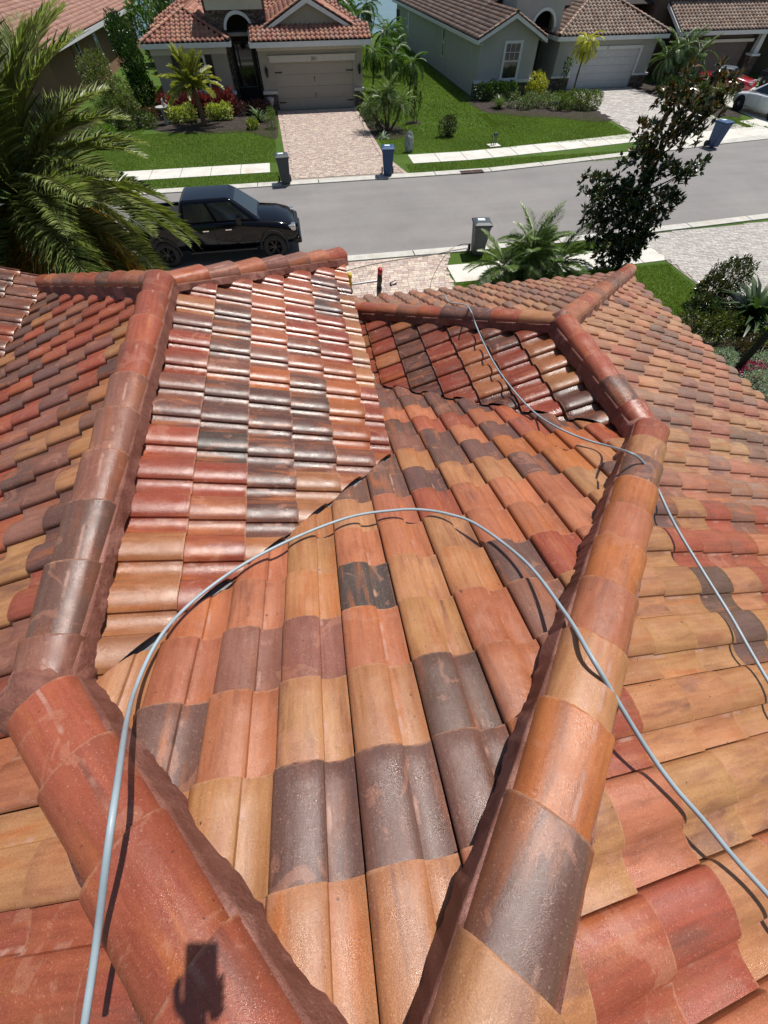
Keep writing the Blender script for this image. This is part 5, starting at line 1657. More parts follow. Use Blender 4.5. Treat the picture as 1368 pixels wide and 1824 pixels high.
small_car('white_car', 'white car parked on the driveway at the right edge behind the blue bin', 'car', (32.35, 32.6, 0.02), R_(97), M['paint_w'], 4.6, .95, .98, .92, 1.48, (-2.0, 1.25, -1.45, .3), wr=.36)
small_car('red_convertible', 'red convertible with a black soft top parked before the brown garage', 'car', (34.3, 39.6, 0.02), R_(-52), M['paint_r'], 4.1, .88, .86, .80, 1.25, (-1.2, .85, -.8, .15), soft=M['tape_k'], wr=.33)
small_car('dark_car', 'dark blue car half hidden beyond the white car at the right edge', 'car', (39.2, 38.6, 0.02), R_(-80), M['paint_n'], 4.6, .92, .90, .84, 1.4, (-1.8, 1.1, -1.2, .35))

# ================================================================== STREET THINGS
def bin_(loc, rz, mat, label, text, name='wheelie_bin'):
    b = thing(name, label, 'bin', loc, rz, 'bins put out along the street')
    mb = MB()
    def ring(z, wx, wy, ox=0): return [(-wx + ox, -wy, z), (wx + ox, -wy, z), (wx + ox, wy, z), (-wx + ox, wy, z)]
    rs = [ring(.03, .21, .24), ring(.55, .25, .29), ring(.92, .285, .33), ring(.99, .305, .35), ring(1.02, .305, .35)]
    for r_ in rs: mb.v += r_
    for k in range(len(rs) - 1):
        for q in range(4):
            w_ = (q + 1) % 4
            mb.f.append((k * 4 + q, k * 4 + w_, k * 4 + 4 + w_, k * 4 + 4 + q)); mb.c.append(None); mb.mi.append(0)
    mb.f.append((3, 2, 1, 0)); mb.c.append(None); mb.mi.append(0)
    mb.obj('body', mat, b, bevel=.025)
    ld = MB(); ld.v += ring(1.022, .335, .375) + ring(1.075, .33, .37) + ring(1.12, .22, .25)
    for k in range(2):
        for q in range(4):
            w_ = (q + 1) % 4
            ld.f.append((k * 4 + q, k * 4 + w_, k * 4 + 4 + w_, k * 4 + 4 + q)); ld.c.append(None); ld.mi.append(0)
    ld.f += [(8, 9, 10, 11), (3, 2, 1, 0)]; ld.c += [None] * 2; ld.mi += [0] * 2
    lo = ld.obj('lid', mat, b, bevel=.015)
    st = MB(); st.box((-.16, -.02, 1.1205), (.10, .17, 1.1235)); st.obj('lid_label', M['sticker'], lo)
    mb = MB(); mb.tube([(-.26, .36, .98), (-.26, .43, 1.0), (.26, .43, 1.0), (.26, .36, .98)], .018, 8); mb.obj('handle', mat, b, smooth=True)
    for s_ in (-1, 1):
        w_ = MB(); w_.tube([(s_ * .25, .26, .13), (s_ * .31, .26, .13)], .13, 18); w_.obj('wheel', M['rubber'], b)
        w_ = MB()
        for q in (-.12, .12): w_.box((q - .012, -.345, .35), (q + .012, -.30, .9))
    return b
bin_((-0.62, 25.05, 0.04), R_(4), M['bin_g'], 'dark grey wheelie bin at the left foot of the far pink driveway', '')
bin_((4.65, 25.35, 0.045), R_(-8), M['bin_b'], 'blue wheelie bin at the right foot of the far pink driveway', '')
bin_((6.5, 15.95, 0.02), R_(-8), M['bin_g'], 'dark grey wheelie bin on the near verge beside the small palm', '')
bin_((24.2, 26.55, 0.045), R_(10), M['bin_b'], 'blue wheelie bin across the street below the white car', '')

# storm drain grate
g_ = thing('storm_drain', 'rusty storm drain grate set into the far kerb', 'drain', (9.1, 25.0, 0.0), R_(1))
mb = MB(); mb.box((-.62, -.17, .03), (.62, .19, .052)); mb.obj('grate_frame', M['gap'], g_)
mb = MB(); mb.box((-.62, -.2, .052), (.62, -.165, .06)); mb.box((-.62, .165, .052), (.62, .2, .06)); mb.box((-.02, -.17, .052), (.02, .17, .0605)); mb.obj('grate_rim', plain('rusty_iron', (.11, .06, .045), .8, 0, .3, 30), g_)
for q in range(16):
    x = -.57 + q * .076
    if abs(x) < .03: continue
    mb = MB(); mb.box((x - .016, -.16, .053), (x + .016, .16, .0595)); mb.obj('grate_bar', MATS['rusty_iron'], g_)
# boulder
bm = bmesh.new(); bmesh.ops.create_icosphere(bm, subdivisions=4, radius=1)
for v_ in bm.verts:
    c = v_.co
    n_ = 1 + .10 * math.sin(c.x * 5 + 1) * math.sin(c.z * 4 + 2) + .06 * math.sin(c.y * 9 + c.z * 6) + .04 * math.sin(c.x * 17 + c.y * 13)
    tp = 1 - .38 * max(0, c.z)
    v_.co = Vector((c.x * .26 * n_ * tp, c.y * .2 * n_ * tp, max(0.0, .42 + c.z * .50 * n_)))
me = bpy.data.meshes.new('boulder'); bm.to_mesh(me); bm.free()
link('boulder', me, M['boulder'], loc=(6.55, 28.95, 0.0), label='upright grey boulder on the lawn near the sidewalk', cat='rock')
# utility box with little valve frame
u = thing('utility_cover', 'pale concrete utility cover with a small metal pipe frame on the lawn', 'utility cover', (11.75, 29.2, 0.0), R_(6))
wallbox('cover_slab', (-.34, -.28, 0), (.34, .28, .05), M['concrete'], u)
mb = MB()
for x in (-.16, .0, .12): mb.tube([(x, .02, .05), (x + .02, .04, .45)], .02, 6)
mb.tube([(-.17, .03, .44), (.16, .05, .48)], .03, 6); mb.box((-.05, -.03, .42), (.17, .11, .56)); mb.obj('valve_frame', M['bin_g'], u)
# bird bath with figure
bb = thing('bird_bath', 'white stone bird bath with a small statue beside the red leaved hedge', 'bird bath', (-8.05, 37.6, 0.02))
mb = MB(); mb.lathe([(.0, 0), (.17, .0), (.15, .08), (.08, .14), (.07, .55), (.10, .66), (.16, .70), (.38, .80), (.36, .83), (.15, .76), (0, .75)], 20); mb.obj('basin', M['terra'], bb, smooth=True)
mb = MB(); mb.lathe([(.0, .78), (.07, .80), (.09, .9), (.05, 1.02), (.07, 1.06), (.05, 1.14), (0, 1.16)], 12, .16, .1); mb.tube([(.18, .1, .98), (.36, .02, .86), (.46, 0, .74)], [.03, .05, .03], 8); mb.obj('statue', M['terra'], bb, smooth=True)
# urn by the entry
ur = thing('stone_urn', 'pale stone urn against the garage corner of the beige house', 'urn', (-1.05, 39.35, 0.03))
mb = MB(); mb.lathe([(0, 0), (.16, 0), (.15, .08), (.06, .16), (.10, .30), (.20, .55), (.24, .72), (.2, .72), (.1, .6), (0, .58)], 18); mb.obj('bowl', M['terra'], ur, smooth=True)

# thin hose on the driveway, ladder, clamp
pts = spline([(0.0, 14.6, .045), (1.2, 15.4, .045), (2.4, 15.8, .045), (3.6, 16.0, .05), (4.6, 16.1, .05), (5.6, 16.3, .06), (6.3, 16.4, .07)])
mb = MB(); mb.tube(pts, .011, 6); mb.obj('thin_hose', M['hosed'], smooth=True, label='thin grey hose lying across the near driveway towards the grey bin', cat='hose')
pts = spline([(3.5, 9.2, .5), (3.7, 11.4, .1), (3.9, 12.4, .05), (4.1, 13.8, .05), (4.75, 15.2, .05), (5.5, 16.35, .055), (6.2, 16.9, .02), (6.5, 16.75, .02)])
mb = MB(); mb.tube(pts, .011, 6); mb.obj('thin_hose', M['hosed'], smooth=True, label='thin grey hose rising from the near driveway beside the small palm', cat='hose')
ld = thing('ladder', 'ladder with yellow and dark wrapped rails standing above the front eave', 'ladder', (0.97, 8.9, 0.0), R_(0))
def lp(x, s_):   # along the leaning rails
    return (x, -1.25 * s_, 3.46 * s_)
for s_, top, topm in ((-.29, .985, 'yellow'), (.29, 1.0, 'redp')):
    q0 = MB(); q0.tube([lp(s_, 0), lp(s_, .92)], .028, 8); q0.obj('rail', M['alu'], ld)
    for a, b, m_, r_ in ((.84, .88, 'yellow', .040), (.88, .925, 'tape_k', .046), (.925, top, 'tape_k' if s_ > 0 else 'yellow', .044), (top, top + .028, topm, .042)):
        q0 = MB(); q0.tube([lp(s_, a), lp(s_ + .008, (a + b) / 2), lp(s_, b)], [r_, r_ * 1.15, r_], 9); q0.obj('rail_wrap', M[m_], ld, smooth=True)
for q in range(12):
    f_ = .05 + q * .070
    q0 = MB(); q0.tube([lp(-.28, f_), lp(.28, f_)], .016, 8); q0.obj('rung', M['alu'], ld)
q0 = MB(); q0.tube([lp(-.28, .945), lp(.28, .955)], .019, 8); q0.obj('top_bar', M['alu'], ld)
cl_ = thing('spring_clamp', 'small black clamp lying on the front roof edge beside the ladder', 'clamp', (1.50, 7.5, 3.30), R_(20))
cl_.scale = (.5, .5, .5)
mb = MB(); mb.box((-.16, -.02, 0), (.12, .02, .03)); mb.box((-.16, -.02, 0), (-.12, .02, .13)); mb.tube([(-.12, 0, .12), (.08, 0, .15)], .014, 6); mb.tube([(.0, 0, .02), (.14, 0, .06)], .014, 6); mb.obj('clamp_body', M['black'], cl_)
# post at the right edge
mb = MB(); mb.tube([(0, 0, 0), (-.02, 0, 1.3), (-.03, .0, 2.6)], [.085, .08, .075], 12)
lt_ = thing('young_tree', 'bare dark trunk rising from the flower bed at the right edge', 'tree', (11.5, 7.55, 0))
mb.obj('trunk', M['darkstem'], lt_, smooth=True)
# litter on the roof
def litter(x, y, k, label, s_, seed):
    r2 = random.Random(seed); mb = MB()
    pts = []
    n = 10
    for q in range(n):
        th = 2 * math.pi * q / n
        r = s_ * (1.0 if q % 2 else .38) * r2.uniform(.7, 1.2)
        pts.append((r * math.cos(th), r * math.sin(th), r2.uniform(0, .25 * s_)))
    c = (0, 0, .3 * s_)
    for q in range(n): mb.quad([c, pts[q], pts[(q + 1) % n]])
    A, D, N = frame_axes(k)
    o = mb.obj('dead_leaf', M['dleaf'], label=label, cat='leaf', group='dead leaves on the roof')
    p = Vector((x, y, fz(k, x, y))) + N * .012
    if seed == 1: p = Vector((x, y, fz(k, x, y))) + N * .016
    o.matrix_world = Matrix(((A.x, D.x, N.x, p.x), (A.y, D.y, N.y, p.y), (A.z, D.z, N.z, p.z), (0, 0, 0, 1)))
litter(1.395, .085, 'R', 'star shaped dead leaf on the ochre tiles at the right edge', .028, 1)

# ================================================================== PLANTS
LG = [(0.075, 0.14, 0.026), (0.10, 0.18, 0.032), (0.055, 0.105, 0.02), (0.13, 0.21, 0.04)]
LD = [(0.035, 0.07, 0.018), (0.05, 0.095, 0.022), (0.025, 0.052, 0.013)]
LY = [(0.30, 0.32, 0.045), (0.22, 0.27, 0.05), (0.38, 0.38, 0.07), (0.12, 0.19, 0.03)]
LR = [(0.20, 0.022, 0.038), (0.13, 0.016, 0.03), (0.28, 0.045, 0.06), (0.05, 0.02, 0.015)]
LP_ = [(0.07, 0.025, 0.035), (0.05, 0.02, 0.028), (0.10, 0.04, 0.045)]
LS = [(0.42, 0.50, 0.42), (0.30, 0.38, 0.30), (0.52, 0.58, 0.52), (0.2, 0.28, 0.18)]
LM = [(0.022, 0.042, 0.014), (0.034, 0.058, 0.018), (0.050, 0.075, 0.022), (0.10, 0.055, 0.02)]
LO = [(0.085, 0.085, 0.02), (0.11, 0.10, 0.025), (0.06, 0.08, 0.02), (0.13, 0.075, 0.02)]
LB = [(0.10, 0.16, 0.045), (0.07, 0.12, 0.035), (0.14, 0.19, 0.05)]
def leaf_quads(P, dirs, size, width, cols, seed, fold=0.25, up=None):
    """P (n,3) bases, dirs (n,3) unit leaf axes -> two-triangle-pair leaves with a fold"""
    r2 = np.random.RandomState(seed)
    n = len(P)
    sz = size * r2.uniform(.65, 1.25, (n, 1))
    ref = r2.normal(size=(n, 3)) * .6 + np.array([0, 0, 1.0]) if up is None else np.tile(np.array(up, float), (n, 1)) + r2.normal(size=(n, 3)) * .35
    side = np.cross(dirs, ref); side /= np.linalg.norm(side, axis=1, keepdims=True) + 1e-9
    nr = np.cross(side, dirs)
    w_ = sz * width
    b = P; t_ = P + dirs * sz
    m1 = P + dirs * sz * .45 + side * w_ * .5 + nr * w_ * fold
    m2 = P + dirs * sz * .45 - side * w_ * .5 + nr * w_ * fold
    V = np.stack([b, m1, t_, m2], 1).reshape(-1, 3)
    idx = np.arange(n)[:, None] * 4
    Fq = np.concatenate([idx + np.array([[0, 1, 2]]), idx + np.array([[0, 2, 3]])], 1).reshape(-1, 3)
    c = np.array(cols)[r2.randint(0, len(cols), n)] * r2.uniform(.7, 1.3, (n, 1))
    C = np.repeat(np.c_[c, np.ones(n)], 2, axis=0)
    return V, Fq, C
def shell_pts(ells, n, seed, inner=.55):
    """points near the shells of a cluster of ellipsoids (x,y,z,rx,ry,rz)"""
    r2 = np.random.RandomState(seed)
    w_ = np.array([e[3] * e[4] + e[3] * e[5] for e in ells]); w_ = w_ / w_.sum()
    pick = r2.choice(len(ells), n, p=w_)
    d = r2.normal(size=(n, 3)); d /= np.linalg.norm(d, axis=1, keepdims=True)
    rad = r2.uniform(inner, 1.0, (n, 1)) ** .6
    rad *= 1 + .14 * np.sin(d[:, :1] * 7 + pick[:, None]) * np.sin(d[:, 1:2] * 6 + 2 * pick[:, None]) + r2.normal(0, .05, (n, 1))
    E_ = np.array(ells)[pick]
    P = E_[:, :3] + d * rad * E_[:, 3:6]
    return P, d
def shrub(label, ells, n, size, cols, seed, mat='leaf', width=.5, name='shrub', cat='shrub', loc=(0, 0, 0), stem=True, group=None, upbias=.5, flowers=None):
    s_ = thing(name, label, cat, loc, 0, group)
    P, d = shell_pts(ells, n, seed)
    r2 = np.random.RandomState(seed + 99)
    dr = d + r2.normal(size=d.shape) * .55 + np.array([0, 0, upbias]); dr /= np.linalg.norm(dr, axis=1, keepdims=True)
    keep = P[:, 2] > 0.02
    V, F_, C = leaf_quads(P[keep], dr[keep], size, width, cols, seed)
    link('foliage', np_mesh('foliage', V, F_, C, 3), M[mat], s_)
    if flowers:
        k, fs, fc = flowers
        P, d = shell_pts(ells, k, seed + 5, .92)
        keep = P[:, 2] > .1
        V, F_, C = leaf_quads(P[keep], d[keep], fs, 1.0, fc, seed + 6)
        link('blossom', np_mesh('blossom', V, F_, C, 3), M['leaf'], s_)
    if stem:
        mb = MB()
        for e in ells[:6]:
            mb.tube([(e[0] * .5, e[1] * .5, 0), (e[0] * .8, e[1] * .8, e[2] * .6), (e[0], e[1], e[2] + e[5] * .3)], [.03, .022, .01], 5)
        mb.obj('stem', M['bark'], s_)
    return s_

# palms -------------------------------------------------------------
def frond_mesh(name, L, npair, ll, lw, droop, cols, seed, vee=.55, petiole=.12, sweep=.75, curl=0.0, flat=1.0):
    r2 = np.random.RandomState(seed)
    def rach(s_):
        a = s_ * droop
        x = L * (math.sin(a) / droop if droop > 1e-3 else s_)
        z = -L * ((1 - math.cos(a)) / droop if droop > 1e-3 else 0)
        return np.array([x, curl * L * s_ * s_, z]), np.array([math.cos(a), 2 * curl * s_, -math.sin(a)])
    V, F_, C = [], [], []
    # rachis: thin three sided strip
    n = 14
    prev = None
    for q in range(n + 1):
        s_ = q / n; p, t_ = rach(s_); r = .022 * (1 - .85 * s_) * (L / 2.6)
        up = np.array([t_[2] * -1 * -1 if False else -t_[2] * 0 + 0, 0, 1.0])
        i = len(V)
        V += [p + np.array([0, r, 0]), p + np.array([0, -r, 0]), p + np.array([0, 0, r * 1.3])]
        if prev is not None:
            for a, b in ((0, 1), (1, 2), (2, 0)):
                F_.append((prev + a, prev + b, i + b)); F_.append((prev + a, i + b, i + a))
                C += [(.16, .17, .05, 1)] * 2
        prev = i
    for q in range(npair):
        s_ = petiole + (1 - petiole) * (q + .5) / npair
        p, t_ = rach(s_); t_ = t_ / np.linalg.norm(t_)
        up = np.array([math.sin(s_ * droop), 0, math.cos(s_ * droop)])
        env = (math.sin(math.pi * min(1, (s_ - petiole) / (1 - petiole) * .92 + .12)) ** .55)
        for sd_ in (-1, 1):
            side = np.cross(t_, up) * sd_
            f_ = sweep + .35 * s_
            d = side * (1.0) + t_ * f_ + up * vee * r2.uniform(.5, 1.3) + r2.normal(size=3) * .07
            d /= np.linalg.norm(d)
            l_ = ll * env * r2.uniform(.85, 1.1)
            e = p + d * l_ + np.array([0, 0, -1]) * l_ * l_ * r2.uniform(.15, .5) / ll * .7
            mid = p + d * l_ * .5
            wv = np.cross(d, up); wv /= np.linalg.norm(wv) + 1e-9
            wv = wv * math.cos(.5) + up * math.sin(.5) * sd_
            w_ = lw * .5
            i = len(V)
            V += [p, mid + wv * w_, e, mid - wv * w_]
            F_ += [(i, i + 1, i + 2), (i, i + 2, i + 3)]
            c = np.array(cols[r2.randint(len(cols))]) * r2.uniform(.75, 1.25)
            C += [(*c, 1)] * 2
    me = np_mesh(name, np.array(V), np.array(F_), np.array(C), 3)
    me.materials.append(M['leaf'])
    return me
def palm(label, loc, trunk, r0, r1, meshes, n, seed, el=(75, -25), name='palm_tree', cat='palm', scale=(.85, 1.1), az=(0, 360), group=None, crowns=None, trunkmat='trunk', old=None, jit=8):
    """trunk: list of points (local). crowns: list of (point, n)"""
    s_ = thing(name, label, cat, loc, 0, group)
    r2 = random.Random(seed)
    trunks = trunk if isinstance(trunk[0], list) else [trunk]
    for tk in trunks:
        mb = MB(); pts = spline(tk, 6) if len(tk) > 2 else [Vector(q) for q in tk]
        rr = [r0 + (r1 - r0) * k / (len(pts) - 1) + .008 * math.sin(k * 2.1) for k in range(len(pts))]
        mb.tube(pts, rr, 10); mb.obj('trunk', M[trunkmat], s_, smooth=True)
    for tk, nn in zip(trunks, n if isinstance(n, list) else [n] * len(trunks)):
        for q in range(nn):
            f_ = (q + .5) / nn
            e = el[0] + (el[1] - el[0]) * f_ + r2.uniform(-jit, jit)
            a = (q * 137.5 + r2.uniform(-15, 15)) % 360
            if az != (0, 360): a = az[0] + (az[1] - az[0]) * ((q * .618) % 1) + r2.uniform(-8, 8)
            me = meshes[int(f_ * len(meshes) * .999)] if old is None or r2.random() > old[1] or f_ < .6 else old[0]
            o = link('frond', me, None, s_)
            p = Vector(tk[-1])
            sc = r2.uniform(*scale)
            o.matrix_world = Matrix.Translation(p + Vector(loc)) @ Matrix.Rotation(R_(a), 4, 'Z') @ Matrix.Rotation(-R_(e), 4, 'Y') @ Matrix.Rotation(R_(r2.uniform(-25, 25)), 4, 'X') @ Matrix.Scale(sc, 4)
            o.matrix_parent_inverse = Matrix.Translation(-Vector(loc))
    return s_
DG = [(0.18, 0.225, 0.06), (0.23, 0.275, 0.075), (0.14, 0.185, 0.05), (0.32, 0.35, 0.13)]
DY = [(0.42, 0.22, 0.03), (0.33, 0.20, 0.03), (0.22, 0.19, 0.03), (0.36, 0.16, 0.02)]
date = [frond_mesh('date_frond', 3.15, 92, .55, .0145, dr, DG, 40 + q, vee=.45, sweep=.7, curl=cu_) for q, (dr, cu_) in enumerate(((.9, .05), (1.1, -.06), (1.25, .08), (1.35, -.05), (1.5, .03)))]
dateold = frond_mesh('date_frond_yellow', 2.8, 95, .48, .024, 1.2, DY, 50, vee=.3, sweep=.95)
palm('big date palm with grey green feathery fronds and yellow lower ones at left', (-5.5, 10.7, 0), [(0.1, 0, 0), (0.05, 0, 2.0), (0, 0, 4.0)], .30, .24, date, 104, 3, el=(78, -45), scale=(.92, 1.2), old=(dateold, .4))
big = [o for o in bpy.data.objects if o.name.startswith('palm_tree') and 'big date palm' in o.get('label', '')][0]
r9 = random.Random(77)
for q in range(10):
    o = link('frond', dateold, None, big)
    a = -82 + q * 8 + r9.uniform(-4, 4); e = -8 - 16 * (q % 3) * .8 + r9.uniform(-4, 4)
    L_ = Vector((-5.5, 10.7, 0))
    o.matrix_world = Matrix.Translation(L_ + Vector((0, 0, 3.95))) @ Matrix.Rotation(R_(a), 4, 'Z') @ Matrix.Rotation(-R_(e), 4, 'Y') @ Matrix.Rotation(R_(r9.uniform(-30, 30)), 4, 'X') @ Matrix.Scale(r9.uniform(1.0, 1.2), 4)
    o.matrix_parent_inverse = Matrix.Translation(-L_)
    o['label'] = 'ageing yellow orange frond hanging low'
young = [frond_mesh('young_date_frond', 1.65, 56, .36, .028, dr, [(0.28, 0.30, 0.07), (0.20, 0.25, 0.06), (0.44, 0.38, 0.07)], 60 + q, vee=.6, sweep=1.0) for q, dr in enumerate((.4, .7, 1.1))]
palm('small yellowish date palm with ringed trunk in the mulch bed before the beige house', (-5.6, 36.7, 0), [(0.05, 0, 0), (0.1, 0, .8), (-.02, 0, 1.72)], .17, .15, young, 44, 4, el=(88, 2), scale=(.85, 1.25))
robe = [frond_mesh('pygmy_frond', 1.5, 64, .30, .014, dr, [(0.13, 0.21, 0.06), (0.17, 0.26, 0.08), (0.28, 0.35, 0.16)], 70 + q, vee=.25, sweep=.6) for q, dr in enumerate((.7, 1.1, 1.5))]
palm('bushy pygmy date palm with several crowns beyond the front eave', (7.2, 13.1, 0), [[(0, 0, 0), (.1, .1, .5), (.15, .1, 1.0)], [(-.2, 0, 0), (-.5, 0, .4), (-.75, 0, .75)], [(.2, 0, 0), (.7, .1, .4), (1.1, .1, .65)], [(0, .2, 0), (.2, .4, .7), (.3, .5, 1.15)]], .09, .08, robe, [34, 24, 28, 28], 5, el=(72, -32), scale=(.75, 1.08))
robe2 = [frond_mesh('pygmy_frond_far', 1.15, 30, .24, .020, dr, [(0.09, 0.15, 0.04), (0.13, 0.20, 0.055), (0.24, 0.30, 0.13)], 80 + q, vee=.2, sweep=.6) for q, dr in enumerate((.8, 1.2, 1.6))]
palm('clump of pygmy palms with glossy crowns on the right side of the far driveway', (6.1, 33.2, 0), [[(0, 0, 0), (-.2, 0, .7), (-.35, 0, 1.45)], [(0, 0, 0), (.05, 0, .9), (.05, .1, 1.75)], [(.1, 0, 0), (.55, 0, .6), (.85, .1, 1.2)], [(-.2, 0, 0), (-.8, .1, .6), (-1.1, .2, 1.15)]], .07, .06, robe2, [26, 26, 26, 20], 6, el=(70, -30), scale=(.8, 1.1))
fox = [frond_mesh('foxtail_frond', 1.5, 34, .34, .032, dr, [(0.055, 0.12, 0.02), (0.08, 0.16, 0.03), (0.11, 0.19, 0.035)], 90 + q, vee=.15, sweep=.5) for q, dr in enumerate((1.3, 1.8, 2.3))]
for q, (x, y, h, lab) in enumerate(((7.7, 40.6, 2.1, 'slender palm with drooping crown nearest the corner of the beige house'), (8.9, 40.2, 1.95, 'slender palm with drooping crown leaning right beside the lawn path'), (8.3, 43.5, 2.3, 'slender palm with drooping crown just behind two others'), (6.9, 44.5, 2.0, 'slender palm at the side wall of the beige house'))):
    palm(lab, (x, y, 0), [(0, 0, 0), (.1, 0, h * .5), (.15, 0, h)], .06, .045, fox, 22, 20 + q, el=(65, -45), scale=(.8, 1.0), group='slender palms beside the beige house', trunkmat='bark')
for q, (x, y, h) in enumerate(((6.6, 52, 3.0), (8.0, 55, 3.6), (9.0, 50.5, 2.4), (6.6, 60, 3.4), (5.3, 56, 3.6), (10.2, 54, 2.2), (5.4, 64, 3.8))):
    palm(['shaggy palm behind the beige house, first of the back row', 'shaggy palm against the lake view, middle of the back row', 'palm with drooping crown right of the lake view', 'taller palm farther back before the lake', 'dark palm tucked behind the pink garage roof', 'palm nearest the grey house side wall', 'farthest palm on the lake shore'][q], (x, y, 0), [(0, 0, 0), (.1, 0, h * .5), (.1, 0, h)], .10, .07, fox, 20, 40 + q, el=(70, -45), scale=(1.0, 1.4), group='palms behind the beige house', trunkmat='bark')
yel = [frond_mesh('yellow_frond', 1.15, 30, .32, .030, dr, [(0.55, 0.50, 0.03), (0.65, 0.58, 0.04), (0.38, 0.40, 0.03)], 100 + q, vee=.1, sweep=.5) for q, dr in enumerate((1.6, 2.2))]
palm('thin leaning palm with a bright yellow crown before the white garage', (20.9, 38.3, 0), [(0, 0, 0), (-.08, 0, 1.2), (.0, 0, 2.85)], .07, .05, yel, 20, 7, el=(75, -35), scale=(.9, 1.15), trunkmat='bark')
cl = [frond_mesh('clump_frond', 1.7, 34, .36, .038, dr, [(0.05, 0.10, 0.03), (0.075, 0.14, 0.045), (0.15, 0.21, 0.10)], 110 + q, vee=.1, sweep=.55) for q, dr in enumerate((.9, 1.4, 1.9))]
palm('thick clump of glossy palms between the grey and brown houses', (30.2, 40.4, 0), [[(0, 0, 0), (-.8, 0, 1.0), (-1.3, 0, 1.7)], [(0, 0, 0), (.1, 0, 1.2), (.1, 0, 2.3)], [(0, 0, 0), (.8, 0, 1.0), (1.3, 0, 1.9)], [(0, 0, 0), (-.5, 0, 1.1), (-.6, 0, 2.1)], [(0, 0, 0), (.5, 0, .8), (.8, -.3, 1.3)]], .08, .07, cl, [15, 16, 15, 14, 13], 8, el=(75, -35), scale=(.8, 1.1))

# magnolia ----------------------------------------------------------
mg = thing('magnolia_tree', 'dark glossy leaved magnolia with bronze leaves standing at the near kerb', 'tree', (11.3, 13.8, 0))
r2 = random.Random(5)
ells = [(-.15, 0, .8, .55, .5, .4), (-.75, 0, 1.3, .55, .5, .45), (-1.15, 0, 1.9, .6, .5, .45), (-.1, 0, 1.5, .7, .6, .5), (.4, 0, 1.2, .35, .4, .4), (-2.15, 0, 2.55, .42, .4, .35), (-1.5, .1, 2.5, .6, .5, .45), (-.8, 0, 2.4, .7, .6, .55), (-.1, 0, 2.2, .6, .5, .45),
        (.7, 0, 2.75, .4, .35, .22), (1.15, 0, 3.0, .32, .3, .16), (-.2, 0, 3.0, .55, .5, .4), (-.9, 0, 3.2, .6, .5, .45), (-1.2, 0, 3.8, .4, .4, .35), (-.5, 0, 3.8, .55, .5, .4), (.25, 0, 3.75, .5, .45, .35), (.6, 0, 4.25, .42, .4, .35), (-.15, 0, 4.45, .5, .45, .35), (-.75, 0, 4.5, .45, .4, .32), (.35, 0, 4.85, .35, .3, .2), (-.6, 0, 4.95, .25, .25, .18), (.95, 0, 4.7, .22, .2, .18)]
mb = MB()
tr_pts = spline([(0, 0, 0), (-.1, 0, 1.0), (-.35, 0, 2.2), (-.35, 0, 3.4), (-.25, 0, 4.6)], 8)
mb.tube(tr_pts, [.10 * (1 - .8 * k / len(tr_pts)) for k in range(len(tr_pts))], 8)
for e in ells:
    k = min(len(tr_pts) - 1, max(2, int((e[2] - .45) / 4.7 * len(tr_pts))))
    a = tr_pts[k]
    mb.tube([a, (a + Vector(e[:3])) / 2 + Vector((0, 0, -.05)), Vector(e[:3])], [.03, .02, .008], 5)
mb.obj('trunk', M['darkstem'], mg, smooth=True)
ells += [(-1.35, 0, 1.15, .5, .45, .35), (-1.75, .1, 1.75, .45, .45, .35), (.55, 0, 1.75, .4, .4, .35), (-.75, 0, .5, .5, .45, .3), (.75, 0, 2.2, .3, .3, .22), (.05, 0, .45, .5, .45, .3), (-.45, 0, .75, .45, .45, .35), (.35, 0, .75, .35, .4, .3)]
ells = [(a, b, c, d_ * 1.08, e_ * 1.08, f_ * 1.08) for a, b, c, d_, e_, f_ in ells]
P, d = shell_pts(ells, 1080, 31, .1)
n9 = 8
rs = np.random.RandomState(32)
Pn = np.repeat(P, n9, axis=0)
base = np.repeat(d * .5 + np.array([0, 0, .8]), n9, axis=0)
ax_ = rs.normal(size=(len(Pn), 3)); dr = base * .75 + ax_ * .9; dr /= np.linalg.norm(dr, axis=1, keepdims=True)
V, F_, C = leaf_quads(Pn, dr, .185, .45, LM[:3], 33, .18)
topm = np.repeat((Pn[:, 2] > 3.3) & (rs.rand(len(Pn)) < .5) | (rs.rand(len(Pn)) < .10), 2)
C[topm, :3] = np.array([.13, .070, .018]) * rs.uniform(.6, 1.4, (topm.sum(), 1))
link('foliage', np_mesh('foliage', V, F_, C, 3), M['leafg'], mg)

# shrubs ------------------------------------------------------------
def row_ells(x0, x1, y, z, r, n, seed, ry=None, rz=None, dy=0.0):
    r2 = random.Random(seed)
    return [(x0 + (x1 - x0) * (q + .5) / n + r2.uniform(-.1, .1), y + r2.uniform(-dy, dy), z * r2.uniform(.85, 1.1), r * r2.uniform(.8, 1.15), (ry or r) * r2.uniform(.8, 1.1), (rz or r) * r2.uniform(.85, 1.2)) for q in range(n)]
shrub('long hedge of dark red cordyline leaves under the window of the beige house', row_ells(-2.3, 2.3, 0, .62, .42, 9, 1, rz=.5), 2600, .30, LR, 1, width=.28, name='red_hedge', cat='hedge', loc=(-5.9, 39.2, 0), upbias=.9)
for q, x in enumerate((-7.45, -6.6, -4.95, -4.2)):
    shrub(['yellow variegated bush nearest the bird bath', 'yellow variegated bush just left of the small date palm', 'yellow variegated bush just right of the small date palm', 'yellow variegated bush at the right end of the red hedge'][q], row_ells(-.35, .35, 0, .42, .36, 3, 50 + q), 620, .15, [(.48, .50, .10), (.36, .42, .09), (.58, .58, .18), (.16, .22, .05)], 60 + q, name='yellow_bush', loc=(x, 37.9, 0), group='yellow bushes before the red hedge')
shrub('low purple leaved hedge beside the entry of the beige house', row_ells(-1.1, 1.1, 0, .38, .36, 6, 3), 1500, .12, LP_, 3, name='purple_hedge', cat='hedge', loc=(-2.35, 38.9, 0))
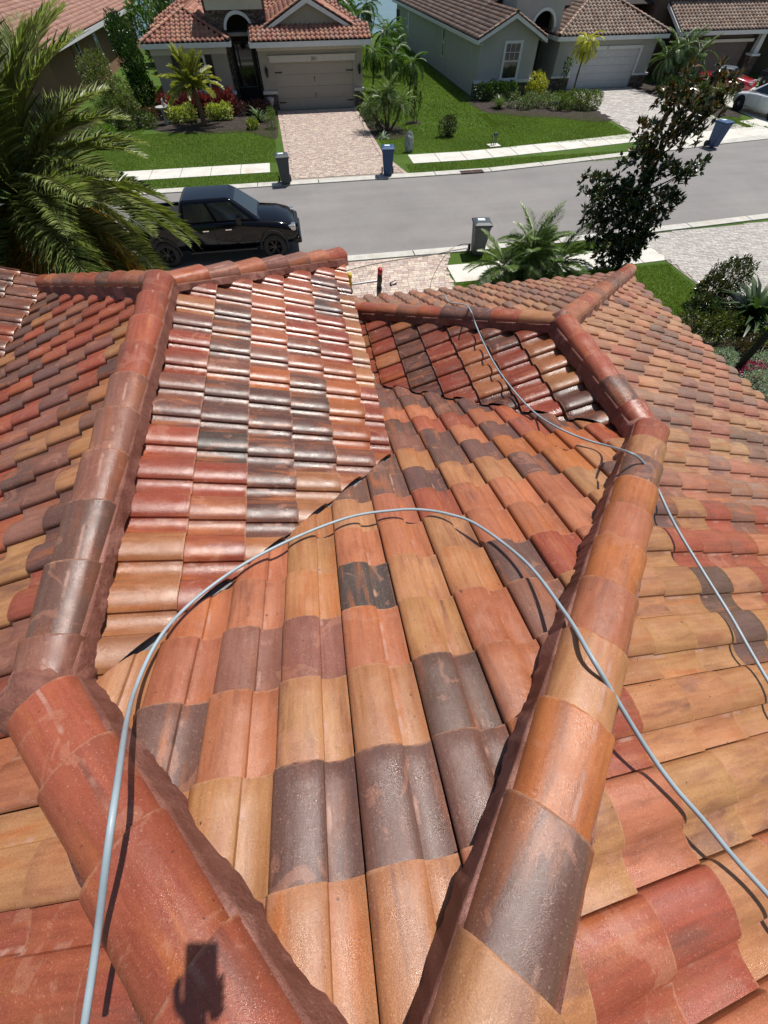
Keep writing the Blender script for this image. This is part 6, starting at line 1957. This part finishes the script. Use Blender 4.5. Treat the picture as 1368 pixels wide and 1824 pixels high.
shrub('low brownish purple groundcover at the left end of the mulch bed', row_ells(-.6, .6, 0, .25, .35, 4, 4), 900, .12, [(.12, .05, .03), (.08, .06, .02), (.15, .08, .04)], 4, name='groundcover', loc=(-9.2, 39.0, 0))
for q, (x, y, r) in enumerate(((-8.75, 36.9, .34), (-1.15, 37.5, .30), (-1.15, 35.3, .36))):
    shrub(['small round clipped ball of green by the bird bath', 'round clipped ball by the garage corner', 'larger round clipped ball beside the far driveway'][q], [(0, 0, r, r, r, r * 1.1)], 900, .06, [(.11, .17, .02), (.08, .13, .02), (.15, .2, .03)], 70 + q, name='clipped_ball', loc=(x, y, 0), group='clipped balls in the mulch bed')
shrub('small bright yellow green plant in the mulch bed near the driveway', [(0, 0, .22, .34, .3, .24)], 420, .16, LY, 75, name='yellow_plant', cat='plant', loc=(-2.35, 35.35, 0))
def tuft(label, loc, n, L, w_, cols, seed, spread=.9, name='spiky_plant', cat='plant', mat='leaf', group=None, arch=.5, lean=(0, 0)):
    s_ = thing(name, label, cat, loc, 0, group)
    rs = np.random.RandomState(seed)
    V, F_, C = [], [], []
    for q in range(n):
        a = rs.uniform(0, 2 * math.pi); e = rs.uniform(.25, 1) ; l_ = L * rs.uniform(.6, 1.1)
        h = np.array([math.cos(a), math.sin(a), 0]); sd_ = np.array([-math.sin(a), math.cos(a), 0])
        tilt = spread * rs.uniform(.1, 1)
        pts = []
        for k in range(5):
            s2 = k / 4
            ang = tilt + arch * s2 * s2
            pts.append(h * l_ * s2 * math.sin(ang) + np.array([lean[0] * s2, lean[1] * s2, l_ * s2 * math.cos(ang)]) + h * .05)
        c = np.array(cols[rs.randint(len(cols))]) * rs.uniform(.7, 1.3)
        i = len(V)
        for k in range(5):
            ww = w_ * (.6 + .8 * math.sin(math.pi * min(.96, k / 4 + .12))) * .5 * (1 if k < 4 else .1)
            V += [pts[k] + sd_ * ww + np.array([0, 0, ww * .4]), pts[k] - sd_ * ww + np.array([0, 0, ww * .4])]
        for k in range(4):
            F_.append((i + 2 * k, i + 2 * k + 1, i + 2 * k + 3, i + 2 * k + 2)); C.append((*c, 1))
    link('leaves', np_mesh('leaves', np.array(V), np.array(F_), np.array(C), 4), M[mat], s_)
    return s_
tuft('spiky grey green plant beside the far driveway before the purple hedge', (-2.0, 37.0, 0), 60, 1.0, .06, [(.09, .14, .06), (.12, .17, .08)], 5, 1.1)
shrub('row of small shrubs along the right edge of the far driveway', row_ells(-.3, .3, 0, .25, .3, 3, 6) + [(.1, -1.6, .3, .35, .45, .3), (.3, -2.9, .28, .35, .4, .28), (0, 1.4, .3, .35, .5, .35)], 2200, .10, LD + [(.12, .11, .09)], 6, name='edging_shrub', loc=(5.35, 36.0, 0))
tuft('small spiky plant low in the palm clump bed', (5.6, 31.9, 0), 40, .45, .03, LS, 7, 1.3)
th_ = shrub('thin upright shrub with sparse dark leaves standing alone on the lawn', [(0, 0, .5, .16, .16, .4), (.02, 0, 1.2, .14, .14, .5), (0, 0, 1.9, .1, .1, .4), (.35, 0, 1.0, .08, .08, .45), (-.2, 0, .6, .07, .07, .4)], 620, .11, LD + [(.09, .05, .03)], 8, name='columnar_shrub', loc=(8.17, 35.0, 0), upbias=1.2)
shrub('rounded grey green clipped shrub alone on the lawn right of the boulder', row_ells(-.3, .3, 0, .48, .38, 3, 9, rz=.5), 1700, .10, [(.07, .085, .035), (.10, .11, .05), (.05, .06, .03)], 9, name='round_shrub', loc=(9.5, 31.5, 0))
shrub('tall dense dark green hedge tree left of the beige house', [(0, 0, 1.0, .8, .9, 1.1), (-.1, .2, 2.2, .8, .9, 1.2), (-.3, .5, 3.2, .7, .8, 1.1), (.2, -.6, 1.1, .6, .6, 1.1), (-.5, 1.2, 3.2, .7, .8, 1.1), (.3, -.3, 2.2, .55, .6, 1.0)], 8000, .15, [(.035, .085, .012), (.055, .12, .016), (.022, .055, .010)], 10, name='hedge_tree', cat='tree', loc=(-9.9, 42.2, 0), mat='leafg', upbias=.9)
shrub('large round olive green bush left of the hedge tree', [(0, 0, .9, .9, .9, .8), (-.7, -.3, 1.3, .8, .8, .8), (-.9, .4, 2.1, .7, .7, .7), (.6, .1, 1.2, .7, .7, .7), (-.3, 0, 1.9, .8, .8, .7), (.9, -.4, .6, .6, .6, .5), (-.4, 1.0, 2.4, .7, .7, .6)], 7500, .12, [(.10, .14, .03), (.14, .17, .045), (.07, .10, .025), (.17, .14, .06)], 11, name='olive_bush', loc=(-11.3, 39.6, 0))
shrub('bright lime green low bush at the foot of the olive bush', [(0, 0, .3, .7, .6, .35), (.6, -.2, .25, .5, .5, .3)], 1500, .11, [(.13, .22, .03), (.17, .26, .04)], 12, name='lime_bush', loc=(-11.8, 35.6, 0))
shrub('dark mixed shrubs below the olive bush at the corner of the mulch bed', [(0, 0, .4, .8, .6, .5), (1.0, .2, .35, .6, .5, .4), (-.9, .2, .45, .6, .6, .5)], 3000, .12, LD + [(.09, .05, .02)], 13, name='dark_shrub', loc=(-10.2, 37.0, 0))
for q, (x, y, h, r) in enumerate(((-8.5, 56, 2.6, 1.8), (-11.0, 60, 3.0, 2.0), (-9.6, 66, 3.5, 2.3), (2.0, 66, 3.2, 2.6), (4.8, 70, 3.0, 2.2), (7.6, 73, 2.0, 1.8))):
    shrub(['leafy tree behind the gap left of the beige house', 'leafy tree beside the back of the terracotta house', 'farther leafy tree at the lake side, left gap', 'dark leafy tree behind the pink roofs', 'leafy tree before the lake behind the palms', 'low leafy tree on the lake shore by the grey house'][q],
          [(0, 0, h, r, r, r * .8), (r * .6, 0, h * .7, r * .7, r * .7, r * .6), (-r * .6, .3, h * .75, r * .7, r * .7, r * .6), (0, 0, h * .3, r * .8, r * .8, h * .35)], 4500, .28, LG if q % 2 else LD, 80 + q, name='leafy_tree', cat='tree', loc=(x, y, 0), group='trees behind the houses')
shrub('dark green shrub row under the gabled window of the grey house', row_ells(-1.4, 1.2, 0, .55, .45, 6, 14), 3200, .12, LG[:3] + LD, 14, name='foundation_shrub', cat='shrub', loc=(15.6, 39.9, 0))
shrub('bright yellow flowering bush at the right corner of the gabled front', [(0, 0, 1.0, .62, .5, .5), (.35, 0, .75, .5, .45, .45), (-.25, 0, .55, .5, .45, .45)], 2000, .12, [(.48, .42, .02), (.40, .38, .03), (.16, .22, .03), (.55, .48, .03)], 15, name='yellow_bush', loc=(18.3, 39.3, 0))
tuft('soft fountain grass clump at the left corner of the grey house bed', (15.0, 37.6, 0), 260, .85, .018, [(.13, .19, .06), (.18, .24, .08), (.09, .14, .04)], 16, .9, name='ornamental_grass')
shrub('low grey green planting filling the middle of the grey house bed', row_ells(-1.3, 1.5, 0, .3, .45, 6, 17, dy=.5), 3600, .11, [(.10, .14, .05), (.14, .18, .07), (.20, .22, .15)], 17, name='low_shrub', loc=(17.2, 37.3, 0))
shrub('low clump of clipped mounds in front of the yellow crowned palm', row_ells(-1.7, 1.5, 0, .46, .58, 6, 18, dy=.55, rz=.52), 6500, .10, [(.09, .14, .025), (.13, .18, .03), (.17, .21, .04), (.05, .08, .018)], 18, name='mounded_hedge', cat='hedge', loc=(20.3, 36.2, 0))
shrub('slim climbing shrub against the left pier of the white garage', [(0, 0, .6, .25, .2, .6), (.1, 0, 1.4, .3, .2, .4)], 420, .13, LG, 19, name='climbing_shrub', loc=(21.5, 41.6, 0))
shrub('small pale leaved plant in the grey house bed', [(0, 0, .25, .3, .3, .25)], 300, .12, LS, 20, name='pale_plant', cat='plant', loc=(19.3, 37.9, 0))
shrub('dark shrubs at the right edge of the white garage driveway', row_ells(-.7, .9, 0, .45, .55, 4, 21, dy=.6), 2800, .13, LD, 21, name='dark_shrub', loc=(29.3, 38.6, 0))
shrub('rounded golden green hedge beside the white car', [(0, 0, .55, .8, .6, .5), (-.9, 1.2, .6, .8, .7, .55), (.3, 1.6, .6, .8, .8, .55), (-1.2, -.4, .5, .6, .6, .45)], 4800, .10, [(.11, .14, .02), (.14, .17, .025), (.06, .09, .015)], 22, name='golden_hedge', cat='hedge', loc=(30.6, 35.0, 0))
shrub('loose green shrub with orange tips right of the magnolia top', [(0, 0, .5, .5, .5, .45), (.5, .3, .5, .5, .5, .4)], 1300, .14, LO, 23, name='loose_shrub', loc=(28.6, 34.2, 0))
shrub('green shrubs by the porch column of the brown house', [(0, 0, .5, .6, .5, .5), (.9, .2, .45, .5, .5, .45), (-.5, -.6, .4, .4, .4, .4)], 1500, .13, LG, 24, name='porch_shrub', loc=(40.4, 42.0, 0))
# near flower bed on the right
shrub('rounded green bush with bronze tips at the back of the near flower bed', [(0, 0, .7, .62, .55, .6), (.35, .1, .85, .5, .5, .5), (-.35, -.1, .5, .45, .45, .45)], 3600, .10, [(.055, .085, .02), (.08, .11, .025), (.13, .09, .03), (.03, .05, .015)], 25, name='bronze_bush', loc=(13.1, 11.0, 0), mat='leafg')
tuft('large bird of paradise plant with long dark glossy leaves at the right edge', (13.5, 9.7, 0), 130, 1.45, .12, [(.045, .085, .02), (.06, .10, .025), (.03, .06, .015), (.09, .12, .05)], 26, .95, name='bird_of_paradise', mat='leaf', arch=.45)
tuft('bright green strap leaved clump below the bird of paradise', (13.35, 8.75, 0), 150, .85, .045, [(.12, .19, .02), (.17, .25, .03), (.08, .13, .02)], 27, .9, name='strap_leaf_plant')
tuft('small bright strap leaved clump beside the roof edge', (10.75, 8.9, 0), 60, .5, .035, [(.12, .19, .02), (.16, .22, .03)], 28, 1.0, name='strap_leaf_plant')
shrub('yellow green low shrub at the front of the near flower bed', [(0, 0, .35, .55, .45, .4), (.6, .2, .3, .45, .4, .35), (-.4, .5, .3, .4, .4, .3)], 2400, .09, [(.10, .12, .02), (.07, .09, .02), (.15, .15, .03), (.04, .06, .015)], 29, name='low_shrub', loc=(11.75, 9.2, 0))
shrub('sparse dark leaved shrub in the shade of the bird of paradise', [(0, 0, .4, .5, .4, .35), (.6, -.3, .3, .4, .4, .3)], 1300, .10, LD + [(.07, .05, .02)], 30, name='dark_shrub', loc=(12.1, 10.3, 0))
shrub('low brown and green shrub before the silver plants', [(0, 0, .25, .5, .35, .3), (.7, .1, .25, .4, .35, .3)], 1500, .08, [(.07, .05, .02), (.05, .07, .02), (.10, .06, .03)], 31, name='low_shrub', loc=(11.9, 8.25, 0))
for q, (x, y, r) in enumerate(((11.1, 7.85, .42), (12.2, 7.45, .5), (11.35, 6.75, .48), (12.3, 6.3, .5))):
    shrub(['silver white leafed mound nearest the roof edge', 'silver white leafed mound behind the dark trunk', 'silver white leafed mound below the pink flowers', 'silver white leafed mound in the corner of the picture'][q], [(0, 0, .25, r, r * .9, .34), (r * .5, .1, .22, r * .7, r * .7, .3)], 2300, .045, [(.40, .50, .38), (.26, .35, .24), (.55, .62, .52), (.14, .22, .12)], 90 + q, name='silver_mound', cat='plant', loc=(x, y, 0), width=.35, group='silver mounds in the near bed', stem=False)
shrub('magenta flowering bougainvillea at the foot of the dark trunk', [(0, 0, .22, .32, .28, .22)], 500, .07, [(.42, .02, .16), (.5, .03, .2), (.3, .01, .10), (.05, .08, .02)], 32, name='flowering_plant', cat='plant', loc=(11.75, 7.35, 0))
shrub('dark low plants at the foot of the small palm beyond the eave', [(0, 0, .2, .5, .4, .25), (-.9, -.1, .2, .4, .4, .22), (.9, 0, .2, .5, .4, .25)], 1500, .10, LD + LP_, 33, name='groundcover', loc=(7.2, 12.8, 0))
# pot beside the small palm
pt_ = thing('plant_pot', 'pale concrete pot at the left foot of the small palm', 'pot', (5.75, 12.95, 0))
mb = MB(); mb.lathe([(0, 0), (.16, 0), (.19, .42), (.22, .44), (.22, .5), (.17, .5), (.16, .42), (0, .4)], 18); mb.obj('pot_body', M['terra'], pt_, smooth=True)

# ================================================================== PHOTOGRAPHER (behind the camera, only the shadow of the phone is seen)
def skin_mesh(name, verts, edges, radii, mat, parent, sub=1, root=0, **kw):
    me = bpy.data.meshes.new(name); me.from_pydata(verts, edges, []); me.update()
    o = link(name, me, mat, parent, **kw)
    md = o.modifiers.new('skin', 'SKIN')
    for v_, r in zip(me.skin_vertices[0].data, radii):
        v_.radius = (r, r) if not isinstance(r, tuple) else r
        v_.use_root = False
    me.skin_vertices[0].data[root].use_root = True
    md.use_smooth_shade = True
    s_ = o.modifiers.new('sub', 'SUBSURF'); s_.levels = sub; s_.render_levels = sub
    return o
pb = Vector((-0.10, -1.28, z_apex + 0.17))
person = thing('person', 'person in a navy shirt standing on the ridge holding up a phone behind the view', 'person', pb)
def q_(x, y, z): return (x, y, z)
hz_ = .50                          # the camera is at local (0.10, 1.28, 7-pb.z)
camz = 7 - pb.z
vs = [(0, .0, .86), (0, .04, 1.12), (0, .06, 1.36), (0, .08, 1.47), (0, .13, 1.58), (0, .16, 1.68),
      (-.19, .07, 1.38), (-.30, .20, 1.16), (-.10, .98, camz - .26), (.19, .07, 1.38), (.30, .25, 1.12), (.24, .52, 1.02),
      (-.10, 0, .82), (-.12, .06, .44), (-.13, .02, .06), (.10, 0, .82), (.12, .06, .44), (.13, .02, .06), (-.13, .18, .03), (.13, .18, .03)]
es = [(0, 1), (1, 2), (2, 3), (3, 4), (4, 5), (2, 6), (6, 7), (7, 8), (2, 9), (9, 10), (10, 11), (0, 12), (12, 13), (13, 14), (14, 18), (0, 15), (15, 16), (16, 17), (17, 19)]
rd = [(.16, .11), (.14, .10), (.16, .10), .06, .085, .07, .065, .05, .032, .065, .05, .035, .09, .06, .045, .09, .06, .045, .04, .04]
skin_mesh('body', vs, es, rd, M['skin'], person)
skin_mesh('shirt', [vs[i] for i in (0, 1, 2, 6, 7, 9, 10)], [(0, 1), (1, 2), (2, 3), (3, 4), (2, 5), (5, 6)], [(.175, .125), (.155, .115), (.175, .115), .08, .068, .08, .068], M['shirt'], person, root=1)
skin_mesh('trousers', [vs[i] for i in (0, 12, 13, 14, 15, 16, 17)], [(0, 1), (1, 2), (2, 3), (0, 4), (4, 5), (5, 6)], [(.17, .12), .105, .075, .06, .105, .075, .06], M['trouser'], person, root=0)
bm = bmesh.new(); bmesh.ops.create_icosphere(bm, subdivisions=3, radius=.105)
for v_ in bm.verts: v_.co = Vector((v_.co.x * .9, v_.co.y * 1.05, v_.co.z * .95))
bmesh.ops.bisect_plane(bm, geom=bm.verts[:] + bm.edges[:] + bm.faces[:], plane_co=(0, .02, -.01), plane_no=(0, .6, -1), clear_outer=True)
me = bpy.data.meshes.new('hair'); bm.to_mesh(me); bm.free()
link('hair', me, M['hair'], person, loc=(0, .135, 1.66))
# phone, just behind the lens, back towards the scene
ph = thing('phone', 'black phone held up by the person above the roof ridge', 'phone')
mb = MB(); mb.box((-.066, -.135, .003), (.014, .022, .012)); o = mb.obj('phone_body', M['black'], ph, bevel=.003)
mb = MB(); mb.box((-.063, -.131, .0121), (.011, .018, .0128)); mb.obj('screen', M['glass'], ph)
ph.matrix_world = cam.matrix_world
# hand: palm and five separate fingers round the lower half of the phone
def camp(x, y, z):      # camera-local point -> person-local
    return tuple(cam.matrix_world @ Vector((x, y, z)) - pb)
wrist = Vector(vs[8])
palm_pts = [camp(-.02, -.175, .06), camp(-.025, -.135, .035), camp(-.03, -.10, .026)]
skin_mesh('hand', [tuple(wrist)] + palm_pts, [(0, 1), (1, 2), (2, 3)], [.030, (.035, .022), (.040, .016), (.036, .012)], M['skin'], person)
for q, (y0, ln) in enumerate(((-.062, .072), (-.084, .078), (-.106, .074), (-.128, .062))):
    pts = [camp(.005, y0, .024), camp(.024, y0 + .004, .014), camp(.026, y0 + .008, .000), camp(.026 - ln * .35, y0 + .010, -.004)] 
    pts = [camp(.0, y0, .026), camp(.021, y0 + .002, .020), camp(.026, y0 + .005, .008), camp(.025, y0 + .008, .0035 + .001 * q)]
    skin_mesh('finger', pts, [(0, 1), (1, 2), (2, 3)], [.009, .0085, .008, .007], M['skin'], person)
pts = [camp(-.045, -.125, .03), camp(-.073, -.105, .024), camp(-.079, -.078, .016), camp(-.076, -.055, .012)]
skin_mesh('thumb', pts, [(0, 1), (1, 2), (2, 3)], [.012, .011, .010, .008], M['skin'], person)
